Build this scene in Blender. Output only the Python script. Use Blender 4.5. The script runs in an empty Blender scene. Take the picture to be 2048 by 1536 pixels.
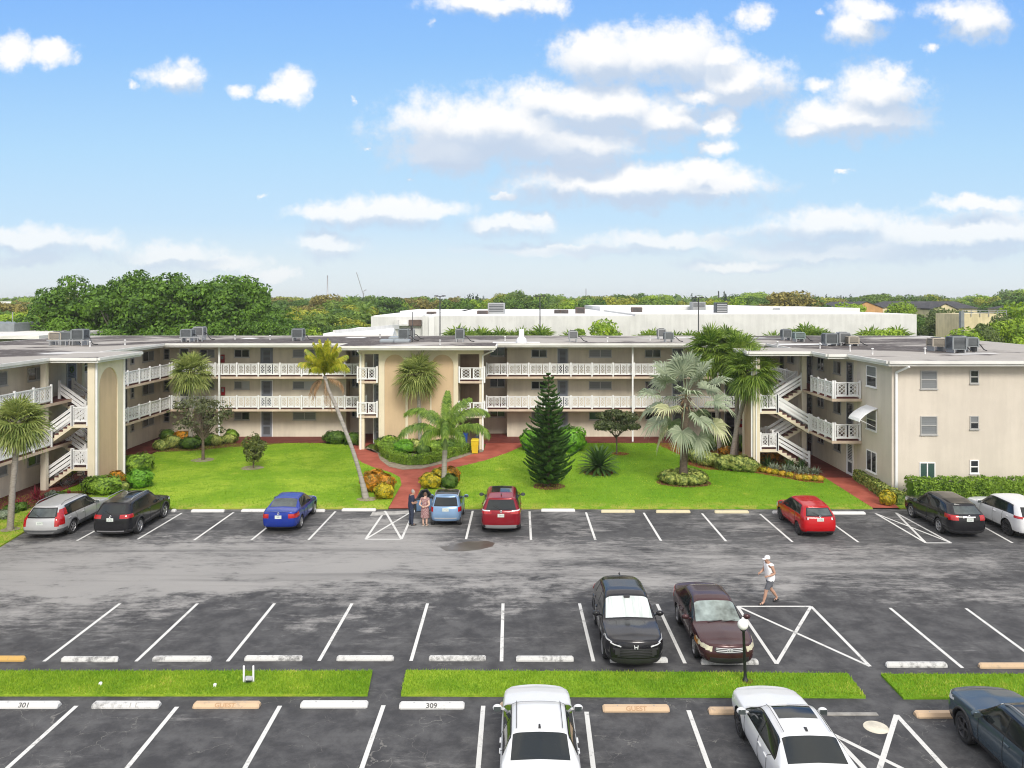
import bpy, bmesh, math, random
import numpy as np
from mathutils import Vector, Matrix

rnd = random.Random(7)
RAD = math.radians
SC = bpy.context.scene
COL = SC.collection
PI = math.pi

# ---------------------------------------------------------------- survey helpers
CAM_H, FOCAL, PX0, PY0 = 11.1, 1620.0, 1035.0, 598.0


def ground(px, py, z=0.0):
    """pixel of the reference photo -> point (X, Y) on the level z"""
    y = (CAM_H - z) * FOCAL / (py - PY0)
    return ((px - PX0) * y / FOCAL, y)


def across(px, y):
    return (px - PX0) * y / FOCAL


def height(py, y):
    return CAM_H - (py - PY0) * y / FOCAL


# ---------------------------------------------------------------- materials
MATS = {}


def mat(name, color, rough=0.6, var=0.0, scale=3.0, metal=0.0, spec=0.5, bump=0.0, bscale=60.0,
        color2=None, coat=0.0, detail=4.0, stretch=None, emit=0.0, space='world', trans=0.0):
    if name in MATS:
        return MATS[name]
    m = bpy.data.materials.new(name)
    m.use_nodes = True
    nt = m.node_tree
    b = nt.nodes['Principled BSDF']
    b.inputs['Roughness'].default_value = rough
    b.inputs['Metallic'].default_value = metal
    b.inputs['Specular IOR Level'].default_value = spec
    b.inputs['Coat Weight'].default_value = coat
    b.inputs['Coat Roughness'].default_value = 0.06
    c1 = tuple(color) + (1.0,)
    b.inputs['Base Color'].default_value = c1
    vec = None
    if var > 0 or color2 is not None or bump > 0:
        if space == 'world':
            g = nt.nodes.new('ShaderNodeNewGeometry')
            vec = g.outputs['Position']
        else:
            g = nt.nodes.new('ShaderNodeTexCoord')
            vec = g.outputs['Object']
        if stretch:
            mp = nt.nodes.new('ShaderNodeMapping')
            mp.inputs['Scale'].default_value = stretch
            nt.links.new(vec, mp.inputs['Vector'])
            vec = mp.outputs['Vector']
    if var > 0 or color2 is not None:
        n = nt.nodes.new('ShaderNodeTexNoise')
        n.inputs['Scale'].default_value = scale
        n.inputs['Detail'].default_value = detail
        n.inputs['Roughness'].default_value = 0.6
        nt.links.new(vec, n.inputs['Vector'])
        r = nt.nodes.new('ShaderNodeValToRGB')
        r.color_ramp.elements[0].position = 0.34
        r.color_ramp.elements[1].position = 0.66
        if color2 is None:
            r.color_ramp.elements[0].color = tuple(max(0, c * (1 - var)) for c in color) + (1,)
            r.color_ramp.elements[1].color = tuple(min(1, c * (1 + var)) for c in color) + (1,)
        else:
            r.color_ramp.elements[0].color = c1
            r.color_ramp.elements[1].color = tuple(color2) + (1,)
        nt.links.new(n.outputs['Fac'], r.inputs['Fac'])
        nt.links.new(r.outputs['Color'], b.inputs['Base Color'])
    if bump > 0:
        n2 = nt.nodes.new('ShaderNodeTexNoise')
        n2.inputs['Scale'].default_value = bscale
        n2.inputs['Detail'].default_value = 3
        nt.links.new(vec, n2.inputs['Vector'])
        bm_ = nt.nodes.new('ShaderNodeBump')
        bm_.inputs['Strength'].default_value = bump
        bm_.inputs['Distance'].default_value = 0.03
        nt.links.new(n2.outputs['Fac'], bm_.inputs['Height'])
        nt.links.new(bm_.outputs['Normal'], b.inputs['Normal'])
    if emit > 0:
        b.inputs['Emission Color'].default_value = c1
        b.inputs['Emission Strength'].default_value = emit
    MATS[name] = m
    return m


def leaf_mat(name, dark, light, rough=0.5, scale=1.6, trans=0.25, third=None):
    """foliage: colour differs from clump to clump, and light shines through the blades"""
    if name in MATS:
        return MATS[name]
    m = bpy.data.materials.new(name)
    m.use_nodes = True
    nt = m.node_tree
    b = nt.nodes['Principled BSDF']
    out = nt.nodes['Material Output']
    b.inputs['Roughness'].default_value = rough
    b.inputs['Specular IOR Level'].default_value = 0.3
    g = nt.nodes.new('ShaderNodeNewGeometry')
    n = nt.nodes.new('ShaderNodeTexNoise')
    n.inputs['Scale'].default_value = scale
    n.inputs['Detail'].default_value = 5
    n.inputs['Roughness'].default_value = 0.7
    nt.links.new(g.outputs['Position'], n.inputs['Vector'])
    add = nt.nodes.new('ShaderNodeMath')
    add.operation = 'MULTIPLY_ADD'
    add.inputs[1].default_value = 0.30
    nt.links.new(g.outputs['Random Per Island'], add.inputs[0])
    nt.links.new(n.outputs['Fac'], add.inputs[2])
    r = nt.nodes.new('ShaderNodeValToRGB')
    e = r.color_ramp.elements
    e[0].position, e[1].position = 0.45, 0.85
    e[0].color, e[1].color = tuple(dark) + (1,), tuple(light) + (1,)
    if third:
        x = r.color_ramp.elements.new(0.92)
        x.color = tuple(third) + (1,)
    nt.links.new(add.outputs[0], r.inputs['Fac'])
    nt.links.new(r.outputs['Color'], b.inputs['Base Color'])
    t = nt.nodes.new('ShaderNodeBsdfTranslucent')
    nt.links.new(r.outputs['Color'], t.inputs['Color'])
    mx = nt.nodes.new('ShaderNodeMixShader')
    mx.inputs[0].default_value = trans
    nt.links.new(b.outputs[0], mx.inputs[1])
    nt.links.new(t.outputs[0], mx.inputs[2])
    nt.links.new(mx.outputs[0], out.inputs['Surface'])
    MATS[name] = m
    return m


# ---------------------------------------------------------------- mesh builder
class MB:
    def __init__(self, T=None):
        self.v, self.f, self.m, self.s = [], [], [], []
        self.T = T

    def add(self, verts, faces, mi=0, smooth=False):
        o = len(self.v)
        if self.T is not None:
            verts = [tuple(self.T @ Vector(p)) for p in verts]
        self.v.extend(tuple(p) for p in verts)
        for f in faces:
            self.f.append(tuple(i + o for i in f))
            self.m.append(mi)
            self.s.append(smooth)

    def box(self, x0, x1, y0, y1, z0, z1, mi=0):
        v = [(x0, y0, z0), (x1, y0, z0), (x1, y1, z0), (x0, y1, z0), (x0, y0, z1), (x1, y0, z1), (x1, y1, z1), (x0, y1, z1)]
        f = [(3, 2, 1, 0), (4, 5, 6, 7), (0, 1, 5, 4), (1, 2, 6, 5), (2, 3, 7, 6), (3, 0, 4, 7)]
        self.add(v, f, mi)

    def bevel_box(self, x0, x1, y0, y1, z0, z1, b=0.02, mi=0):
        """box with chamfered top and upright edges"""
        def ring(i, z):
            return [(x0 + i + b, y0 + i, z), (x1 - i - b, y0 + i, z), (x1 - i, y0 + i + b, z), (x1 - i, y1 - i - b, z),
                    (x1 - i - b, y1 - i, z), (x0 + i + b, y1 - i, z), (x0 + i, y1 - i - b, z), (x0 + i, y0 + i + b, z)]
        v = ring(0, z0) + ring(0, z1 - b) + ring(b, z1)
        f = [tuple(reversed(range(8))), tuple(range(16, 24))]
        for k in (0, 8):
            for i in range(8):
                j = (i + 1) % 8
                f.append((k + i, k + j, k + 8 + j, k + 8 + i))
        self.add(v, f, mi)

    def bar(self, a, b, w, h, mi=0, up=(0, 0, 1)):
        """rectangular bar from a to b; w across, h along 'up'"""
        a, b, up = Vector(a), Vector(b), Vector(up)
        d = (b - a).normalized()
        if abs(d.dot(up)) > 0.98:
            up = Vector((0, 1, 0))
        s = d.cross(up).normalized()
        u = s.cross(d).normalized()
        v = []
        for p in (a, b):
            for i, j in ((-1, -1), (1, -1), (1, 1), (-1, 1)):
                v.append(p + s * (i * w / 2) + u * (j * h / 2))
        self.add(v, [(0, 1, 2, 3), (7, 6, 5, 4), (0, 4, 5, 1), (1, 5, 6, 2), (2, 6, 7, 3), (3, 7, 4, 0)], mi)

    def tube(self, pts, radii, n=8, mi=0, cap=True, smooth=True):
        pts = [Vector(p) for p in pts]
        if not hasattr(radii, '__len__'):
            radii = [radii] * len(pts)
        vs, fs = [], []
        ref = Vector((0, 0, 1))
        prev = None
        for i, p in enumerate(pts):
            d = (pts[min(i + 1, len(pts) - 1)] - pts[max(i - 1, 0)]).normalized()
            if prev is None:
                a = d.cross(ref)
                if a.length < 0.05:
                    a = d.cross(Vector((0, 1, 0)))
            else:
                a = prev - d * prev.dot(d)
            a.normalize()
            prev = a
            c = d.cross(a)
            for k in range(n):
                t = 2 * PI * k / n
                vs.append(p + (a * math.cos(t) + c * math.sin(t)) * radii[i])
        for i in range(len(pts) - 1):
            for k in range(n):
                k2 = (k + 1) % n
                fs.append((i * n + k, i * n + k2, (i + 1) * n + k2, (i + 1) * n + k))
        self.add(vs, fs, mi, smooth)
        if cap:
            self.add(vs[:n], [tuple(reversed(range(n)))], mi)
            self.add(vs[-n:], [tuple(range(n))], mi)

    def lathe(self, prof, n=24, mi=0, axis='z', center=(0, 0, 0), smooth=True, closed=False):
        """profile [(r, h), ...] turned about an axis through center"""
        vs, fs = [], []
        for r, h in prof:
            for k in range(n):
                t = 2 * PI * k / n
                a, b = r * math.cos(t), r * math.sin(t)
                p = {'z': (a, b, h), 'x': (h, a, b), 'y': (a, h, b)}[axis]
                vs.append((p[0] + center[0], p[1] + center[1], p[2] + center[2]))
        m_ = len(prof)
        for i in range(m_ if closed else m_ - 1):
            i2 = (i + 1) % m_
            for k in range(n):
                k2 = (k + 1) % n
                fs.append((i * n + k, i * n + k2, i2 * n + k2, i2 * n + k))
        self.add(vs, fs, mi, smooth)

    def ball(self, c, r, n=10, m_=7, mi=0, sz=(1, 1, 1)):
        prof = []
        vs, fs = [], []
        for i in range(m_ + 1):
            t = PI * i / m_
            for k in range(n):
                a = 2 * PI * k / n
                vs.append((c[0] + r * sz[0] * math.sin(t) * math.cos(a), c[1] + r * sz[1] * math.sin(t) * math.sin(a), c[2] + r * sz[2] * math.cos(t)))
        for i in range(m_):
            for k in range(n):
                k2 = (k + 1) % n
                fs.append((i * n + k, (i + 1) * n + k, (i + 1) * n + k2, i * n + k2))
        self.add(vs, fs, mi, True)

    def prism(self, poly, z0, z1, mi=0, side=None):
        n = len(poly)
        v = [(p[0], p[1], z0) for p in poly] + [(p[0], p[1], z1) for p in poly]
        area = sum(poly[i][0] * poly[(i + 1) % n][1] - poly[(i + 1) % n][0] * poly[i][1] for i in range(n))
        order = list(range(n)) if area > 0 else list(reversed(range(n)))
        self.add(v, [tuple(reversed(order)), tuple(n + i for i in order)], mi)
        self.add(v, [(order[i], order[(i + 1) % n], n + order[(i + 1) % n], n + order[i]) for i in range(n)], mi if side is None else side)

    def build(self, name, mats, parent=None, loc=None, rz=None):
        me = bpy.data.meshes.new(name)
        me.from_pydata([tuple(p) for p in self.v], [], self.f)
        if not isinstance(mats, (list, tuple)):
            mats = [mats]
        for m in mats:
            me.materials.append(m)
        me.polygons.foreach_set('material_index', self.m)
        me.polygons.foreach_set('use_smooth', self.s)
        me.update()
        return link(name, me, parent, loc, rz)


def link(name, me, parent=None, loc=None, rz=None):
    o = bpy.data.objects.new(name, me)
    COL.objects.link(o)
    if parent is not None:
        o.parent = parent
    if loc is not None:
        o.location = loc
    if rz is not None:
        o.rotation_euler = (0, 0, rz)
    return o


def mesh_np(name, verts, faces, mats, midx=None, smooth=False):
    """verts (N,3) array, faces (M,k) array of one face size"""
    verts = np.asarray(verts, dtype=np.float32)
    faces = np.asarray(faces, dtype=np.int32)
    me = bpy.data.meshes.new(name)
    me.vertices.add(len(verts))
    me.vertices.foreach_set('co', verts.ravel())
    k = faces.shape[1]
    me.loops.add(faces.size)
    me.loops.foreach_set('vertex_index', faces.ravel())
    me.polygons.add(len(faces))
    me.polygons.foreach_set('loop_start', np.arange(0, faces.size, k, dtype=np.int32))
    if not isinstance(mats, (list, tuple)):
        mats = [mats]
    for m in mats:
        me.materials.append(m)
    if midx is not None:
        me.polygons.foreach_set('material_index', np.asarray(midx, dtype=np.int32))
    me.polygons.foreach_set('use_smooth', np.full(len(faces), bool(smooth)))
    me.update(calc_edges=True)
    me.validate()
    return me


def empty(name, loc=(0, 0, 0), rz=0.0):
    o = bpy.data.objects.new(name, None)
    COL.objects.link(o)
    o.location = loc
    o.rotation_euler = (0, 0, rz)
    o.empty_display_size = 0.3
    return o


def tag(o, label=None, cat=None, group=None, kind=None):
    if label:
        o['label'] = label
    if cat:
        o['category'] = cat
    if group:
        o['group'] = group
    if kind:
        o['kind'] = kind
    return o


def copy_tree(o, parent=None):
    c = o.copy()
    COL.objects.link(c)
    if parent is not None:
        c.parent = parent
        c.matrix_parent_inverse = o.matrix_parent_inverse
    for ch in list(o.children):
        copy_tree(ch, c)
    return c


def text_mesh(body, size, depth, name, m, parent, loc, rot, bold=0.0):
    cu = bpy.data.curves.new('lettering', 'FONT')
    cu.body = body
    cu.size = size
    cu.extrude = depth
    cu.offset = bold
    cu.align_x, cu.align_y = 'CENTER', 'CENTER'
    t = bpy.data.objects.new('lettering', cu)
    COL.objects.link(t)
    dg = bpy.context.evaluated_depsgraph_get()
    me = bpy.data.meshes.new_from_object(t.evaluated_get(dg))
    bpy.data.objects.remove(t)
    bpy.data.curves.remove(cu)
    me.materials.clear()
    me.materials.append(m)
    o = link(name, me, parent)
    o.location = loc
    o.rotation_euler = rot
    return o


def cells(rects, z0, z1, mb, top=0, side=0, bottom=0):
    """one clean prism over a union of axis-aligned rectangles (no overlapping faces)"""
    xs = sorted({r[0] for r in rects} | {r[1] for r in rects})
    ys = sorted({r[2] for r in rects} | {r[3] for r in rects})
    nx, ny = len(xs) - 1, len(ys) - 1
    full = [[any(r[0] <= (xs[i] + xs[i + 1]) / 2 <= r[1] and r[2] <= (ys[j] + ys[j + 1]) / 2 <= r[3] for r in rects)
             for j in range(ny)] for i in range(nx)]
    edges = []
    for i in range(nx):
        for j in range(ny):
            if not full[i][j]:
                continue
            a, b, c, d = xs[i], xs[i + 1], ys[j], ys[j + 1]
            mb.add([(a, c, z1), (b, c, z1), (b, d, z1), (a, d, z1)], [(0, 1, 2, 3)], top)
            mb.add([(a, c, z0), (b, c, z0), (b, d, z0), (a, d, z0)], [(3, 2, 1, 0)], bottom)
            for di, dj, p, q in ((0, -1, (a, c), (b, c)), (1, 0, (b, c), (b, d)), (0, 1, (b, d), (a, d)), (-1, 0, (a, d), (a, c))):
                ii, jj = i + di, j + dj
                if not (0 <= ii < nx and 0 <= jj < ny and full[ii][jj]):
                    mb.add([(p[0], p[1], z0), (q[0], q[1], z0), (q[0], q[1], z1), (p[0], p[1], z1)], [(0, 1, 2, 3)], side)
                    edges.append((p, q, (di, dj)))
    return edges
# ================================================================ camera, sun, sky
cd = bpy.data.cameras.new('camera')
cam = bpy.data.objects.new('camera', cd)
COL.objects.link(cam)
cam.location = (0, 0, CAM_H)
cam.rotation_euler = (RAD(90), 0, 0)
cd.sensor_width = 36
cd.lens = 36 * FOCAL / 2048
cd.shift_x = (1024 - PX0) / 2048
cd.shift_y = (PY0 - 768) / 2048
cd.clip_end = 6000
SC.camera = cam

SUN_EL, SUN_AZ = RAD(37), RAD(166)       # azimuth clockwise from +Y
sd = bpy.data.lights.new('sun', 'SUN')
sd.energy = 2.3
sd.angle = RAD(18)
sd.color = (1.0, 0.95, 0.86)
sun = bpy.data.objects.new('sun', sd)
COL.objects.link(sun)
sv = Vector((math.cos(SUN_EL) * math.sin(SUN_AZ), math.cos(SUN_EL) * math.cos(SUN_AZ), math.sin(SUN_EL)))
sun.rotation_euler = sv.to_track_quat('Z', 'Y').to_euler()
sun.location = (0, 0, 60)

SC.view_settings.view_transform = 'Standard'
SC.view_settings.look = 'None'
SC.view_settings.exposure = 0.38
SC.cycles.filter_width = 1.1
SC.view_settings.gamma = 1.0

w = bpy.data.worlds.new('World')
SC.world = w
w.use_nodes = True
nt = w.node_tree
N, L = nt.nodes, nt.links
bg = N['Background']
SKY_STRENGTH = 0.1
bg.inputs['Strength'].default_value = SKY_STRENGTH


def node(t, **kw):
    n = N.new(t)
    for k, v in kw.items():
        setattr(n, k, v)
    return n


def mth(op, a, b=None, c=None):
    n = node('ShaderNodeMath', operation=op)
    for i, x in enumerate((a, b, c)):
        if x is None:
            continue
        if isinstance(x, (int, float)):
            n.inputs[i].default_value = x
        else:
            L.new(x, n.inputs[i])
    return n.outputs[0]


def vmth(op, a, b=None, c=None):
    n = node('ShaderNodeVectorMath', operation=op)
    for i, x in enumerate((a, b, c)):
        if x is None:
            continue
        if isinstance(x, tuple):
            n.inputs[i].default_value = x
        else:
            L.new(x, n.inputs[i])
    return n.outputs['Value'] if op in ('LENGTH', 'DOT_PRODUCT') else n.outputs['Vector']


def mixc(f, a, b):
    n = node('ShaderNodeMix', data_type='RGBA')
    if isinstance(f, (int, float)):
        n.inputs['Factor'].default_value = f
    else:
        L.new(f, n.inputs['Factor'])
    for k, x in ((6, a), (7, b)):
        if isinstance(x, tuple):
            n.inputs[k].default_value = x + (1,)
        else:
            L.new(x, n.inputs[k])
    return n.outputs[2]


def smooth(x, a, b):
    n = node('ShaderNodeMapRange', interpolation_type='SMOOTHSTEP')
    n.inputs['From Min'].default_value, n.inputs['From Max'].default_value = a, b
    L.new(x, n.inputs['Value'])
    return n.outputs['Result']


sky = node('ShaderNodeTexSky', sky_type='NISHITA')
sky.sun_disc = False
sky.sun_elevation = SUN_EL
sky.sun_rotation = SUN_AZ
sky.altitude = 0
sky.air_density = 1.2
sky.dust_density = 1.5
sky.ozone_density = 2.0

tc = node('ShaderNodeTexCoord')
sep = node('ShaderNodeSeparateXYZ')
L.new(tc.outputs['Generated'], sep.inputs[0])
dx, dy, dz = sep.outputs
ay = mth('MAXIMUM', mth('ABSOLUTE', dy), 0.02)
cu = mth('DIVIDE', dx, ay)               # tangent of the bearing
cv = mth('DIVIDE', dz, ay)               # tangent of the elevation
comb = node('ShaderNodeCombineXYZ')
L.new(cu, comb.inputs[0])
L.new(cv, comb.inputs[1])
uv = comb.outputs[0]

# cloud banks: bearing, elevation and half sizes, as tangents
CL = [(1000, 262, 225, 62), (1190, 215, 215, 50), (905, 300, 120, 40), (1080, 200, 90, 35), (1330, 240, 90, 40), (1110, 285, 200, 45), (1150, 315, 150, 30),
      (1270, 368, 250, 42), (1430, 372, 130, 34), (1120, 352, 120, 32), (1010, 385, 40, 10), (1400, 340, 95, 24),
      (1200, 115, 95, 55), (1330, 120, 130, 62), (1480, 165, 95, 45), (1440, 120, 70, 38), (1400, 195, 100, 22), (1160, 90, 55, 40),
      (1690, 235, 115, 42), (1750, 190, 100, 50), (1790, 150, 45, 32), (1620, 255, 60, 24), (1635, 165, 40, 18), (1730, 235, 120, 40),
      (1715, 50, 62, 42), (1740, 20, 60, 30), (1955, 40, 75, 48), (1900, 20, 60, 30), (1510, 32, 45, 28), (1858, 92, 26, 16), (1640, 20, 20, 10),
      (985, 8, 150, 26), (1090, 12, 60, 22), (852, 42, 18, 18),
      (760, 425, 195, 34), (870, 418, 110, 24), (640, 425, 80, 22), (1010, 450, 120, 26), (1080, 440, 50, 20), (665, 490, 84, 30), (990, 388, 30, 8),
      (352, 158, 66, 34), (365, 135, 34, 26), (590, 170, 44, 38), (560, 186, 50, 16), (482, 178, 30, 17), (262, 172, 22, 12), (708, 200, 13, 14),
      (112, 108, 48, 30), (25, 105, 52, 32), (820, 358, 18, 11), (737, 297, 14, 8), (526, 391, 18, 8),
      (60, 485, 170, 34), (10, 470, 60, 26), (200, 490, 60, 22), (330, 510, 140, 28), (545, 550, 70, 16), (60, 520, 90, 14), (430, 530, 110, 18),
      (1660, 448, 175, 38), (1640, 462, 210, 26), (1930, 470, 230, 40), (1940, 410, 140, 18), (1330, 482, 200, 24), (1700, 500, 330, 30), (1150, 500, 240, 16),
      (1440, 245, 44, 34), (1440, 296, 55, 18), (1690, 343, 24, 8), (1480, 530, 150, 14), (1950, 510, 160, 12)]

n1 = node('ShaderNodeTexNoise')
n1.inputs['Scale'].default_value = 24.0
n1.inputs['Detail'].default_value = 9
n1.inputs['Roughness'].default_value = 0.62
L.new(uv, n1.inputs['Vector'])
warp = vmth('MULTIPLY', vmth('SUBTRACT', n1.outputs['Color'], (0.5, 0.5, 0.5)), (0.050, 0.036, 0.0))
uvw = vmth('ADD', uv, warp)


def bank_field(vec, least=0):
    best = None
    for px, py, rx, ry in CL:
        if rx < least:
            continue
        ui, vi = (px - PX0) / FOCAL, (PY0 - py) / FOCAL
        ru, rv = rx * 1.12 / FOCAL, ry * 1.2 / FOCAL
        d = vmth('LENGTH', vmth('MULTIPLY_ADD', vec, (1 / ru, 1 / rv, 0.0), (-ui / ru, -vi / rv, 0.0)))
        if rx < 36:
            d = mth('ADD', d, 0.24 if rx > 24 else 0.45)
        elif ry >= 40 and rx > 85:
            d = mth('SUBTRACT', d, 0.22)
        best = d if best is None else mth('MINIMUM', best, d)
    return mth('SUBTRACT', 1.0, best)


n2 = node('ShaderNodeTexNoise')
n2.inputs['Scale'].default_value = 42.0
n2.inputs['Detail'].default_value = 8
n2.inputs['Roughness'].default_value = 0.66
L.new(uv, n2.inputs['Vector'])
n4 = node('ShaderNodeTexNoise')
n4.inputs['Scale'].default_value = 14.0
n4.inputs['Detail'].default_value = 5
L.new(uv, n4.inputs['Vector'])
ridge = mth('ADD', mth('MULTIPLY_ADD', n2.outputs['Fac'], 1.25, -0.62), mth('MULTIPLY_ADD', n4.outputs['Fac'], 1.1, -0.58))
f0 = mth('ADD', bank_field(uvw), ridge)
f1 = mth('ADD', bank_field(vmth('ADD', uvw, (-0.005, 0.022, 0.0)), 60), ridge)      # the same banks a little higher: what stands between here and the light
dens = smooth(f0, -0.10, 0.66)
lit = smooth(mth('SUBTRACT', f0, f1), -0.30, 0.42)
under = None                             # grey undersides of the larger banks
for px, py, rx, ry in ((960, 300, 230, 46), (1130, 330, 150, 30), (1200, 405, 230, 22), (1050, 395, 90, 20), (770, 445, 170, 16), (1010, 468, 100, 12), (660, 506, 70, 12), (1600, 480, 210, 26), (1900, 505, 260, 26),
                       (1250, 505, 200, 16), (120, 512, 180, 22), (350, 530, 120, 14), (1650, 275, 90, 14), (1330, 172, 90, 12)):
    d = vmth('LENGTH', vmth('MULTIPLY_ADD', uvw, (FOCAL / rx, FOCAL / ry, 0.0), (-(px - PX0) / rx, -(PY0 - py) / ry, 0.0)))
    under = d if under is None else mth('MINIMUM', under, d)
lit = mth('MULTIPLY', lit, mth('MULTIPLY_ADD', smooth(under, 0.45, 1.15), 0.75, 0.25))
thick = smooth(f0, 0.15, 0.9)

# clear air: deep blue overhead, paling to the horizon
elev = mth('MAXIMUM', cv, 0.0)
K = 1.0 / SKY_STRENGTH
ramp = node('ShaderNodeValToRGB')
er = ramp.color_ramp.elements
er[0].position, er[0].color = 0.0, (0.83, 0.90, 0.93, 1)
er[1].position, er[1].color = 1.0, (0.10, 0.30, 0.80, 1)
for p, c in ((0.10, (0.75, 0.87, 0.95)), (0.22, (0.57, 0.79, 1.0)), (0.42, (0.46, 0.73, 1.0)), (0.70, (0.30, 0.58, 1.0)), (0.86, (0.245, 0.51, 1.0))):
    x = er.new(p)
    x.color = c + (1,)
L.new(mth('MULTIPLY', elev, 2.3), ramp.inputs['Fac'])
air = vmth('MULTIPLY', ramp.outputs['Color'], (K * 0.77, K * 0.77, K * 0.77))
clear = mixc(0.94, sky.outputs['Color'], air)
cloud_dark = tuple(K * c for c in (0.45, 0.53, 0.65))
cloud_lit = tuple(K * c for c in (0.80, 0.795, 0.79))
cloud = mixc(lit, cloud_dark, cloud_lit)
lowfade = mth('MULTIPLY_ADD', smooth(elev, 0.015, 0.16), 0.45, 0.52)
final = mixc(mth('MULTIPLY', dens, lowfade), clear, cloud)
# unseen cloud deck, added overhead and behind the camera to fill and whiten light
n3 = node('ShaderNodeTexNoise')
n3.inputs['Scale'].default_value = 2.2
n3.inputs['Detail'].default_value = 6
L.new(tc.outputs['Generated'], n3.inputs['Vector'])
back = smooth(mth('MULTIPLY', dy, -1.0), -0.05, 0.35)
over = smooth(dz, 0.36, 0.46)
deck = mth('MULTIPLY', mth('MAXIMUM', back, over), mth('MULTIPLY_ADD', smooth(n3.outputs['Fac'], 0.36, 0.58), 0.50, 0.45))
fill_deck_col = tuple(K * c for c in (1.16, 1.11, 1.05))
final = mixc(deck, final, fill_deck_col)
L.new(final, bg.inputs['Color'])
w.cycles.sampling_method = 'MANUAL'
w.cycles.sample_map_resolution = 512
# ================================================================ ground, asphalt, paint, lawns
def nodes_of(name):
    m = bpy.data.materials.new(name)
    m.use_nodes = True
    MATS[name] = m
    return m, m.node_tree, m.node_tree.nodes['Principled BSDF']


def g_noise(nt, vec, scale, detail=5, rough=0.6, stretch=None, dist=0.0):
    if stretch:
        mp = nt.nodes.new('ShaderNodeMapping')
        mp.inputs['Scale'].default_value = stretch
        nt.links.new(vec, mp.inputs['Vector'])
        vec = mp.outputs['Vector']
    n = nt.nodes.new('ShaderNodeTexNoise')
    n.inputs['Scale'].default_value = scale
    n.inputs['Detail'].default_value = detail
    n.inputs['Roughness'].default_value = rough
    n.inputs['Distortion'].default_value = dist
    nt.links.new(vec, n.inputs['Vector'])
    return n.outputs['Fac']


def g_math(nt, op, a, b=None, c=None, clamp=False):
    n = nt.nodes.new('ShaderNodeMath')
    n.operation = op
    n.use_clamp = clamp
    for i, x in enumerate((a, b, c)):
        if x is None:
            continue
        if isinstance(x, (int, float)):
            n.inputs[i].default_value = x
        else:
            nt.links.new(x, n.inputs[i])
    return n.outputs[0]


def g_step(nt, x, a, b):
    n = nt.nodes.new('ShaderNodeMapRange')
    n.interpolation_type = 'SMOOTHSTEP'
    n.inputs['From Min'].default_value, n.inputs['From Max'].default_value = a, b
    nt.links.new(x, n.inputs['Value'])
    return n.outputs['Result']


def g_mix(nt, f, a, b):
    n = nt.nodes.new('ShaderNodeMix')
    n.data_type = 'RGBA'
    if isinstance(f, (int, float)):
        n.inputs['Factor'].default_value = f
    else:
        nt.links.new(f, n.inputs['Factor'])
    for k, x in ((6, a), (7, b)):
        if isinstance(x, tuple):
            n.inputs[k].default_value = x + (1,)
        else:
            nt.links.new(x, n.inputs[k])
    return n.outputs[2]


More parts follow.
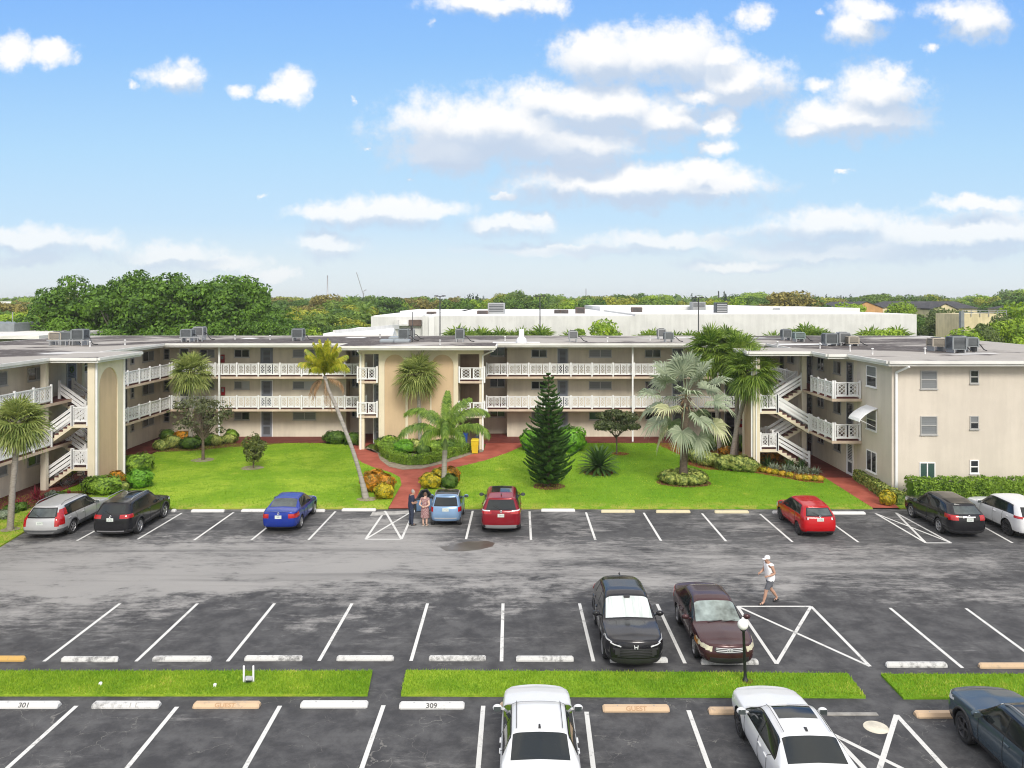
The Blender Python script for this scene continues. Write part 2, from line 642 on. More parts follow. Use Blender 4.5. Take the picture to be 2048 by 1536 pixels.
def asphalt_material():
    m, nt, b = nodes_of('asphalt')
    geo = nt.nodes.new('ShaderNodeNewGeometry')
    pos = geo.outputs['Position']
    sp = nt.nodes.new('ShaderNodeSeparateXYZ')
    nt.links.new(pos, sp.inputs[0])
    x, y = sp.outputs[0], sp.outputs[1]
    streak = g_noise(nt, pos, 1.0, 9, 0.72, (0.16, 0.8, 1), 0.9)
    fine = g_noise(nt, pos, 1.0, 8, 0.78, (1.3, 4.5, 1), 0.3)
    patch = g_noise(nt, pos, 0.36, 8, 0.68, (0.6, 1.0, 1), 0.4)
    blot = g_noise(nt, pos, 1.1, 8, 0.72, None, 0.2)
    y = g_math(nt, 'ADD', y, g_math(nt, 'ADD', g_math(nt, 'MULTIPLY_ADD', blot, 7.0, -3.5), g_math(nt, 'MULTIPLY_ADD', patch, 9.0, -4.5)))
    # the drive aisle is worn pale, the stalls keep their dark seal coat
    aisle = g_math(nt, 'MULTIPLY', g_step(nt, y, 27.0, 33.0), g_math(nt, 'SUBTRACT', 1.0, g_step(nt, y, 36.0, 39.0)))
    far = g_step(nt, y, 37.5, 40.0)
    front = g_math(nt, 'SUBTRACT', 1.0, g_step(nt, y, 22.5, 24.5))
    leftside = g_math(nt, 'SUBTRACT', 1.0, g_step(nt, x, -8.0, 8.0))
    wear = g_math(nt, 'MULTIPLY_ADD', streak, 1.1, -0.60)
    wear = g_math(nt, 'ADD', wear, g_math(nt, 'MULTIPLY_ADD', patch, 1.25, -0.60))
    wear = g_math(nt, 'ADD', wear, g_math(nt, 'MULTIPLY', aisle, 0.50))
    wear = g_math(nt, 'ADD', wear, g_math(nt, 'MULTIPLY', g_math(nt, 'MULTIPLY', aisle, leftside), 0.22))
    lowleft = g_math(nt, 'MULTIPLY', g_math(nt, 'SUBTRACT', 1.0, g_step(nt, x, -16.0, -10.0)), g_math(nt, 'MULTIPLY', g_step(nt, y, 24.5, 27.0), g_math(nt, 'SUBTRACT', 1.0, g_step(nt, y, 31.0, 34.0))))
    wear = g_math(nt, 'ADD', wear, g_math(nt, 'MULTIPLY', lowleft, 0.28))
    wear = g_math(nt, 'SUBTRACT', wear, g_math(nt, 'MULTIPLY', aisle, g_math(nt, 'MULTIPLY', g_step(nt, x, 10.0, 22.0), 0.22)))
    wear = g_math(nt, 'ADD', wear, g_math(nt, 'MULTIPLY', far, 0.27))
    wear = g_math(nt, 'ADD', wear, g_math(nt, 'MULTIPLY_ADD', fine, 1.5, -0.75))
    ex = g_math(nt, 'MULTIPLY_ADD', x, 0.26, 1.75)
    ey = g_math(nt, 'MULTIPLY_ADD', y, 0.42, -16.3)
    rr = g_math(nt, 'ADD', g_math(nt, 'MULTIPLY', ex, ex), g_math(nt, 'MULTIPLY', ey, ey))
    wear = g_math(nt, 'ADD', wear, g_math(nt, 'MULTIPLY', g_math(nt, 'SUBTRACT', 1.0, g_step(nt, rr, 0.2, 1.3)), 0.42))
    wf = g_step(nt, wear, 0.10, 0.78)
    base = g_mix(nt, g_step(nt, blot, 0.35, 0.68), (0.038, 0.038, 0.041), (0.094, 0.094, 0.096))
    worn = g_mix(nt, patch, (0.205, 0.203, 0.20), (0.335, 0.325, 0.312))
    colr = g_mix(nt, wf, base, worn)
    # tyre-dark lanes across the aisle
    lane = g_step(nt, g_noise(nt, pos, 1.0, 4, 0.5, (0.05, 1.3, 1), 0.5), 0.54, 0.70)
    colr = g_mix(nt, g_math(nt, 'MULTIPLY', lane, 0.38), colr, (0.05, 0.05, 0.052))
    # hairline cracks, densest in the front lot
    wn = nt.nodes.new('ShaderNodeTexNoise')
    wn.inputs['Scale'].default_value = 1.7
    wn.inputs['Detail'].default_value = 4
    nt.links.new(pos, wn.inputs['Vector'])
    va = nt.nodes.new('ShaderNodeVectorMath')
    va.operation = 'MULTIPLY_ADD'
    nt.links.new(wn.outputs['Color'], va.inputs[0])
    va.inputs[1].default_value = (1.1, 1.1, 0)
    nt.links.new(pos, va.inputs[2])
    vo = nt.nodes.new('ShaderNodeTexVoronoi')
    vo.feature = 'DISTANCE_TO_EDGE'
    vo.inputs['Scale'].default_value = 1.15
    nt.links.new(va.outputs[0], vo.inputs['Vector'])
    crack = g_math(nt, 'SUBTRACT', 1.0, g_step(nt, vo.outputs['Distance'], 0.002, 0.012))
    cmask = g_math(nt, 'MULTIPLY', g_step(nt, g_noise(nt, pos, 0.5, 4), 0.46, 0.60), g_math(nt, 'MULTIPLY_ADD', front, 0.75, 0.12))
    colr = g_mix(nt, g_math(nt, 'MULTIPLY', crack, cmask), colr, (0.17, 0.165, 0.155))
    speck = g_step(nt, g_noise(nt, pos, 38.0, 3, 0.7), 0.60, 0.78)
    colr = g_mix(nt, g_math(nt, 'MULTIPLY', speck, 0.30), colr, (0.28, 0.27, 0.26))
    nt.links.new(colr, b.inputs['Base Color'])
    nt.links.new(g_math(nt, 'MULTIPLY_ADD', blot, 0.25, 0.68), b.inputs['Roughness'])
    b.inputs['Specular IOR Level'].default_value = 0.35
    bp = nt.nodes.new('ShaderNodeBump')
    bp.inputs['Strength'].default_value = 0.35
    bp.inputs['Distance'].default_value = 0.01
    nt.links.new(g_noise(nt, pos, 55.0, 3), bp.inputs['Height'])
    nt.links.new(bp.outputs[0], b.inputs['Normal'])
    return m


def lawn_material():
    m, nt, b = nodes_of('lawn grass')
    geo = nt.nodes.new('ShaderNodeNewGeometry')
    pos = geo.outputs['Position']
    big = g_noise(nt, pos, 0.28, 5, 0.6, None, 0.4)
    mid = g_noise(nt, pos, 1.5, 5, 0.65)
    tiny = g_noise(nt, pos, 16.0, 4, 0.7)
    c = g_mix(nt, g_step(nt, big, 0.36, 0.64), (0.175, 0.325, 0.018), (0.315, 0.445, 0.04))
    sp = nt.nodes.new('ShaderNodeSeparateXYZ')
    nt.links.new(pos, sp.inputs[0])
    c = g_mix(nt, g_math(nt, 'MULTIPLY', g_step(nt, g_math(nt, 'MULTIPLY_ADD', big, 12.0, sp.outputs[0]), 4.0, 13.0), 0.62), c, (0.12, 0.30, 0.014))
    c = g_mix(nt, g_math(nt, 'MULTIPLY', g_step(nt, mid, 0.48, 0.68), 0.60), c, (0.095, 0.22, 0.012))
    c = g_mix(nt, g_math(nt, 'MULTIPLY', g_step(nt, g_noise(nt, pos, 0.6, 4), 0.60, 0.74), 0.6), c, (0.45, 0.47, 0.07))
    c = g_mix(nt, g_math(nt, 'MULTIPLY', g_step(nt, tiny, 0.46, 0.66), 0.40), c, (0.11, 0.22, 0.008))
    dry = g_math(nt, 'MULTIPLY', g_math(nt, 'SUBTRACT', 1.0, g_step(nt, sp.outputs[1], 42.9, 44.3)), g_step(nt, mid, 0.38, 0.60))
    dry = g_math(nt, 'MULTIPLY', dry, g_step(nt, sp.outputs[1], 30.0, 31.0))
    c = g_mix(nt, g_math(nt, 'MULTIPLY', dry, 0.6), c, (0.50, 0.44, 0.10))
    nt.links.new(c, b.inputs['Base Color'])
    b.inputs['Roughness'].default_value = 0.85
    b.inputs['Specular IOR Level'].default_value = 0.1
    bp = nt.nodes.new('ShaderNodeBump')
    bp.inputs['Strength'].default_value = 0.8
    bp.inputs['Distance'].default_value = 0.05
    nt.links.new(g_noise(nt, pos, 22.0, 4, 0.7), bp.inputs['Height'])
    nt.links.new(bp.outputs[0], b.inputs['Normal'])
    return m


def worn_paint(name, col, under, amount=0.5):
    m, nt, b = nodes_of(name)
    geo = nt.nodes.new('ShaderNodeNewGeometry')
    pos = geo.outputs['Position']
    n = g_noise(nt, pos, 7.0, 6, 0.75)
    n2 = g_noise(nt, pos, 1.1, 4, 0.6)
    f = g_step(nt, g_math(nt, 'MULTIPLY_ADD', n2, 0.6, g_math(nt, 'MULTIPLY', n, 0.7)), 0.86 - amount * 0.25, 1.02 - amount * 0.2)
    c = g_mix(nt, f, col, under)
    c = g_mix(nt, g_math(nt, 'MULTIPLY', g_step(nt, g_noise(nt, pos, 30.0, 3), 0.5, 0.75), 0.2), c, under)
    nt.links.new(c, b.inputs['Base Color'])
    b.inputs['Roughness'].default_value = 0.8
    return m


ASPHALT = asphalt_material()
LAWN = lawn_material()
PAINT = worn_paint('white road paint', (0.62, 0.62, 0.60), (0.25, 0.25, 0.24), 0.75)
REDWALK = mat('red painted walkway', (0.28, 0.066, 0.044), 0.75, scale=0.9, color2=(0.43, 0.118, 0.082), detail=7, spec=0.2)
MULCH = mat('brown mulch', (0.10, 0.045, 0.025), 0.95, scale=9, color2=(0.20, 0.085, 0.045), bump=0.8, bscale=30, spec=0.1)
REDMULCH = mat('red mulch', (0.17, 0.045, 0.022), 0.95, scale=9, color2=(0.29, 0.08, 0.04), bump=0.8, bscale=30, spec=0.1)
SOIL = mat('sandy soil', (0.22, 0.18, 0.13), 0.95, scale=3, color2=(0.33, 0.29, 0.22), spec=0.1)


def sheet(name, poly, z, m, label=None, kind='structure', tri=True):
    """flat sheet: one n-gon with a thickness down into the ground"""
    me = bpy.data.meshes.new(name)
    bm = bmesh.new()
    vs = [bm.verts.new((p[0], p[1], z)) for p in poly]
    f = bm.faces.new(vs)
    f.normal_update()
    if f.normal.z < 0:
        f.normal_flip()
    bmesh.ops.triangulate(bm, faces=[f])
    bm.to_mesh(me)
    bm.free()
    me.materials.append(m)
    o = link(name, me)
    return tag(o, label, None, None, kind)


def gp(*pts):
    return [ground(*p) for p in pts]


COUNTRY = mat('green ground cover', (0.065, 0.115, 0.018), 0.95, scale=0.05, color2=(0.14, 0.17, 0.05), detail=8, spec=0.1)
sheet('terrain', [(-1950, -50), (1950, -50), (1950, 2150), (-1950, 2150)], -0.012, COUNTRY)
sheet('parking_lot', [(-60, 5), (75, 5), (75, 42.9), (-60, 42.9)], 0.0, ASPHALT)

# lawns, a hand's width above the asphalt behind a soft edge
KERB_Y = 42.75


def lawn(name, poly, z0=-0.01, z1=0.07):
    mb = MB()
    me = bpy.data.meshes.new(name)
    bm = bmesh.new()
    vs = [bm.verts.new((p[0], p[1], z1)) for p in poly]
    f = bm.faces.new(vs)
    f.normal_update()
    if f.normal.z < 0:
        f.normal_flip()
    r = bmesh.ops.extrude_face_region(bm, geom=[f])
    low = [v for v in r['geom'] if isinstance(v, bmesh.types.BMVert)]
    for v in vs:
        pass
    for v in low:
        v.co.z = z1
    for v in vs:
        v.co.z = z0
    bmesh.ops.recalc_face_normals(bm, faces=bm.faces)
    bmesh.ops.triangulate(bm, faces=[f for f in bm.faces if len(f.verts) > 4])
    bm.to_mesh(me)
    bm.free()
    me.materials.append(LAWN)
    o = link(name, me)
    return tag(o, None, None, None, 'structure')


left_edge = gp((776, 1020), (803, 971), (800, 957), (784, 948), (745, 936), (724, 927), (712, 918), (706, 903), (700, 890.5))
lawn_left_poly = [(-23.4, KERB_Y), (left_edge[0][0] - 0.02, KERB_Y)] + left_edge[1:] + [(-13.3, 62.0), (-26.0, 62.0), (-26.0, 51), (-26.2, 46.2), (-28.5, 45.4), (-28.5, 36.0), (-23.1, 36.0), (-23.6, 39.8)]
lawn('lawn', lawn_left_poly)
right_edge = gp((826, 1020), (844, 972), (868, 954), (904, 939), (969.5, 923), (1014, 908), (1044, 894.5))
lawn_right_poly = [(right_edge[0][0], KERB_Y)] + right_edge[1:] + [(0.6, 62.0), (19.0, 62.0), (19.0, 51.0), (18.75, KERB_Y)]
lawn('lawn', lawn_right_poly)
lawn('lawn', [(20.15, 42.75), (20.15, 45.0), (40, 45.0), (40, 42.75)])

# the grass strip between the two rows of stalls, cut by two asphalt crossings
S0 = [(-60, 22.62), (ground(735, 1393)[0], 22.62), (ground(745, 1345)[0], 24.05), (-60, 24.05)]
S1 = [(ground(802, 1393)[0], 22.62), (ground(1733, 1399)[0], 22.50), (ground(1695, 1350)[0], 23.9), (ground(812, 1344)[0], 24.1)]
S2 = [(ground(1808, 1400)[0], 22.45), (60, 22.4), (60, 23.85), (ground(1762, 1352)[0], 23.85)]
for s in (S0, S1, S2):
    lawn('grass_strip', s, -0.01, 0.06)

# red walks: Y-shaped path from the kerb and the aprons below the galleries
left_in = gp((755, 908), (760, 921), (778, 935), (805, 941), (844, 939), (892, 927), (940, 911), (966.5, 905))
walk = [(left_edge[0][0], KERB_Y)] + left_edge[1:] + [(-13.6, 62.2)] + [(-11.2, 62.2), (-11.4, 60.2)] + left_in + [(-2.4, 62.2), (0.6, 62.2)] + list(reversed(right_edge[1:])) + [(right_edge[0][0], KERB_Y)]
sheet('footpath', walk, 0.052, REDWALK)
mb = MB()
cells([(-28.6, 20.8, 62.05, 64.8), (-13.7, -0.84, 62.05, 66.3), (-28.6, -26.2, 36, 64.8), (18.95, 20.8, 50.0, 64.8)], -0.01, 0.09, mb)
tag(mb.build('walkway', [mat('dark red walkway', (0.125, 0.030, 0.024), 0.7, scale=1.5, color2=(0.19, 0.05, 0.038), spec=0.25)]), kind='structure')
sheet('walkway', [(18.75, KERB_Y), (20.15, KERB_Y), (20.6, 45.2), (20.75, 50.0), (18.95, 50.0), (18.95, 49)], 0.075, REDWALK)
# planted island before the pavilion and the mulch beds
sheet('mulch_bed', list(reversed(left_in)) + [(-11.2, 60.5), (-11.2, 59.6), (-2.6, 59.6)], 0.058, SOIL)
bed = gp((1375, 918), (1376, 932), (1410, 941), (1460, 944), (1510, 948), (1560, 957), (1610, 966), (1648, 969))
sheet('mulch_bed', bed + [(18.93, 50.6), (18.93, 61.9), (10.5, 61.9), (11.2, 58.5)], 0.078, REDMULCH)
sheet('mulch_bed', [(-26.4, 61.95), (-17.8, 61.95), (-19.5, 60.9), (-21.4, 60.3), (-23.2, 59.0), (-26.4, 58.2)], 0.078, MULCH)
sheet('mulch_bed', [(-28.4, 46), (-28.4, 42), (-26.6, 42), (-25.2, 43.2), (-24.4, 45), (-23.2, 47.2), (-23.4, 50), (-24.3, 51), (-24.6, 46.6)], 0.078, MULCH)


def disc_bed(name, x, y, r, m, z=0.078, n=24, sy=1.0):
    sheet(name, [(x + r * (1 + 0.06 * math.sin(3 * t + x)) * math.cos(t), y + sy * r * math.sin(t)) for t in [2 * PI * k / n for k in range(n)]], z, m)


# ---------------------------------------------------------------- stall lines
lines = []


def stripe(p, q, w=0.11):
    (x0, y0), (x1, y1) = p, q
    d = Vector((x1 - x0, y1 - y0, 0)).normalized() * (w / 2)
    n = (-d.y, d.x)
    lines.append([(x0 - n[0], y0 - n[1]), (x1 - n[0], y1 - n[1]), (x1 + n[0], y1 + n[1]), (x0 + n[0], y0 + n[1])])


for a, b in (((88, 1323), (240, 1207)), ((272, 1323), (395, 1207)), ((455, 1323), (549, 1207)), ((638, 1322), (704, 1207)), ((822, 1322), (855, 1207)),
             ((1003, 1323), (1006, 1207)), ((1187, 1323), (1159, 1207)), ((1370, 1327), (1314, 1208)), ((1925, 1336), (1780, 1216)), ((2100, 1340), (1932, 1217)),
             ((1475, 1213), (1622, 1213)), ((1475, 1213), (1553, 1328)), ((1622, 1213), (1740, 1333)), ((1622, 1213), (1553, 1328)), ((1475, 1213), (1740, 1333)),
             # far row
             ((154, 1081.6), (255, 1026)), ((275, 1079), (364, 1026)), ((388, 1080.7), (467, 1025)), ((503, 1080), (570, 1026)), ((617, 1080), (671, 1023)),
             ((932, 1078.6), (945.5, 1022)), ((1062, 1080), (1059, 1023)), ((1190.7, 1080), (1172, 1025)), ((1322, 1081.6), (1287.4, 1025.6)),
             ((1452, 1082.5), (1404, 1027)), ((1585, 1084), (1520, 1028)), ((1717, 1084.6), (1637, 1027)), ((2025, 1086), (1925, 1030)),
             ((770, 1022), (731, 1078.6)), ((731, 1078.6), (803, 1078.6)), ((803, 1078.6), (829, 1020)), ((770, 1022), (803, 1078.6)), ((731, 1078.6), (829, 1020)),
             ((1751, 1027), (1851.6, 1086)), ((1851.6, 1086), (1902.5, 1086)), ((1791.7, 1025.6), (1902.5, 1086)), ((1751, 1027), (1902.5, 1086)), ((1791.7, 1025.6), (1851.6, 1086))):
    stripe(ground(*a), ground(*b))
# front row, carried on towards the camera beyond the frame
for px, py, m_ in ((153, 1412, 1.11), (354, 1414, .82), (560, 1412, .567), (767, 1411, .345), (966.5, 1412, .082), (1173, 1424, -.127), (1377, 1421, -.368), (-52, 1412, 1.36)):
    a = ground(px, py)
    stripe(a, (ground(px - m_ * 124, py + 124)[0] + (ground(px - m_ * 124, py + 124)[0] - a[0]) * 0.9, 17.0), 0.12)
stripe(ground(1793, 1430), ground(1752, 1560), 0.13)
stripe(ground(1793, 1430), ground(1912, 1560), 0.13)
stripe(ground(1660, 1466), ground(1850, 1560), 0.13)
stripe(ground(1660, 1466), ground(1762, 1572), 0.13)
mb = MB()
for i, q in enumerate(lines):
    z = 0.004 + 0.0002 * (i % 23)
    mb.add([(p[0], p[1], z) for p in q], [(0, 1, 2, 3)])
me_fix = mb.build('stall_markings', [PAINT])
bm = bmesh.new()
bm.from_mesh(me_fix.data)
for f in bm.faces:
    f.normal_update()
    if f.normal.z < 0:
        f.normal_flip()
bm.to_mesh(me_fix.data)
bm.free()
tag(me_fix, kind='structure')

# puddle, concrete patch at the ramp, asphalt dirt fan
sheet('puddle', [(p[0], p[1]) for p in gp((880, 1095), (905, 1089), (935, 1083), (975, 1082), (990, 1086), (985, 1093), (960, 1099), (925, 1103), (892, 1102))], 0.006,
      mat('brown puddle', (0.055, 0.042, 0.03), 0.35, spec=0.5, scale=0.8, color2=(0.10, 0.085, 0.07)))
sheet('kerb_ramp', gp((745, 1024), (824, 1021), (822, 1028), (740, 1032)), 0.0055, mat('pale concrete', (0.36, 0.35, 0.33), 0.85, var=0.25, scale=3))

# grass blades as one sward per area
GRASS = leaf_mat('grass blade', (0.15, 0.31, 0.016), (0.34, 0.48, 0.035), 0.6, 0.55, 0.3, (0.60, 0.58, 0.12))


def inside(poly, xs, ys):
    c = np.zeros(len(xs), bool)
    n = len(poly)
    for i in range(n):
        x0, y0 = poly[i]
        x1, y1 = poly[(i + 1) % n]
        if y0 == y1:
            continue
        t = ((y0 > ys) != (y1 > ys)) & (xs < (x1 - x0) * (ys - y0) / (y1 - y0) + x0)
        c ^= t
    return c


def sward(poly, count, hmin, hmax, width, z, seed, xr=None):
    g = np.random.default_rng(seed)
    P = np.array(poly)
    lo, hi = P.min(0), P.max(0)
    if xr:
        lo[0], hi[0] = max(lo[0], xr[0]), min(hi[0], xr[1])
    xs = g.uniform(lo[0], hi[0], count)
    ys = g.uniform(lo[1], hi[1], count)
    k = inside(poly, xs, ys)
    xs, ys = xs[k], ys[k]
    n = len(xs)
    a = g.uniform(0, 2 * PI, n)
    h = g.uniform(hmin, hmax, n)
    lean = g.uniform(0.1, 0.7, n) * h
    la = g.uniform(0, 2 * PI, n)
    w_ = width * g.uniform(0.6, 1.3, n)
    v = np.zeros((n, 3, 3), np.float32)
    v[:, 0] = np.stack([xs - np.cos(a) * w_, ys - np.sin(a) * w_, np.full(n, z)], 1)
    v[:, 1] = np.stack([xs + np.cos(a) * w_, ys + np.sin(a) * w_, np.full(n, z)], 1)
    v[:, 2] = np.stack([xs + np.cos(la) * lean, ys + np.sin(la) * lean, z + h], 1)
    o = link('grass', mesh_np('grass', v.reshape(-1, 3), np.arange(n * 3).reshape(-1, 3), GRASS))
    return tag(o, 'short bright green grass blades of the lawns and strips', 'grass', kind='stuff')


for i, s in enumerate((S0, S1, S2)):
    sward(s, (26000, 20000, 9000)[i], 0.035, 0.085, 0.012, 0.06, 40 + i, (-16, 17))
sward(lawn_left_poly, 60000, 0.03, 0.075, 0.02, 0.07, 51)
sward(lawn_right_poly, 60000, 0.03, 0.075, 0.02, 0.07, 52)
# ================================================================ the apartment building
def stucco(name, c, stain=0.12):
    m, nt, b = nodes_of(name)
    geo = nt.nodes.new('ShaderNodeNewGeometry')
    pos = geo.outputs['Position']
    a = g_noise(nt, pos, 0.5, 5, 0.6)
    s = g_noise(nt, pos, 1.0, 5, 0.65, (1.6, 1.6, 0.16))
    f = g_math(nt, 'MULTIPLY_ADD', a, 0.5, g_math(nt, 'MULTIPLY', s, 0.5))
    dark = tuple(x * (1 - stain * 1.6) for x in c)
    light = tuple(min(1, x * (1 + stain * 0.6)) for x in c)
    nt.links.new(g_mix(nt, g_step(nt, f, 0.38, 0.60), dark, light), b.inputs['Base Color'])
    b.inputs['Roughness'].default_value = 0.9
    b.inputs['Specular IOR Level'].default_value = 0.2
    bp = nt.nodes.new('ShaderNodeBump')
    bp.inputs['Strength'].default_value = 0.25
    bp.inputs['Distance'].default_value = 0.02
    nt.links.new(g_noise(nt, pos, 30.0, 4, 0.7), bp.inputs['Height'])
    nt.links.new(bp.outputs[0], b.inputs['Normal'])
    return m


def roof_material():
    m, nt, b = nodes_of('weathered flat roofing')
    geo = nt.nodes.new('ShaderNodeNewGeometry')
    pos = geo.outputs['Position']
    a = g_noise(nt, pos, 1.0, 7, 0.62, (0.07, 0.12, 1), 0.9)
    p = g_noise(nt, pos, 0.09, 5, 0.6, None, 0.6)
    q = g_noise(nt, pos, 2.4, 5, 0.7)
    f = g_math(nt, 'ADD', g_math(nt, 'MULTIPLY', a, 0.75), g_math(nt, 'MULTIPLY', p, 0.55))
    c = g_mix(nt, g_step(nt, f, 0.625, 0.705), (0.34, 0.315, 0.285), (0.06, 0.047, 0.042))
    c = g_mix(nt, g_math(nt, 'MULTIPLY', g_step(nt, q, 0.5, 0.7), 0.35), c, (0.46, 0.44, 0.41))
    c = g_mix(nt, g_math(nt, 'MULTIPLY', g_step(nt, g_noise(nt, pos, 1.0, 3, 0.5, (0.10, 0.25, 1)), 0.64, 0.68), 0.7), c, (0.66, 0.66, 0.65))
    nt.links.new(c, b.inputs['Base Color'])
    b.inputs['Roughness'].default_value = 0.9
    return m


WALL = stucco('beige stucco', (0.655, 0.60, 0.485), 0.08)
WALL_END = stucco('pale beige stucco', (0.585, 0.53, 0.455), 0.05)
CREAM = stucco('cream stucco', (0.70, 0.63, 0.48), 0.04)
PEACH = stucco('peach stucco', (0.57, 0.425, 0.275), 0.05)
BROWN = stucco('brown stucco', (0.21, 0.155, 0.115))
WHITE = mat('white painted wood', (0.74, 0.745, 0.75), 0.55, var=0.05, scale=2)
FASCIA = mat('white fascia', (0.66, 0.65, 0.62), 0.6, var=0.12, scale=0.6, stretch=(1, 1, 4))
ROOF = roof_material()
SLABSIDE = mat('slab edge', (0.55, 0.44, 0.34), 0.85, var=0.15, scale=1)
GALLERYFLOOR = mat('dark red gallery floor', (0.13, 0.035, 0.03), 0.7, var=0.2, scale=1.5)
GLASS_DARK = mat('dark window glass', (0.022, 0.026, 0.030), 0.08, spec=0.6)
GLASS_BLIND = mat('window with drawn blinds', (0.21, 0.22, 0.225), 0.3, spec=0.5, color2=(0.15, 0.16, 0.17), scale=1, stretch=(0.3, 0.3, 30))
GLASS_GREEN = mat('greenish window glass', (0.045, 0.085, 0.075), 0.1, spec=0.6)
FRAME = mat('aluminium frame', (0.40, 0.40, 0.39), 0.45, metal=0.3)
FRAME_W = mat('white vinyl frame', (0.78, 0.78, 0.78), 0.45)
DOOR_GREY = mat('blue grey door', (0.185, 0.205, 0.24), 0.5, var=0.06, scale=2)
DOOR_DARK = mat('dark screen door', (0.075, 0.08, 0.088), 0.5, var=0.1, scale=2)
DOOR_WHITE = mat('white door', (0.70, 0.72, 0.74), 0.45)
METAL = mat('dull metal', (0.35, 0.35, 0.35), 0.4, metal=0.8)

F2, F3, EAVE, RTOP = 2.54, 5.08, 7.43, 7.72
FLOORS = (0.09, F2, F3)
XL, XR = -26.9, 19.0                     # gallery edges of the two wings
WL, WR = -28.6, 20.8                     # wall planes of the two wings
YG, YW, YREC = 62.9, 64.8, 66.3          # gallery edge, wall plane and recessed wall of the long front

bld = empty('apartment_building', (0, 64, 0))
tag(bld, 'long U-shaped three storey beige apartment building with white lattice galleries round the lawn', 'apartment building')
BLD_INV = Matrix.Translation((0, -64, 0))


def bpart(name, mb, mats, parent=None):
    o = mb.build(name, mats)
    if parent is None:
        o.parent = bld
        o.matrix_parent_inverse = BLD_INV
    else:
        o.parent = parent
    return o


# walls ----------------------------------------------------------
mb = MB()
cells([(-40.2, WL, 30, 74), (WL, -13.7, YW, 74), (-13.7, -0.84, YREC, 74), (-0.84, WR, YW, 74), (WR, 37, 45, 74)], -0.05, EAVE, mb)
bpart('wall', mb, [WALL])
# end wall of the right wing in its paler paint, a skin 3 mm proud of the block
mb = MB()
mb.box(WR - 0.003, 37, 44.99, 44.997, 0, EAVE - 0.002)
mb.box(WR - 0.010, WR - 0.003, 44.99, 49.6, 0, EAVE - 0.002)
o = bpart('end_wall', mb, [WALL_END])
# pavilion -------------------------------------------------------
mb = MB()
mb.box(-10.2, -4.37, 59.58, YREC - 0.01, -0.05, EAVE - 0.003)
mb.box(-11.65, -11.25, 59.5, 59.85, -0.05, EAVE - 0.003)
mb.box(-2.80, -2.48, 59.5, 59.85, -0.05, EAVE - 0.003)
mb.box(-11.25, -10.2, 59.5, 59.6, 7.05, EAVE - 0.003)
mb.box(-4.37, -2.80, 59.5, 59.6, 7.05, EAVE - 0.003)
bpart('pavilion_wall', mb, [CREAM])
for q in ((-11.05, -10.2), (-4.37, -2.95)):
    mb = MB()
    mb.box(*q, 61.9, 62.02, 0, EAVE - 0.01)
    bpart('partition_wall', mb, [BROWN])


def arch_front(T, width, ztop, zbase, arches, thick, name='arch_panel'):
    """cream frame with arched recesses in front of peach panels; local u along the wall, w up, d outward"""
    mbp = MB(T)
    mbf = MB(T)
    u = 0.0
    for (a, b, zs) in arches:
        mbf.box(u, a, 0, thick, zbase, ztop)
        u = b
        c, r = (a + b) / 2, (b - a) / 2
        n = 14
        arc = [(c - r * math.cos(PI * k / n), zs + r * math.sin(PI * k / n)) for k in range(n + 1)]
        for k in range(n):
            (x0, z0), (x1, z1) = arc[k], arc[k + 1]
            mbf.add([(x0, thick, z0), (x1, thick, z1), (x1, thick, ztop), (x0, thick, ztop)], [(0, 3, 2, 1), (0, 1, 2, 3)][:1])
            mbf.add([(x0, thick, z0), (x1, thick, z1), (x1, 0, z1), (x0, 0, z0)], [(0, 1, 2, 3)])
        mbp.box(a + 0.002, b - 0.002, -0.012, 0.012, zbase, zs + r - 0.002)
    mbf.box(u, width, 0, thick, zbase, ztop)
    bpart('arch_frame', mbf, [CREAM])
    bpart(name, mbp, [PEACH])


def wall_frame(origin, eu, n):
    """matrix: local x = along the wall, y = outward, z = up"""
    eu, n = Vector(eu), Vector(n)
    M_ = Matrix.Identity(4)
    for i in range(3):
        M_[i][0], M_[i][1], M_[i][2], M_[i][3] = eu[i], n[i], (0, 0, 1)[i], origin[i]
    return M_


TF = wall_frame((-10.2, 59.578, 0), (1, 0, 0), (0, -1, 0))
arch_front(TF, 5.83, EAVE - 0.006, 0.0, [(0.43, 1.97, 6.25), (2.16, 3.77, 6.22), (3.88, 5.50, 6.21)], 0.09)
# stair end walls
LX0, LX1, LY0, LY1 = -24.95, -24.62, 47.0, 50.5
RX0, RX1, RY0, RY1 = 15.42, 15.78, 52.7, 55.3
for q in ((LX0, LX1, LY0, LY1), (RX0, RX1, RY0, RY1)):
    mb = MB()
    mb.box(*q, -0.05, EAVE - 0.004)
    bpart('stair_wall', mb, [CREAM])
arch_front(wall_frame((LX1 + 0.001, LY0, 0), (0, 1, 0), (1, 0, 0)), LY1 - LY0, EAVE - 0.006, 0.0, [(0.55, 2.75, 5.9)], 0.07)
arch_front(wall_frame((RX0 - 0.001, RY1, 0), (0, -1, 0), (-1, 0, 0)), RY1 - RY0, EAVE - 0.006, 0.0, [(0.4, 2.2, 6.1)], 0.07)

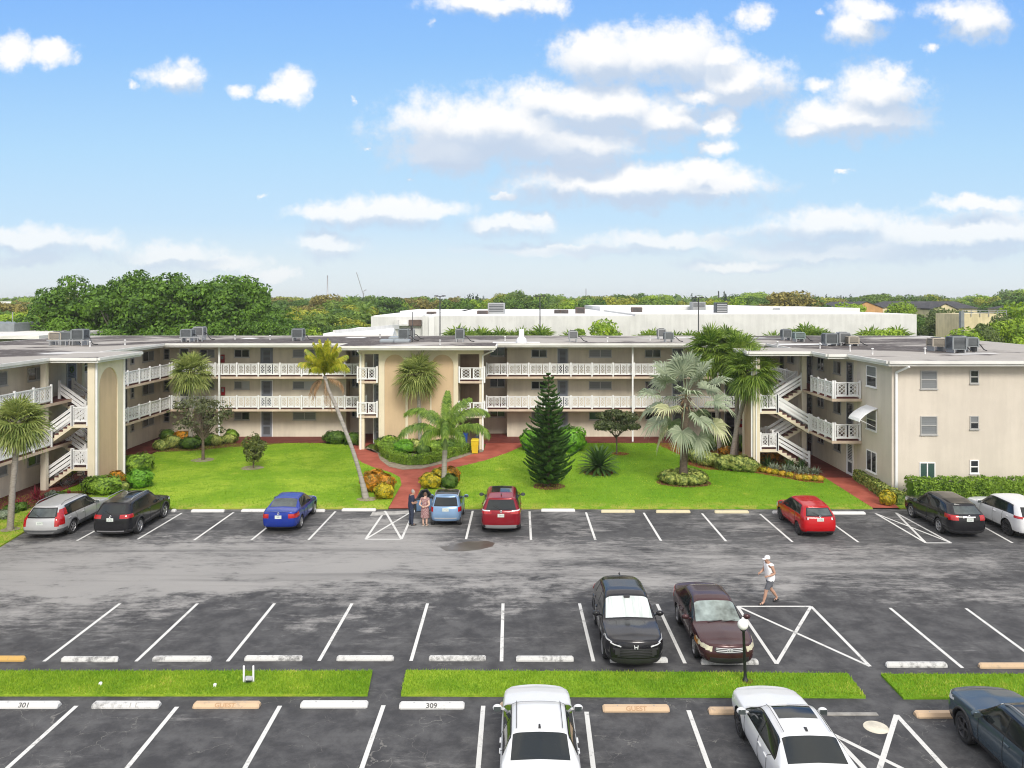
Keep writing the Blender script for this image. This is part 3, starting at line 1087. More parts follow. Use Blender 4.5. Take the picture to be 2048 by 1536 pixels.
# roof -----------------------------------------------------------
mb = MB()
roof_rects = [(-40.6, -26.9, 29.8, 74.4), (-26.9, -24.1, 46.5, 51.9), (-26.9, 19.0, 61.7, 74.4), (-12.9, -1.6, 58.1, 61.7), (19.0, 20.25, 49.6, 74.4),
              (20.25, 37.3, 44.2, 74.4), (14.9, 19.0, 52.2, 56.0)]
edges = cells(roof_rects, EAVE, RTOP, mb, 0, 1, 2)
roof = bpart('roof', mb, [ROOF, FASCIA, mat('soffit', (0.50, 0.47, 0.42), 0.8)])
mb = MB()
for p, q, (ex, ey) in edges:
    off = Vector((ex, ey, 0)) * 0.065
    d = (Vector((q[0], q[1], 0)) - Vector((p[0], p[1], 0))).normalized() * 0.004
    mb.bar(Vector((p[0], p[1], RTOP - 0.075)) + off + d, Vector((q[0], q[1], RTOP - 0.075)) + off - d, 0.12, 0.16)
bpart('gutter', mb, [FASCIA], roof)

# gallery slabs --------------------------------------------------
slab_rects = [(WL - 0.05, XL, 30, YW), (XL, XR, YG, YW + 0.05), (-13.7, -0.84, YW, YREC + 0.05), (XR, WR + 0.05, 48.9, YW),
              (-11.7, -10.25, 59.42, YG), (-4.32, -2.45, 59.42, YG)]
for z in (F2, F3):
    mb = MB()
    cells(slab_rects, z - 0.17, z, mb, 0, 1, 1)
    bpart('gallery_floor', mb, [GALLERYFLOOR, SLABSIDE])
for q in ((XL - 0.55, XL - 0.25, 46.6, 46.9), (XL - 0.55, XL - 0.25, 50.5, 50.8), (XR - 0.02, XR + 0.28, 54.02, 54.32), (XR + 0.3, XR + 0.55, 55.4, 55.65)):
    mb = MB()
    mb.box(*q, 0, EAVE - 0.004)
    bpart('column', mb, [WALL])

# railings -------------------------------------------------------
BARS = 0


def railing(p0, p1, z, panels=3, post_ends=(True, True), spacing=1.67):
    p0, p1 = Vector((p0[0], p0[1], z)), Vector((p1[0], p1[1], z))
    Ln = (p1 - p0).length
    e = (p1 - p0) / Ln
    n = max(1, round(Ln / spacing))
    s = Ln / n
    rail = MB()
    up = Vector((0, 0, 1))
    rail.bar(p0 + up * 0.97, p1 + up * 0.97, 0.09, 0.055)
    rail.bar(p0 + up * 0.16, p1 + up * 0.16, 0.06, 0.08)
    ro = bpart('railing', rail, [WHITE])
    for i in range(n + 1):
        if (i == 0 and not post_ends[0]) or (i == n and not post_ends[1]):
            continue
        po = MB()
        c = p0 + e * (i * s)
        po.bar(c - up * 0.12, c + up * 1.06, 0.11, 0.11)
        po.bar(c + up * 1.06, c + up * 1.09, 0.09, 0.09)
        bpart('railing_post', po, [WHITE], ro)
    w_ = (s - 0.13) / panels
    for i in range(n):
        pa = MB()
        nn = Vector((-e.y, e.x, 0)) * 0.012
        for k in range(panels):
            a = p0 + e * (i * s + 0.065 + k * w_ + w_ * 0.14)
            b = p0 + e * (i * s + 0.065 + (k + 1) * w_ - w_ * 0.14)
            st = w_ * 0.08
            zl, zh = 0.20, 0.925
            pa.bar(a + up * zl, a + up * zh, 0.03, st * 1.4, 0, e)
            pa.bar(b + up * zl, b + up * zh, 0.03, st * 1.4, 0, e)
            pa.bar(a + up * (zh - 0.03), b + up * (zh - 0.03), 0.028, 0.06)
            pa.bar(a + up * (zl + 0.03), b + up * (zl + 0.03), 0.028, 0.06)
            Wd = (b - a).length
            Hh = zh - zl - 0.06
            nrow = 3
            ch = Hh / nrow
            for r in range(nrow):
                z0 = zl + 0.03 + r * ch
                for c in range(2):
                    xa, xb = Wd * c / 2, Wd * (c + 1) / 2
                    pa.bar(a + e * xa + up * z0, a + e * xb + up * (z0 + ch), 0.02, 0.026)
                    pa.bar(a + e * xa + up * (z0 + ch) + nn, a + e * xb + up * z0 + nn, 0.02, 0.026)
        bpart('lattice_panel', pa, [WHITE], ro)
    return ro


for z in (F2, F3):
    railing((XL + 0.05, YG + 0.07), (-11.75, YG + 0.07), z)
    railing((-2.4, YG + 0.07), (XR - 0.1, YG + 0.07), z)
    railing((XL - 0.07, 51.0), (XL - 0.07, YG - 0.1), z, post_ends=(True, True))
    railing((XL - 0.07, 40.0), (XL - 0.07, 46.85), z)
    railing((XR + 0.07, 55.6), (XR + 0.07, YG - 0.1), z, spacing=1.8)
    railing((XR + 0.07, 48.97), (XR + 0.07, 52.55), z, spacing=1.2, panels=2)
    railing((XR + 0.2, 48.97), (WR - 0.10, 48.97), z, panels=2)
    railing((-11.72, 59.40), (-10.30, 59.40), z, panels=2)
    railing((-4.27, 59.40), (-2.42, 59.40), z, panels=2)

# stairs ---------------------------------------------------------
TREAD = mat('dark red stair tread', (0.10, 0.032, 0.028), 0.7)


def stair_flight(x0, z0, x1, z1, ya, yb, steps=7):
    o = MB()
    dx, dz = (x1 - x0) / steps, (z1 - z0) / steps
    for i in range(steps):
        o.box(min(x0 + dx * i, x0 + dx * (i + 1)) - 0.015, max(x0 + dx * i, x0 + dx * (i + 1)) + 0.015, ya + 0.05, yb - 0.05, z0 + dz * (i + 1) - 0.07, z0 + dz * (i + 1), 1)
    # sawtooth body with a sloped soffit
    for y0_, y1_ in ((ya, ya + 0.12), (yb - 0.12, yb), (ya + 0.12, yb - 0.12)):
        thin = 0.0 if y1_ - y0_ < 0.2 else 0.05
        for i in range(steps):
            xa, xb = x0 + dx * i, x0 + dx * (i + 1)
            zt = z0 + dz * (i + 1) - 0.07 - thin
            za, zb = z0 + dz * i - 0.22, z0 + dz * (i + 1) - 0.22
            v = [(xa, y0_, za), (xb, y0_, zb), (xb, y0_, zt), (xa, y0_, zt), (xa, y1_, za), (xb, y1_, zb), (xb, y1_, zt), (xa, y1_, zt)]
            fs = [(0, 1, 2, 3), (7, 6, 5, 4), (0, 4, 5, 1), (3, 2, 6, 7), (0, 3, 7, 4), (1, 5, 6, 2)]
            if dx < 0:
                fs = [tuple(reversed(f)) for f in fs]
            o.add(v, fs, 0)
    st = bpart('stair_flight', o, [CREAM, TREAD])
    for y in (ya + 0.05, yb - 0.05):
        h = MB()
        for k, hh in enumerate((0.36, 0.60, 0.86)):
            h.bar((x0, y, z0 + hh + 0.05), (x1, y, z1 + hh + 0.05), 0.045, 0.15 if k < 2 else 0.13)
        h.bar((x0, y, z0 + 0.985), (x1, y, z1 + 0.985), 0.10, 0.05)
        for xx, zz in ((x0, z0), (x1, z1)):
            h.bar((xx, y, zz - 0.1), (xx, y, zz + 1.1), 0.13, 0.13)
        bpart('handrail', h, [WHITE], st)


def stair(xg, xl, xw, ya, ym, yb):
    for z in (0.09, F2):
        zt = F2 if z < 1 else F3
        zm = (z + zt) / 2
        stair_flight(xg, z, xl, zm, ya, ym - 0.1)
        stair_flight(xl, zm, xg, zt, ym + 0.1, yb)
        o = MB()
        o.box(min(xl, xw), max(xl, xw), ya, yb, zm - 0.19, zm, 0)
        o.box(min(xl, xw) + 0.03, max(xl, xw) - 0.03, ya + 0.02, yb - 0.02, zm, zm + 0.02, 1)
        bpart('stair_landing', o, [CREAM, TREAD])
        railing((min(xl, xw) + 0.06, ya + 0.04), (max(xl, xw) - 0.04, ya + 0.04), zm + 0.02, panels=2, spacing=2.0)
        railing((min(xl, xw) + 0.06, yb - 0.04), (max(xl, xw) - 0.04, yb - 0.04), zm + 0.02, panels=2, spacing=2.0)


stair(XL - 0.75, -25.9, LX0, LY0 + 0.05, 48.75, LY1 - 0.05)
stair(XR, 16.95, RX1, RY0 + 0.05, 54.0, RY1 - 0.05)

# downspouts -----------------------------------------------------
def downspout(pts, r=0.06):
    o = MB()
    for a, b in zip(pts[:-1], pts[1:]):
        o.bar(a, b, r * 2, r * 1.5)
    bpart('downspout', o, [WHITE])


for px in (438, 1265.5):
    x = across(px, 62.55)
    downspout([(x, 62.6, EAVE), (x, 62.6, 0)])
downspout([(LX1 + 0.14, LY0 + 0.10, EAVE), (LX1 + 0.14, LY0 + 0.10, 0)], 0.05)
downspout([(LX1 + 0.13, LY1 - 0.05, EAVE), (LX1 + 0.13, LY1 - 0.05, 0)], 0.05)
downspout([(-11.5, 58.2, EAVE - 0.06), (-11.5, 59.42, 7.0), (-11.5, 59.42, 0)], 0.05)
downspout([(-1.75, 58.2, EAVE - 0.06), (-2.55, 59.42, 6.95), (-2.55, 59.42, 0)], 0.05)
downspout([(21.35, 44.15, EAVE - 0.02), (21.0, 44.9, 7.02), (21.0, 44.9, 0)], 0.065)
downspout([(RX0 - 0.14, RY0 + 0.15, EAVE), (RX0 - 0.14, RY0 + 0.15, 0)], 0.045)
downspout([(RX0 + 0.10, RY0 - 0.06, EAVE), (RX0 + 0.10, RY0 - 0.06, 0)], 0.03)


# windows and doors ----------------------------------------------
def window(T, u0, u1, z0, z1, style='slide', glass=GLASS_DARK, glass2=None, frame=FRAME):
    """T: wall frame; u along the wall"""
    f = MB(T)
    t = 0.05
    f.box(u0 - t, u0, -0.02, 0.05, z0 - t, z1 + t)
    f.box(u1, u1 + t, -0.02, 0.05, z0 - t, z1 + t)
    f.box(u0, u1, -0.02, 0.05, z1, z1 + t)
    f.box(u0 - t - 0.03, u1 + t + 0.03, -0.02, 0.09, z0 - t - 0.05, z0 - t)
    f.box(u0, u1, -0.02, 0.05, z0 - t, z0)
    if style == 'slide':
        c = (u0 + u1) / 2
        f.box(c - 0.03, c + 0.03, 0.0, 0.045, z0, z1)
    elif style == 'hung':
        c = (z0 + z1) / 2
        f.box(u0, u1, 0.0, 0.045, c - 0.03, c + 0.03)
    fo = bpart('window', f, [frame])
    g = MB(T)
    if style == 'slide':
        c = (u0 + u1) / 2
        g.box(u0, c - 0.03, 0.0, 0.012, z0, z1, 0)
        g.box(c + 0.03, u1, 0.0, 0.018, z0, z1, 1)
    elif style == 'hung':
        c = (z0 + z1) / 2
        g.box(u0, u1, 0.0, 0.018, c + 0.03, z1, 1)
        g.box(u0, u1, 0.0, 0.012, z0, c - 0.03, 0)
    else:
        g.box(u0, u1, 0.0, 0.015, z0, z1, 0)
    bpart('pane', g, [glass, glass2 or glass], fo)
    return fo


def door(T, u0, u1, z, m=DOOR_GREY, h=2.03, frame=FRAME_W, screen=True):
    f = MB(T)
    t = 0.07
    f.box(u0 - t, u0, -0.02, 0.04, z, z + h + t)
    f.box(u1, u1 + t, -0.02, 0.04, z, z + h + t)
    f.box(u0, u1, -0.02, 0.04, z + h, z + h + t)
    fo = bpart('door', f, [frame])
    d = MB(T)
    d.box(u0, u1, -0.01, 0.015, z + 0.01, z + h, 0)
    if screen:
        a, b = u0 + 0.16, u1 - 0.16
        d.box(a, b, 0.015, 0.022, z + 0.95, z + h - 0.14, 1)
        for k in range(9):
            zz = z + 1.0 + k * 0.1
            d.box(a, b, 0.022, 0.03, zz, zz + 0.03, 0)
        d.box(a, b, 0.015, 0.024, z + 0.18, z + 0.80, 1)
    bpart('door_leaf', d, [m, DOOR_DARK if m is not DOOR_DARK else GLASS_DARK], fo)
    k = MB(T)
    k.ball((u0 + 0.07, 0.05, z + 1.0), 0.035, 8, 6)
    k.box(u0 + 0.055, u0 + 0.085, 0.0, 0.05, z + 0.985, z + 1.015)
    bpart('door_handle', k, [METAL], fo)


TM = wall_frame((0, YW - 0.001, 0), (1, 0, 0), (0, -1, 0))
TRc = wall_frame((0, YREC - 0.001, 0), (1, 0, 0), (0, -1, 0))
TL = wall_frame((WL + 0.001, 0, 0), (0, 1, 0), (1, 0, 0))
TR = wall_frame((WR - 0.001, 0, 0), (0, 1, 0), (-1, 0, 0))
TR2 = wall_frame((WR - 0.011, 0, 0), (0, 1, 0), (-1, 0, 0))
TE = wall_frame((0, 44.989, 0), (1, 0, 0), (0, -1, 0))
TB = wall_frame((0, 61.899, 0), (1, 0, 0), (0, -1, 0))


def xm(px, y=YW):
    return across(px, y)


for k, z in enumerate(FLOORS):
    zl, zh = z + 1.40, z + 1.93
    gl = [GLASS_DARK, GLASS_DARK, GLASS_DARK]
    # long front, left of the pavilion
    window(TM, xm(329), xm(338), z + 1.25, z + 2.0, 'hung')
    if k > 0:
        door(TM, xm(361), xm(377), z, DOOR_DARK)
    window(TM, xm(401), xm(428), zl, zh, 'slide', GLASS_DARK, GLASS_BLIND if k == 2 else GLASS_DARK)
    window(TM, xm(470), xm(498), zl, zh, 'slide', GLASS_DARK if k == 2 else GLASS_BLIND, (GLASS_DARK, mat('pale curtain behind glass', (0.42, 0.44, 0.45), 0.25), GLASS_DARK)[2 - k] if k < 2 else GLASS_DARK)
    door(TM, xm(523), xm(544), z, DOOR_GREY, frame=(FRAME_W if k < 2 else DOOR_GREY))
    window(TM, xm(587), xm(631), zl, zh, 'slide', GLASS_BLIND, GLASS_BLIND if k != 1 else MATS['pale curtain behind glass'])
    window(TRc, xm(705, YREC), xm(716, YREC), zl, zh + 0.1, 'slide')
    # long front, right of the pavilion
    window(TRc, xm(981, YREC), xm(1009, YREC), zl, zh + 0.12, 'slide', GLASS_GREEN if k == 2 else GLASS_DARK, GLASS_GREEN if k != 1 else None)
    window(TM, xm(1064), xm(1093), zl, zh, 'slide', GLASS_DARK if k else GLASS_BLIND)
    door(TM, xm(1116), xm(1135), z, DOOR_GREY, frame=FRAME)
    window(TM, xm(1179), xm(1222), zl, zh, 'slide', GLASS_BLIND if k else GLASS_GREEN)
    window(TM, xm(1291), xm(1320), zl, zh, 'slide')
    door(TM, xm(1345), xm(1366), z, DOOR_GREY)
    window(TM, xm(1405), xm(1440), zl, zh, 'slide')
    door(TM, xm(1390) + 2.4, xm(1390) + 3.3, z, DOOR_DARK)
    # left wing
    for (a, b, kind) in ((58.4, 59.25, 'd'), (59.9, 60.3, 'n'), (61.8, 63.6, 'w'), (53.2, 54.0, 'n'), (51.4, 52.4, 'd'), (47.3, 48.9, 'w'), (43.9, 45.3, 'w'), (41.0, 41.9, 'd')):
        if kind == 'd':
            door(TL, a, b, z, DOOR_GREY if a < 53 else DOOR_DARK, frame=FRAME)
        elif kind == 'n':
            window(TL, a, b, z + 1.25, z + 1.95, 'hung')
        else:
            window(TL, a, b, zl - 0.15, zh, 'slide', GLASS_DARK, GLASS_BLIND)
    # right wing
    for (a, b, kind) in ((63.2, 64.1, 'd'), (60.9, 62.3, 'w'), (57.2, 58.1, 'd'), (55.0, 56.0, 'n'), (52.1, 53.2, 'w'), (50.2, 51.1, 'd')):
        if kind == 'd':
            door(TR, a, b, z, DOOR_DARK if k else (DOOR_WHITE if a < 55 else DOOR_DARK), frame=FRAME_W if (k == 0 and a < 55) else FRAME)
        elif kind == 'n':
            window(TR, a, b, z + 1.2, z + 1.95, 'slide')
        else:
            window(TR, a, b, zl - 0.2, zh, 'slide', GLASS_DARK, GLASS_BLIND)
    window(TR2, 46.9, 48.15, z + 0.92, z + 2.05, 'slide' if k == 0 else 'hung', GLASS_DARK, GLASS_BLIND if k else None, FRAME_W)
    # end wall of the right wing
    if k == 0:
        window(TE, xm(1840, 45), xm(1868, 45), 0.98, 1.98, 'slide', GLASS_GREEN, None, FRAME_W)
    else:
        window(TE, xm(1842, 45), xm(1872, 45), z + 1.08, z + 2.0, 'hung', GLASS_BLIND, GLASS_BLIND, FRAME)
    x0, x1 = xm(1941, 45), xm(1955, 45)
    window(TE, x0, x1, z + 1.38, z + 2.02, 'hung', GLASS_DARK, GLASS_BLIND if k == 1 else None, FRAME_W if k == 0 else FRAME)
    # recess of the pavilion balconies
    door(TB, -10.95, -10.3, z, DOOR_GREY)
# white awning over the middle side window of the right wing
mb = MB()
z1 = F2 + 2.25
prof = [(0.0, z1), (-0.35, z1 - 0.13), (-0.75, z1 - 0.38), (-1.0, z1 - 0.62), (-1.07, z1 - 0.78)]
ya, yb = 46.75, 48.3
n = len(prof)
vs = [(WR - 0.012 + d, y, zz) for y in (ya, yb) for d, zz in prof] + [(WR - 0.012 + d + 0.02, y, zz - 0.035) for y in (ya, yb) for d, zz in prof]
fs = []
for i in range(n - 1):
    fs += [(i, i + 1, n + i + 1, n + i), (2 * n + i + 1, 2 * n + i, 3 * n + i, 3 * n + i + 1), (i + 1, i, 2 * n + i, 2 * n + i + 1), (n + i, n + i + 1, 3 * n + i + 1, 3 * n + i)]
fs += [(n - 1, 3 * n - 1, 4 * n - 1, 2 * n - 1)]
mb.add(vs, fs)
for k in range(9):
    y = ya + 0.08 + (yb - ya - 0.16) * k / 8
    for (d0, z0), (d1, z1_) in zip(prof[:-1], prof[1:]):
        mb.bar((WR - 0.012 + d0, y, z0 + 0.012), (WR - 0.012 + d1, y, z1_ + 0.012), 0.05, 0.02)
for y in (ya + 0.1, yb - 0.1):
    mb.bar((WR - 0.01, y, F2 + 1.1), (WR - 1.0, y, z1 - 0.68), 0.025, 0.025)
o = bpart('awning', mb, [mat('white awning', (0.78, 0.79, 0.80), 0.4)])
# roof furniture that belongs to the building
for px, py, s in ((775, 684, 0.55), (805, 684, 0.6), (793, 678, 0.6)):
    mb = MB()
    x, y = ground(px, py, RTOP)
    mb.bevel_box(x - s, x + s, y - s, y + s, RTOP, RTOP + 0.22, 0.08)
    bpart('skylight', mb, [mat('grey skylight', (0.26, 0.29, 0.31), 0.35)], roof)
for px, py in ((760, 676), (1010, 682), (1300, 681), (1640, 697), (1700, 703), (1745, 709), (540, 680), (470, 679), (250, 690), (180, 694), (880, 690), (1215, 684), (1555, 694), (1850, 708)):
    x, y = ground(px, py, RTOP)
    mb = MB()
    mb.lathe([(0.05, RTOP - 0.01), (0.05, RTOP + 0.32), (0.08, RTOP + 0.33), (0.08, RTOP + 0.38), (0.0, RTOP + 0.40)], 8, 0, 'z', (x, y, 0))
    bpart('vent_pipe', mb, [WHITE], roof)
x, y = ground(1043, 686, RTOP)
mb = MB()
mb.lathe([(0.42, RTOP), (0.36, RTOP + 0.35), (0.2, RTOP + 0.5), (0.2, RTOP + 1.05), (0.0, RTOP + 1.08)], 10, 0, 'z', (x, y, 0))
bpart('vent_pipe', mb, [WHITE], roof)
for (px0, py0, px1, py1) in ((985, 686, 1080, 686), (480, 678, 520, 676), (690, 676, 735, 674), (1560, 690, 1640, 686)):
    a, b = ground(px0, py0, RTOP), ground(px1, py1, RTOP)
    mb = MB()
    mb.box(min(a[0], b[0]), max(a[0], b[0]), min(a[1], b[1]), min(a[1], b[1]) + 1.6, RTOP - 0.01, RTOP + 0.012)
    bpart('roof_patch', mb, [mat('white roof coating', (0.62, 0.62, 0.61), 0.7)], roof)
# ================================================================ vehicles
def paint(name, c, rough=0.28, metal=0.0, coat=0.3, var=0.06):
    m = mat(name, c, rough, var=var, scale=1.3, metal=metal, coat=coat, spec=0.3)
    return m


TRIM = mat('black plastic trim', (0.022, 0.022, 0.024), 0.5, var=0.15, scale=8)
CLAD = mat('grey plastic cladding', (0.085, 0.088, 0.092), 0.6, var=0.15, scale=6)
PILLAR = mat('gloss black pillar', (0.012, 0.012, 0.014), 0.15)
TYRE = mat('rubber tyre', (0.020, 0.020, 0.021), 0.85, var=0.2, scale=10)
RIM = mat('alloy rim', (0.42, 0.42, 0.43), 0.35, metal=0.7)
RIM_DARK = mat('dark alloy rim', (0.06, 0.06, 0.065), 0.35, metal=0.5)
CHROME = mat('chrome', (0.75, 0.75, 0.76), 0.15, metal=1.0)
LAMP_RED = mat('red lamp lens', (0.36, 0.008, 0.010), 0.15, coat=0.6, var=0.25, scale=9)
LAMP_CLEAR = mat('clear lamp lens', (0.55, 0.56, 0.57), 0.12, coat=0.6, var=0.2, scale=12)
LAMP_AMBER = mat('amber lamp lens', (0.55, 0.22, 0.03), 0.15)
LAMP_YELLOWED = mat('yellowed lamp lens', (0.50, 0.47, 0.34), 0.18, coat=0.5, var=0.2, scale=9)
CARGLASS = mat('tinted car glass', (0.012, 0.016, 0.017), 0.05, spec=0.5)
CARGLASS_LIGHT = mat('clear car glass over pale cabin', (0.085, 0.10, 0.10), 0.05, spec=0.6, color2=(0.035, 0.045, 0.045), scale=2.2)
SUNSHADE = mat('silver sunshade behind windscreen', (0.62, 0.66, 0.65), 0.25, coat=0.8, color2=(0.40, 0.45, 0.44), scale=2.0, stretch=(5, 0.5, 0.5))
PLATE = mat('number plate', (0.66, 0.68, 0.66), 0.4, color2=(0.45, 0.52, 0.46), scale=9)
HEADREST = mat('pale headrest behind glass', (0.30, 0.31, 0.31), 0.25, coat=0.8)


def lerp(a, b, t):
    return a + (b - a) * t


class CarShell:
    """a closed car skin: control columns along the car, nine rows from keel to roof centre"""
    SEG_V = (3, 2, 4, 6, 2, 8, 3, 7)

    def __init__(self, cols, W, bulge_r, bulge_f, nsmooth=5, step=0.062):
        self.W = W
        cols = [[Vector(p) for p in c] for c in cols]
        self.us, rows = [], []
        for i in range(len(cols) - 1):
            seg = max((cols[i + 1][k] - cols[i][k]).length for k in (3, 5, 8))
            n = max(2, math.ceil(seg / step))
            for j in range(n):
                self.us.append(i + j / n)
        self.us.append(len(cols) - 1)
        self.vs = []
        for k, n in enumerate(self.SEG_V):
            for j in range(n):
                self.vs.append(k + j / n)
        self.vs.append(8.0)
        nu, nv = len(self.us), len(self.vs)
        P = np.zeros((nu, nv, 3))
        for iu, u in enumerate(self.us):
            i = min(int(u), len(cols) - 2)
            t = u - i
            ctrl = [cols[i][k].lerp(cols[i + 1][k], t) for k in range(9)]
            for iv, v in enumerate(self.vs):
                k = min(int(v), 7)
                P[iu, iv] = ctrl[k].lerp(ctrl[k + 1], v - k)
        xm = W / 2
        P[0, :, 1] -= bulge_r * (1 - (P[0, :, 0] / xm) ** 2)
        P[1, :, 1] -= 0.5 * bulge_r * (1 - (P[1, :, 0] / xm) ** 2)
        P[-1, :, 1] += bulge_f * (1 - (P[-1, :, 0] / xm) ** 2)
        P[-2, :, 1] += 0.6 * bulge_f * (1 - (P[-2, :, 0] / xm) ** 2)
        verts, faces, tags = [], [], []
        idR = np.zeros((nu, nv), int)
        idL = np.zeros((nu, nv), int)
        for iu in range(nu):
            for iv in range(nv):
                x, y, z = P[iu, iv]
                if iv in (0, nv - 1):
                    idR[iu, iv] = idL[iu, iv] = len(verts)
                    verts.append((0, y, z))
                else:
                    idR[iu, iv] = len(verts)
                    verts.append((x, y, z))
                    idL[iu, iv] = len(verts)
                    verts.append((-x, y, z))
        for iu in range(nu - 1):
            uc = (self.us[iu] + self.us[iu + 1]) / 2
            for iv in range(nv - 1):
                vc = (self.vs[iv] + self.vs[iv + 1]) / 2
                a, b, c, d = idR[iu, iv], idR[iu + 1, iv], idR[iu + 1, iv + 1], idR[iu, iv + 1]
                faces.append((a, b, c, d))
                tags.append((0, uc, vc))
                a, b, c, d = idL[iu, iv], idL[iu, iv + 1], idL[iu + 1, iv + 1], idL[iu + 1, iv]
                faces.append((a, b, c, d))
                tags.append((1, uc, vc))
        NC = 22
        for end, iu in ((2, 0), (3, nu - 1)):
            sgn = -1 if end == 2 else 1
            bul = bulge_r if end == 2 else bulge_f
            gid = np.zeros((nv, NC + 1), int)
            for iv in range(nv):
                if iv in (0, nv - 1):
                    gid[iv, :] = idR[iu, iv]
                    continue
                x, y, z = P[iu, iv]
                y0 = y - sgn * bul * (1 - (x / xm) ** 2)
                gid[iv, 0], gid[iv, NC] = idR[iu, iv], idL[iu, iv]
                for k in range(1, NC):
                    xx = x * (1 - 2 * k / NC)
                    gid[iv, k] = len(verts)
                    verts.append((xx, y0 + sgn * bul * (1 - (xx / xm) ** 2), z))
            for iv in range(nv - 1):
                vc = (self.vs[iv] + self.vs[iv + 1]) / 2
                for k in range(NC):
                    q = [gid[iv, k], gid[iv + 1, k], gid[iv + 1, k + 1], gid[iv, k + 1]]
                    if end == 3:
                        q.reverse()
                    r = []
                    for i in q:
                        if i not in r:
                            r.append(i)
                    if len(r) >= 3:
                        faces.append(tuple(r))
                        tags.append((end, abs(1 - 2 * (k + 0.5) / NC), vc))
        V = np.array(verts)
        # relax edges
        e = set()
        for f in faces:
            for i in range(len(f)):
                a, b = f[i], f[(i + 1) % len(f)]
                e.add((min(a, b), max(a, b)))
        E = np.array(list(e))
        deg = np.zeros(len(V))
        np.add.at(deg, E[:, 0], 1)
        np.add.at(deg, E[:, 1], 1)
        for _ in range(nsmooth):
            S = np.zeros_like(V)
            np.add.at(S, E[:, 0], V[E[:, 1]])
            np.add.at(S, E[:, 1], V[E[:, 0]])
            V += 0.5 * (S / deg[:, None] - V)
        self.V, self.F, self.tags = V, faces, np.array(tags)
        self.idR, self.idL = idR, idL
        self.C = np.array([V[list(f)].mean(0) for f in faces])
        # vertex normals (faces wind outwards once checked)
        Nn = np.zeros_like(V)
        FN = []
        for f in faces:
            a, b, c = V[f[0]], V[f[1]], V[f[2]]
            n = np.cross(b - a, c - a) if len(f) == 3 else np.cross(V[f[2]] - V[f[0]], V[f[3]] - V[f[1]])
            FN.append(n)
            for i in f:
                Nn[i] += n
        FN = np.array(FN)
        out = self.C - np.array([0, 0, V[:, 2].mean()])
        if (FN * out).sum() < 0:
            self.F = [tuple(reversed(f)) for f in faces]
            Nn = -Nn
            FN = -FN
        self.N = Nn / (np.linalg.norm(Nn, axis=1)[:, None] + 1e-9)
        self.FN = FN / (np.linalg.norm(FN, axis=1)[:, None] + 1e-9)

    def patch(self, name, pred, m, parent, off=0.006):
        side, a, v = self.tags[:, 0], self.tags[:, 1], self.tags[:, 2]
        k = np.nonzero(pred(side, a, v, self.C[:, 0], self.C[:, 1], self.C[:, 2]))[0]
        if len(k) == 0:
            return None
        ids, vs, fs = {}, [], []
        for i in k:
            f = []
            for j in self.F[i]:
                if j not in ids:
                    ids[j] = len(vs)
                    vs.append(tuple(self.V[j] + self.N[j] * off))
                f.append(ids[j])
            fs.append(tuple(f))
        mb = MB()
        mb.add(vs, fs, 0, True)
        # a rim down to the skin so that the pane has a thickness
        cnt = {}
        for f in fs:
            for i in range(len(f)):
                a_, b_ = f[i], f[(i + 1) % len(f)]
                cnt[(a_, b_)] = cnt.get((a_, b_), 0) + 1
        inv = {v_: k_ for k_, v_ in ids.items()}
        rim_v, rim_f = [], []
        for (a_, b_) in list(cnt):
            if (b_, a_) not in cnt:
                o = len(rim_v)
                pa, pb = self.V[inv[a_]], self.V[inv[b_]]
                rim_v += [vs[a_], vs[b_], tuple(pb - self.N[inv[b_]] * 0.004), tuple(pa - self.N[inv[a_]] * 0.004)]
                rim_f.append((o + 1, o, o + 3, o + 2))
        mb.add(rim_v, rim_f, 0, False)
        return mb.build(name, [m], parent)

    def skin_point(self, x, z, front=False, side=False, y=None):
        if side:
            d = np.abs(self.C[:, 1] - y) + np.abs(self.C[:, 2] - z) + (self.C[:, 0] * x < 0) * 9 + (np.abs(self.C[:, 0]) < 0.3) * 9
            i = int(np.argmin(d))
            return self.C[i]
        d = np.abs(self.C[:, 0] - x) + np.abs(self.C[:, 2] - z) + ((self.C[:, 1] > 0) != front) * 9 - (self.C[:, 1] if front else -self.C[:, 1]) * 0.35
        return self.C[int(np.argmin(d))]


WHEELS = {}


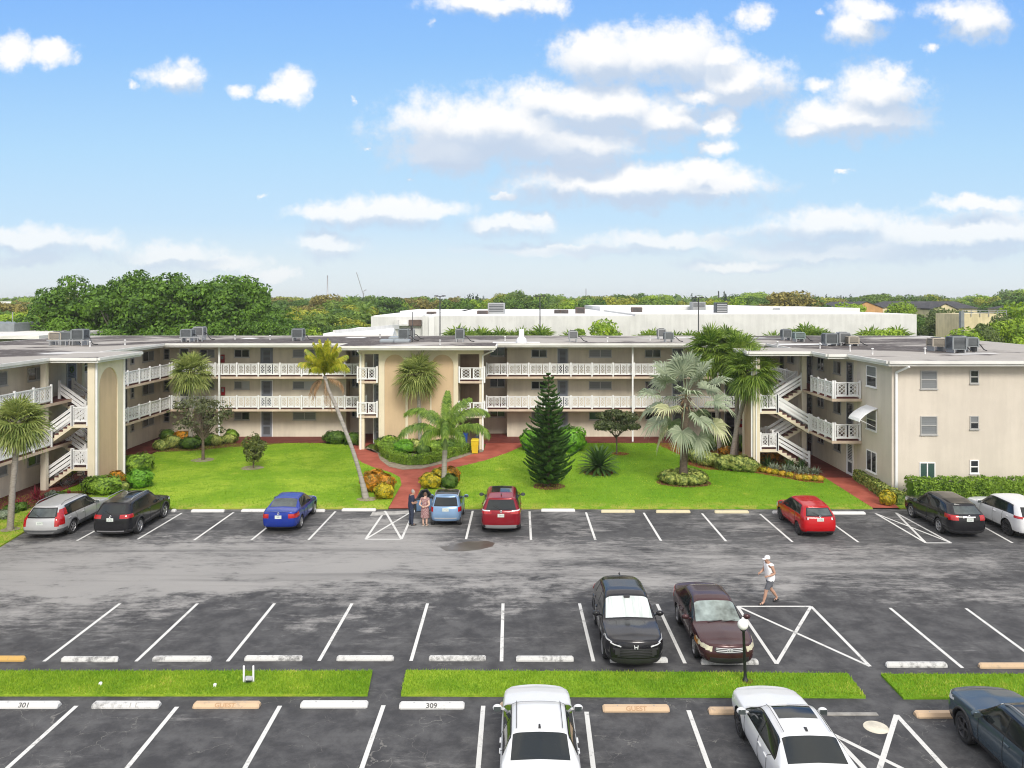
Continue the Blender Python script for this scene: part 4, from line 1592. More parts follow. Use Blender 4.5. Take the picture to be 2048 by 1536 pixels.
def wheel_meshes(r, style, dark):
    key = (round(r, 3), style, dark)
    if key in WHEELS:
        return WHEELS[key]
    w2 = 0.105
    t = MB()
    t.lathe([(r * 0.66, -w2 * 0.9), (r * 0.9, -w2), (r * 0.985, -w2 * 0.75), (r, -w2 * 0.3), (r, w2 * 0.3), (r * 0.985, w2 * 0.75), (r * 0.9, w2), (r * 0.66, w2 * 0.9), (r * 0.60, 0)], 28, 0, 'x', closed=True)
    to = t.build('wheel', [TYRE])
    k = MB()
    R0 = r * 0.67
    k.lathe([(R0, w2 * 0.80), (R0 * 0.93, w2 * 0.95), (R0 * 0.88, w2 * 0.55), (R0 * 0.3, w2 * 0.40), (0, w2 * 0.40)], 28, 1, 'x')
    k.lathe([(R0, w2 * 0.80), (R0 * 0.97, w2 * 1.02), (R0 * 0.90, w2 * 0.9), (R0 * 0.88, w2 * 0.5)], 28, 0, 'x')
    n = {'five': 5, 'ten': 10, 'seven': 7, 'steel': 6}[style]
    for i in range(n):
        a = 2 * PI * i / n
        p = (w2 * 0.86, math.cos(a) * R0 * 0.93, math.sin(a) * R0 * 0.93)
        q = (w2 * 0.80, math.cos(a) * R0 * 0.12, math.sin(a) * R0 * 0.12)
        k.bar(q, p, R0 * (0.26 if n == 5 else 0.15), 0.02, 0, (1, 0, 0))
    k.lathe([(R0 * 0.24, w2 * 0.8), (R0 * 0.2, w2 * 0.95), (0, w2 * 0.97)], 12, 0, 'x')
    ro = k.build('rim', [RIM_DARK if dark else RIM, TRIM])
    WHEELS[key] = (to.data, ro.data)
    bpy.data.objects.remove(to)
    bpy.data.objects.remove(ro)
    return WHEELS[key]


def make_car(s, name, label, cat, loc, heading=0.0, group=None):
    """s: measurements; local +y is forward, origin on the ground below the middle"""
    L_, W, H = s['L'], s['W'], s['H']
    hw = W / 2
    yr, yf = -L_ / 2, L_ / 2
    zc, zsill = s.get('zc', 0.20), s.get('zsill', 0.30)
    zb, zbf = s['belt'], s.get('belt_f', s['belt'] - 0.05)
    rw = s.get('roofw', 0.70)
    ya_f, ya_r = s['axle_f'], s['axle_r']
    R = s['r']
    cowl, wst = s['cowl'], s['ws_top']
    rtop = s['roof_end']
    zcowl = s.get('zcowl', zbf + 0.02)
    zhf = s['zhood']

    def low(y, ws, tuck=0.0):
        return [(0, y, zc), (hw * 0.80 * ws, y, zc), (hw * 0.955 * ws, y, zsill), (hw * 1.0 * ws, y, 0.56)]

    def roofcol(yl, ybelt, yroof, ws, zbelt, zt, yl_top=None):
        return low(yl, ws) + [(hw * 0.985 * ws, yl, zbelt - 0.10), (hw * 0.94 * ws, ybelt, zbelt), (hw * rw * 1.04, yroof, zt - 0.085), (hw * rw * 0.86, yroof, zt - 0.022), (0, yroof, zt)]

    def deckcol(y, ws, zd, zedge=0.07, ylow=None, crown=0.02):
        yl = y if ylow is None else ylow
        return low(yl, ws) + [(hw * 0.985 * ws, yl, zd - zedge - 0.08), (hw * 0.94 * ws, y, zd - zedge * 0.55), (hw * 0.86 * ws, y, zd - zedge * 0.18), (hw * 0.5 * ws, y, zd), (0, y, zd + crown)]

    cols = []
    hatch = s['type'] != 'sedan'
    zr = s.get('zroof_rear', H - 0.05)
    if hatch:
        lean = s.get('tail_lean', 0.35)
        yb = yr + 0.10
        c0 = [(0, yr + 0.14, zc + 0.05), (hw * 0.72, yr + 0.12, zc + 0.05), (hw * 0.84, yr + 0.03, zsill + 0.06), (hw * 0.86, yr + 0.0, 0.58), (hw * 0.855, yr + 0.05, zb - 0.08), (hw * 0.835, yb, zb),
              (hw * rw * 0.96, yb + lean, zr - 0.08), (hw * rw * 0.80, yb + lean + 0.01, zr - 0.025), (0, yb + lean - 0.01, zr)]
        cols.append(c0)
        c1 = low(yr + 0.22, 0.975) + [(hw * 0.955, yr + 0.24, zb - 0.09), (hw * 0.915, yb + 0.2, zb), (hw * rw * 1.02, yb + lean + 0.16, zr - 0.055), (hw * rw * 0.86, yb + lean + 0.16, zr - 0.005), (0, yb + lean + 0.14, zr + 0.02)]
        cols.append(c1)
        yq = s['c_pillar']
        cols.append(roofcol(ya_r + 0.1, yq, yq + 0.10, 1.0, zb, lerp(zr + 0.02, H, 0.7)))
    else:
        zd = s['zdeck']
        c0 = [(0, yr + 0.14, zc + 0.06), (hw * 0.72, yr + 0.12, zc + 0.06), (hw * 0.84, yr + 0.03, zsill + 0.06), (hw * 0.86, yr, 0.58), (hw * 0.85, yr + 0.03, zd - 0.13), (hw * 0.82, yr + 0.05, zd - 0.04),
              (hw * 0.76, yr + 0.06, zd - 0.012), (hw * 0.5, yr + 0.05, zd), (0, yr + 0.04, zd + 0.012)]
        cols.append(c0)
        cols.append(deckcol(yr + 0.24, 0.96, zd - 0.005))
        cols.append(deckcol(s['rg_base'], 1.0, s.get('zrg', zd + 0.03), ylow=s['rg_base'] - 0.1))
        cols.append(roofcol(ya_r + 0.35, s['rg_base'] + 0.35, rtop, 1.0, zb + 0.01, H - 0.03))
    yB = s['b_pillar']
    cols.append(roofcol(yB, yB, yB - 0.02, 1.0, lerp(zb, zbf, 0.5), H))
    ymid_ = lerp(yB, wst, 0.55)
    cols.append(roofcol(ymid_ + 0.1, ymid_ + 0.12, ymid_, 1.0, lerp(zb, zbf, 0.8), H - 0.003))
    cols.append(roofcol(lerp(wst, cowl, 0.5), lerp(wst, cowl, 0.55), wst, 1.0, zbf, H - 0.055))
    iA = len(cols) - 1
    cols.append(deckcol(cowl, 0.995, zcowl, 0.05, ylow=cowl + 0.02))
    cols.append(deckcol(lerp(cowl, yf, 0.5), 0.985, lerp(zcowl, zhf, 0.38), 0.08, crown=0.035))
    cols.append(deckcol(yf - 0.24, 0.955, zhf, 0.11, crown=0.03))
    cf = [(0, yf - 0.12, zc + 0.02), (hw * 0.70, yf - 0.12, zc + 0.02), (hw * 0.80, yf - 0.05, zsill + 0.02), (hw * 0.82, yf - 0.02, 0.52), (hw * 0.80, yf - 0.06, zhf - 0.17), (hw * 0.76, yf - 0.09, zhf - 0.09),
          (hw * 0.70, yf - 0.12, zhf - 0.05), (hw * 0.45, yf - 0.13, zhf - 0.04), (0, yf - 0.13, zhf - 0.035)]
    cols.append(cf)
    sh = CarShell(cols, W, s.get('bulge_r', 0.10), s.get('bulge_f', 0.16), s.get('smooth', 5))
    root = empty(name, loc, heading)
    tag(root, label, cat, group)
    # ---- body with wheel openings
    Ra = R + s.get('arch', 0.065)
    V = sh.V.copy()
    wc = [(ya_f, R), (ya_r, R)]
    kill = np.zeros(len(sh.F), bool)
    outer = np.abs(sh.C[:, 0]) > hw * 0.52
    for (yy, zz) in wc:
        d = np.hypot(sh.C[:, 1] - yy, sh.C[:, 2] - zz)
        kill |= outer & (d < Ra) & (sh.C[:, 2] < zz + Ra)
    keepv = set()
    for i, f in enumerate(sh.F):
        if not kill[i]:
            keepv.update(f)
    edge_ring = {0: [], 1: [], 2: [], 3: []}
    killv = set()
    for i, f in enumerate(sh.F):
        if kill[i]:
            killv.update(f)
    for j in keepv & killv:
        for q, (yy, zz) in enumerate(wc):
            dy_, dz_ = V[j, 1] - yy, V[j, 2] - zz
            d = math.hypot(dy_, dz_)
            if d < Ra + 0.12 and abs(V[j, 0]) > hw * 0.6:
                V[j, 1], V[j, 2] = yy + dy_ / d * Ra, zz + dz_ / d * Ra
                edge_ring[q * 2 + (V[j, 0] > 0)].append(j)
    clad = s.get('clad_z', 0.0)
    side, a_, v_ = sh.tags[:, 0], sh.tags[:, 1], sh.tags[:, 2]
    mi = np.zeros(len(sh.F), int)
    mi[(v_ < 1.4)] = 1
    if clad > 0:
        mi[(sh.C[:, 2] < clad)] = 2
        if s.get('clad_body_bumper'):
            mi[(sh.C[:, 2] >= 0.42) & (sh.C[:, 2] < clad)] = 0
    g0 = 1.35 if hatch else 3.0
    ww = (side < 2) & (v_ > 5.04) & (v_ < 5.97) & (a_ > g0 - 0.12) & (a_ < iA + 0.86)
    mi[ww] = 3
    if hatch:
        mi[(side == 2) & (v_ > 5.03) & (v_ < 5.97) & (a_ < 0.92)] = 3
    if s.get('black_roof'):
        mi[(v_ > 6.0) & (side < 2) & (a_ < iA) & (a_ > 1.0)] = 3
    body = MB()
    body.v = [tuple(p) for p in V]
    for i, f in enumerate(sh.F):
        if not kill[i]:
            body.f.append(f)
            body.m.append(int(mi[i]))
            body.s.append(True)
    for (yy, zz) in wc:
        for sx in (-1, 1):
            x1, x0 = sx * hw * 0.965, sx * hw * 0.50
            n = 18
            vs, fs = [], []
            for k in range(n + 1):
                t = RAD(-28) + RAD(236) * k / n
                for x in (x0, x1):
                    vs.append((x, min(yf - 0.13, max(yr + 0.13, yy + Ra * math.cos(t))), max(zc + 0.02, zz + Ra * math.sin(t))))
            for k in range(n):
                q = (2 * k, 2 * k + 1, 2 * k + 3, 2 * k + 2)
                fs.append(q if sx < 0 else tuple(reversed(q)))
            fs.append(tuple(range(0, 2 * n + 2, 2)))
            body.add(vs, fs, 1)
    PAINTM = s['paint']
    bo = body.build('body', [PAINTM, TRIM, s.get('clad_mat', CLAD), PILLAR], root)
    if s.get('arch_trim'):
        for q in edge_ring:
            tr = MB()
            yy, zz = wc[q // 2]
            js = sorted(set(edge_ring[q]), key=lambda j: math.atan2(V[j, 2] - zz, V[j, 1] - yy))
            js = [j for j in js if V[j, 2] > 0.24]
            if len(js) > 4:
                pts = []
                for j in js:
                    d = Vector((0, V[j, 1] - yy, V[j, 2] - zz)).normalized()
                    sx = 1 if V[j, 0] > 0 else -1
                    pts.append(Vector((sx * min(abs(V[j, 0]), hw * 1.0), yy, zz)) + d * (Ra + 0.015) + Vector((sx * 0.004, 0, 0)))
                tr.tube(pts, 0.034, 6)
            tr.build('wheel_arch_trim', [s.get('clad_mat', CLAD)], root)
    # ---- glass
    gls, glb, glw = s.get('glass', CARGLASS), s.get('glass_rear', CARGLASS), s.get('glass_ws', CARGLASS)
    sh.patch('windscreen', lambda sd, a, v, x, y, z: (sd < 2) & (a > iA + 0.05) & (a < iA + 0.93) & (v > 6.10), glw, root)
    if hatch:
        sh.patch('rear_window', lambda sd, a, v, x, y, z: (sd == 2) & (v > 5.14) & (v < 5.86) & (a < 0.86), glb, root)
    else:
        sh.patch('rear_window', lambda sd, a, v, x, y, z: (sd < 2) & (a > 2.10) & (a < 2.93) & (v > 6.22), glb, root)
    iB = 3 if hatch else 4
    for q, nm in ((0, 'side_window'), (1, 'side_window')):
        sh.patch(nm, lambda sd, a, v, x, y, z: (sd == q) & (a > iB + 0.06) & (a < iA + 0.62) & (v > 5.13) & (v < 5.86), gls, root)
        if hatch:
            if s.get('four_door', True):
                sh.patch(nm, lambda sd, a, v, x, y, z: (sd == q) & (a > 2.07) & (a < iB - 0.05) & (v > 5.13) & (v < 5.86), gls, root)
            sh.patch('quarter_window', lambda sd, a, v, x, y, z: (sd == q) & (a > g0 + 0.08) & (a < 1.94) & (v > 5.15) & (v < 5.84), gls, root)
        else:
            sh.patch(nm, lambda sd, a, v, x, y, z: (sd == q) & (a > 3.05) & (a < iB - 0.05) & (v > 5.13) & (v < 5.86), gls, root)
    if s.get('sunroof'):
        y0, y1 = s['sunroof']
        sh.patch('sunroof', lambda sd, a, v, x, y, z: (sd < 2) & (v > 6.9) & (np.abs(x) < hw * rw * 0.74) & (y > y0) & (y < y1) & (z > H - 0.2), CARGLASS, root)
    # ---- lamps
    for pr, m_, nm in s['lamps']:
        for q in (-1, 1):
            sh.patch(nm, lambda sd, a, v, x, y, z: pr(sd, a, v, np.abs(x), y, z) & (x * q > 0), m_, root, 0.009)
    for pr, m_, nm in s.get('panels', ()):
        sh.patch(nm, lambda sd, a, v, x, y, z: pr(sd, a, v, np.abs(x), y, z), m_, root, 0.010)
    # ---- door gaps, handles
    gaps = MB()
    for u in s.get('gaps', ([2.2, 3.0, iA + 0.35] if hatch else [3.15, 4.0, iA + 0.45])):
        iu = int(np.argmin(np.abs(np.array(sh.us) - u)))
        for ids in (sh.idR, sh.idL):
            col = [ids[iu, iv] for iv, v in enumerate(sh.vs) if 1.9 < v < 5.02]
            pts = [sh.V[j] + sh.N[j] * 0.003 for j in col]
            pts = [p for p in pts if min(math.hypot(p[1] - yy, p[2] - zz) for yy, zz in wc) > Ra + 0.01]
            if len(pts) > 2:
                gaps.tube(pts, 0.0065, 4)
    # hatch or boot shut line, bonnet edge
    if gaps.v:
        gaps.build('door_gap', [TRIM], root)
    hd = s.get('handles', [yB - 0.16, lerp(yB, rtop, 0.75)] if s.get('four_door', True) else [yB + 0.1])
    for y in hd:
        for sx in (-1, 1):
            p = sh.skin_point(sx, zb - 0.15, side=True, y=y)
            h = MB()
            h.bevel_box(-0.022, 0.022, -0.095, 0.095, -0.018, 0.018, 0.01)
            h.build('door_handle', [s.get('handle_mat', PAINTM)], root, (p[0] + sx * 0.012, y, zb - 0.15))
    # ---- mirrors
    for sx in (-1, 1):
        mbm = MB()
        mbm.ball((0, 0, 0), 1, 12, 8, 0, (0.12, 0.075, 0.085))
        mbm.bar((-sx * 0.10, 0.02, -0.03), (-sx * 0.2, 0.02, -0.05), 0.05, 0.04)
        mo = mbm.build('door_mirror', [s.get('mirror_mat', PAINTM)], root, (sx * (hw * 0.94 + 0.15), lerp(wst, cowl, 0.68) - 0.08, zbf + 0.09))
        g = MB()
        g.box(-0.085, 0.085, -0.081, -0.068, -0.055, 0.055)
        g.build('mirror_glass', [CARGLASS_LIGHT], mo)
    # ---- plate, badge
    if 'plate_z' in s:
        p = sh.skin_point(0, s['plate_z'])
        h = MB()
        h.box(-0.155, 0.155, -0.012, 0.0, -0.078, 0.078)
        h.box(-0.10, 0.10, -0.014, -0.011, -0.03, 0.03, 1)
        h.build('number_plate', [PLATE, mat('plate lettering smudge', (0.22, 0.28, 0.26), 0.6, color2=(0.6, 0.62, 0.6), scale=22)], root, (0, p[1] - 0.006, s['plate_z']))
    if s.get('badge_z'):
        p = sh.skin_point(0, s['badge_z'])
        h = MB()
        h.lathe([(0.055, 0.0), (0.05, -0.015), (0.035, -0.015), (0.032, -0.004)], 16, 0, 'y')
        h.bar((-0.05, -0.012, 0), (0.05, -0.012, 0), 0.012, 0.018)
        h.build('badge', [CHROME], root, (0, p[1] - 0.004, s['badge_z']))
    # ---- rear wiper, exhausts, roof rails, aerial
    if s.get('rails'):
        y0, y1 = s['rails']
        for sx in (-1, 1):
            h = MB()
            n = 7
            pts = [(sx * hw * rw * 0.92, lerp(y0, y1, k / n), H + (0.035 if 0 < k < n else -0.05) - 0.02 * abs(k / n - 0.5)) for k in range(n + 1)]
            h.tube(pts, 0.02, 6)
            h.build('roof_rail', [s.get('rail_mat', RIM)], root)
    if s.get('aerial'):
        h = MB()
        y = s['aerial']
        h.add([(-0.03, y - 0.09, H - 0.03), (0.03, y - 0.09, H - 0.03), (0.02, y + 0.09, H - 0.02), (-0.02, y + 0.09, H - 0.02), (0, y - 0.08, H + 0.06), (0, y + 0.05, H)],
              [(0, 3, 5, 4), (1, 4, 5, 2), (0, 4, 1), (3, 2, 5), (0, 1, 2, 3)])
        h.build('aerial', [TRIM], root)
    if s.get('wiper') and hatch:
        p = sh.skin_point(0, zb + 0.05)
        q = sh.skin_point(-0.25, zb + 0.20)
        h = MB()
        h.bar((0, p[1] - 0.025, zb + 0.04), (-0.32, q[1] - 0.03, zb + 0.17), 0.02, 0.02)
        h.build('rear_wiper', [TRIM], root)
    # ---- wheels
    tm, rm = wheel_meshes(R, s.get('rim', 'five'), s.get('rim_dark', False))
    for yy in (ya_f, ya_r):
        for sx in (1, -1):
            wo = link('wheel', tm, root, (sx * (hw - 0.125), yy, R))
            ro = link('rim', rm, wo)
            if sx < 0:
                wo.rotation_euler = (0, 0, PI)
    return root, sh


def std_lamps(yr, yf, zt, zh, tail=None, head=None, tail_m=None, head_m=None):
    t0, t1, tx, ty = tail
    h0, h1, hx, hy = head
    return [(lambda sd, a, v, x, y, z: (y < yr + ty) & (z > t0) & (z < t1) & (x > tx), tail_m or LAMP_RED, 'tail_light'),
            (lambda sd, a, v, x, y, z: (y > yf - hy) & (z > h0 + (x - hx) * 0.22) & (z < h1 + (x - hx) * 0.12) & (x > hx) & (v < 6.9), head_m or LAMP_CLEAR, 'headlight')]


# ---- paints
SILVER = paint('silver paint', (0.47, 0.475, 0.48), 0.32, 0.35)
BLACKP = paint('black paint', (0.010, 0.010, 0.012), 0.18)
BLUE = paint('deep blue paint', (0.012, 0.035, 0.27), 0.22, 0.25)
LIGHTBLUE = paint('light blue paint', (0.18, 0.29, 0.45), 0.3, 0.25)
DARKRED = paint('dark red paint', (0.21, 0.006, 0.014), 0.22, 0.2)
RED = paint('bright red paint', (0.42, 0.005, 0.009), 0.2, 0.1)
WHITEP = paint('white paint', (0.64, 0.65, 0.66), 0.25, 0.0, 0.3, 0.02)
MAROON = paint('maroon brown paint', (0.055, 0.022, 0.024), 0.25, 0.3)
SLATE = paint('slate blue paint', (0.050, 0.075, 0.098), 0.22, 0.3)
GREYTRIM = mat('light grey bumper', (0.22, 0.225, 0.23), 0.5)


def lower_panel(yr, z0, z1, xw, front=False, yf=0):
    if front:
        return lambda sd, a, v, x, y, z: (sd == 3) & (z > z0) & (z < z1) & (x < xw)
    return lambda sd, a, v, x, y, z: (sd == 2) & (z > z0) & (z < z1) & (x < xw)


# 1 silver station wagon
L_ = 4.80
s = dict(type='wagon', L=L_, W=1.86, H=1.56, belt=1.0, belt_f=0.95, zhood=0.86, axle_f=1.48, axle_r=-1.28, r=0.34, cowl=1.02, ws_top=0.38, roof_end=-2.0, c_pillar=-1.35, b_pillar=-0.28,
         tail_lean=0.42, zroof_rear=1.50, roofw=0.70, paint=SILVER, clad_z=0.50, clad_mat=CLAD, arch_trim=True, plate_z=0.80, badge_z=None, rails=(-1.75, 0.2), rail_mat=GREYTRIM, wiper=True, rim='five', zsill=0.32,
         glass_rear=CARGLASS_LIGHT,
         lamps=[(lambda sd, a, v, x, y, z: (y < -L_ / 2 + 0.42) & (z > 0.66) & (z < 1.05) & (x > 0.62), LAMP_RED, 'tail_light'),
                (lambda sd, a, v, x, y, z: (y < -L_ / 2 + 0.75) & (z > 1.05) & (z < 1.32) & (x > 0.665) & (v < 6), LAMP_RED, 'tail_light'),
                (lambda sd, a, v, x, y, z: (y > L_ / 2 - 0.5) & (z > 0.64) & (z < 0.80) & (x > 0.5) & (v < 7), LAMP_CLEAR, 'headlight')],
         panels=[(lower_panel(0, 0.30, 0.40, 0.62), GREYTRIM, 'skid_plate')])
make_car(s, 'station_wagon', 'silver estate car with grey lower cladding and tall red tail lights', 'car', (-21.93, 38.35 + 1.28, 0), group='cars parked along the lawn')

# 2 black SUV with roof rails
L_ = 4.65
s = dict(type='suv', L=L_, W=1.84, H=1.70, belt=1.12, belt_f=1.04, zhood=0.98, axle_f=1.40, axle_r=-1.31, r=0.365, cowl=1.02, ws_top=0.38, roof_end=-1.9, c_pillar=-1.28, b_pillar=-0.25,
         tail_lean=0.40, zroof_rear=1.62, paint=BLACKP, clad_z=0.44, clad_mat=TRIM, arch_trim=True, plate_z=0.92, badge_z=1.06, rails=(-1.6, 0.3), wiper=True, rim='five',
         lamps=std_lamps(-L_ / 2, L_ / 2, 0, 0, (0.98, 1.13, 0.42, 0.42), (0.72, 0.86, 0.45, 0.5)),
         panels=[(lower_panel(0, 0.36, 0.42, 0.6), RIM, 'bumper_strip')], sunroof=(-0.75, 0.25))
make_car(s, 'sport_utility_car', 'black SUV with silver roof rails, parked beside the silver estate', 'car', (-18.78, 38.4 + 1.31, 0), group='cars parked along the lawn')

# 3 blue saloon
L_ = 4.37
s = dict(type='sedan', L=L_, W=1.72, H=1.45, belt=0.97, belt_f=0.90, zhood=0.80, zdeck=1.02, axle_f=1.33, axle_r=-1.24, r=0.315, cowl=0.98, ws_top=0.30, roof_end=-0.92, rg_base=-1.52, zrg=1.06, b_pillar=-0.22,
         paint=BLUE, plate_z=0.80, badge_z=0.96, rim='five', glass_rear=CARGLASS_LIGHT, roofw=0.68,
         lamps=std_lamps(-L_ / 2, L_ / 2, 0, 0, (0.72, 0.93, 0.48, 0.50), (0.58, 0.74, 0.4, 0.55)))
make_car(s, 'sedan', 'bright blue four door saloon parked alone facing the left lawn', 'car', (-11.3, 39.26 + 1.24, 0), group='cars parked along the lawn')

# 4 light blue microcar, left door open
L_ = 2.72
s = dict(type='micro', L=L_, W=1.56, H=1.54, belt=1.0, belt_f=0.95, zhood=0.92, axle_f=0.98, axle_r=-0.89, r=0.30, cowl=0.86, ws_top=0.30, roof_end=-1.0, c_pillar=-0.72, b_pillar=-0.30,
         tail_lean=0.34, zroof_rear=1.46, roofw=0.74, paint=LIGHTBLUE, plate_z=0.86, badge_z=None, rim='five', four_door=False, black_roof=True, bulge_r=0.13,
         lamps=std_lamps(-L_ / 2, L_ / 2, 0, 0, (0.76, 0.97, 0.58, 0.30), (0.6, 0.8, 0.45, 0.3)), gaps=[3.0, 5.3],
         panels=[(lambda sd, a, v, x, y, z: (sd == 2) & (z > 0.30) & (z < 0.40) & (x < 0.5), LIGHTBLUE, 'bumper_lip'),
                 (lambda sd, a, v, x, y, z: (sd == 2) & (z > 0.40) & (z < 0.47) & (x < 0.56), SILVER, 'bumper_strip')])
smart, sh = make_car(s, 'microcar', 'light blue two seat microcar with black roof and its left door open', 'car', (-3.5, 39.9 + 0.89, 0), group='cars parked along the lawn')
# silver safety cell along the roof side and tail
for q in (0, 1):
    sh.patch('roof_frame', lambda sd, a, v, x, y, z: (sd == q) & (v > 5.95) & (v < 6.5) & (a > 0.3) & (a < 5.2), SILVER, smart, 0.012)
# opened door: hinged at the front, swung out
dm = MB()
dm.add([], [])
prof = [(0.0, 0.30), (1.02, 0.32), (1.10, 0.60), (1.08, 0.98), (0.96, 1.0), (0.70, 1.40), (0.38, 1.42), (0.05, 1.02), (0.0, 0.95)]
dm.add([(a_, 0.0, b_) for a_, b_ in prof] + [(a_, 0.085, b_) for a_, b_ in prof],
       [tuple(range(9)), tuple(reversed(range(9, 18)))] + [(i, 9 + i, 9 + (i + 1) % 9, (i + 1) % 9) for i in range(9)], 0)
do = dm.build('open_door', [mat('dark door lining', (0.03, 0.031, 0.034), 0.6, var=0.3, scale=5), LIGHTBLUE], smart, (-0.79, 0.72, 0))
do.rotation_euler = (0, 0, RAD(180 + 28))
dm = MB()
dm.add([(0.14, -0.006, 1.02), (0.90, -0.006, 1.02), (0.68, -0.006, 1.36), (0.40, -0.006, 1.37)], [(0, 1, 2, 3)])
dm.add([(0.14, 0.091, 1.02), (0.90, 0.091, 1.02), (0.68, 0.091, 1.36), (0.40, 0.091, 1.37)], [(3, 2, 1, 0)])
dm.build('door_window', [CARGLASS], do)
dm = MB()
dm.bevel_box(0.12, 0.98, 0.086, 0.10, 0.36, 0.92, 0.03)
dm.build('door_skin', [LIGHTBLUE], do)
dm = MB()
dm.bevel_box(0.3, 0.85, -0.05, 0.0, 0.62, 0.72, 0.02)
dm.build('arm_rest', [CLAD], do)

# 5 dark red crossover with grey bumper
L_ = 4.78
s = dict(type='suv', L=L_, W=1.92, H=1.73, belt=1.14, belt_f=1.06, zhood=1.0, axle_f=1.42, axle_r=-1.43, r=0.37, cowl=1.05, ws_top=0.42, roof_end=-1.9, c_pillar=-1.35, b_pillar=-0.25,
         tail_lean=0.44, zroof_rear=1.64, paint=DARKRED, clad_z=0.46, clad_mat=TRIM, arch_trim=False, plate_z=0.92, badge_z=1.1, wiper=True, rim='five', rim_dark=True, sunroof=(-1.1, 0.32), aerial=-1.55, mirror_mat=TRIM,
         lamps=[(lambda sd, a, v, x, y, z: (y < -L_ / 2 + 0.40) & (z > 0.99) & (z < 1.10) & (x > 0.48), LAMP_RED, 'tail_light'),
                (lambda sd, a, v, x, y, z: (y < -L_ / 2 + 0.36) & (z > 1.10) & (z < 1.15) & (x > 0.50), LAMP_CLEAR, 'tail_light'),
                (lambda sd, a, v, x, y, z: (y > L_ / 2 - 0.5) & (z > 0.72) & (z < 0.86) & (x > 0.5) & (v < 7), LAMP_CLEAR, 'headlight')],
         panels=[(lower_panel(0, 0.32, 0.45, 0.72), GREYTRIM, 'bumper_skid'), (lambda sd, a, v, x, y, z: (sd == 2) & (z > 1.03) & (z < 1.07) & (x < 0.45), TRIM, 'tailgate_strip')])
make_car(s, 'sport_utility_car', 'dark red crossover with black glass roof and grey rear bumper', 'car', (-0.78, 39.1 + 1.43, 0), group='cars parked along the lawn')

# 6 bright red hatchback
L_ = 4.06
s = dict(type='hatch', L=L_, W=1.69, H=1.53, belt=1.02, belt_f=0.93, zhood=0.86, axle_f=1.22, axle_r=-1.31, r=0.30, cowl=1.12, ws_top=0.22, roof_end=-1.7, c_pillar=-1.12, b_pillar=-0.24,
         tail_lean=0.34, zroof_rear=1.45, paint=RED, plate_z=0.90, badge_z=1.02, wiper=True, rim='seven', rim_dark=True, zcowl=0.93, glass_rear=CARGLASS_LIGHT,
         lamps=[(lambda sd, a, v, x, y, z: (y < -L_ / 2 + 0.40) & (z > 0.86) & (z < 1.03) & (x > 0.56), LAMP_RED, 'tail_light'),
                (lambda sd, a, v, x, y, z: (y < -L_ / 2 + 0.34) & (z > 0.90) & (z < 0.99) & (x > 0.50) & (x < 0.64), LAMP_CLEAR, 'tail_light'),
                (lambda sd, a, v, x, y, z: (y > L_ / 2 - 0.5) & (z > 0.62) & (z < 0.78) & (x > 0.45) & (v < 7), LAMP_CLEAR, 'headlight')],
         panels=[(lower_panel(0, 0.28, 0.34, 0.6), TRIM, 'bumper_lip')])
make_car(s, 'hatchback', 'bright red five door hatchback parked at the right of the lawn', 'car', (14.0, 38.2 + 1.31, 0), group='cars parked along the lawn')

# 7 older black SUV with round tail
L_ = 4.65
s = dict(type='suv', L=L_, W=1.80, H=1.66, belt=1.10, belt_f=0.99, zhood=0.95, axle_f=1.38, axle_r=-1.31, r=0.35, cowl=1.05, ws_top=0.32, roof_end=-1.8, c_pillar=-1.22, b_pillar=-0.24,
         tail_lean=0.5, zroof_rear=1.55, paint=BLACKP, clad_z=0.40, clad_mat=TRIM, plate_z=0.92, badge_z=1.07, rim='five', bulge_r=0.16, glass_rear=CARGLASS_LIGHT, roofw=0.68,
         lamps=std_lamps(-L_ / 2, L_ / 2, 0, 0, (0.90, 1.10, 0.48, 0.50), (0.68, 0.85, 0.45, 0.5)),
         panels=[(lambda sd, a, v, x, y, z: (sd == 2) & (z > 1.0) & (z < 1.035) & (x < 0.26), CHROME, 'tailgate_strip')])
make_car(s, 'sport_utility_car', 'older black crossover with round red tail lights, in front of the hedge', 'car', (20.85, 38.45 + 1.31, 0), group='cars parked along the lawn')

# 8 white SUV at the right edge
L_ = 4.60
s = dict(type='suv', L=L_, W=1.89, H=1.63, belt=1.08, belt_f=1.0, zhood=0.96, axle_f=1.38, axle_r=-1.33, r=0.37, cowl=1.0, ws_top=0.34, roof_end=-1.8, c_pillar=-1.3, b_pillar=-0.24,
         tail_lean=0.45, zroof_rear=1.53, paint=WHITEP, clad_z=0.36, clad_mat=TRIM, plate_z=0.86, rim='ten', rim_dark=True, aerial=-1.4,
         lamps=std_lamps(-L_ / 2, L_ / 2, 0, 0, (0.99, 1.06, 0.2, 0.45), (0.72, 0.84, 0.45, 0.5)))
make_car(s, 'sport_utility_car', 'white SUV with black side glass, cut by the right edge of the picture', 'car', (23.9, 38.1 + 1.33, 0), group='cars parked along the lawn')

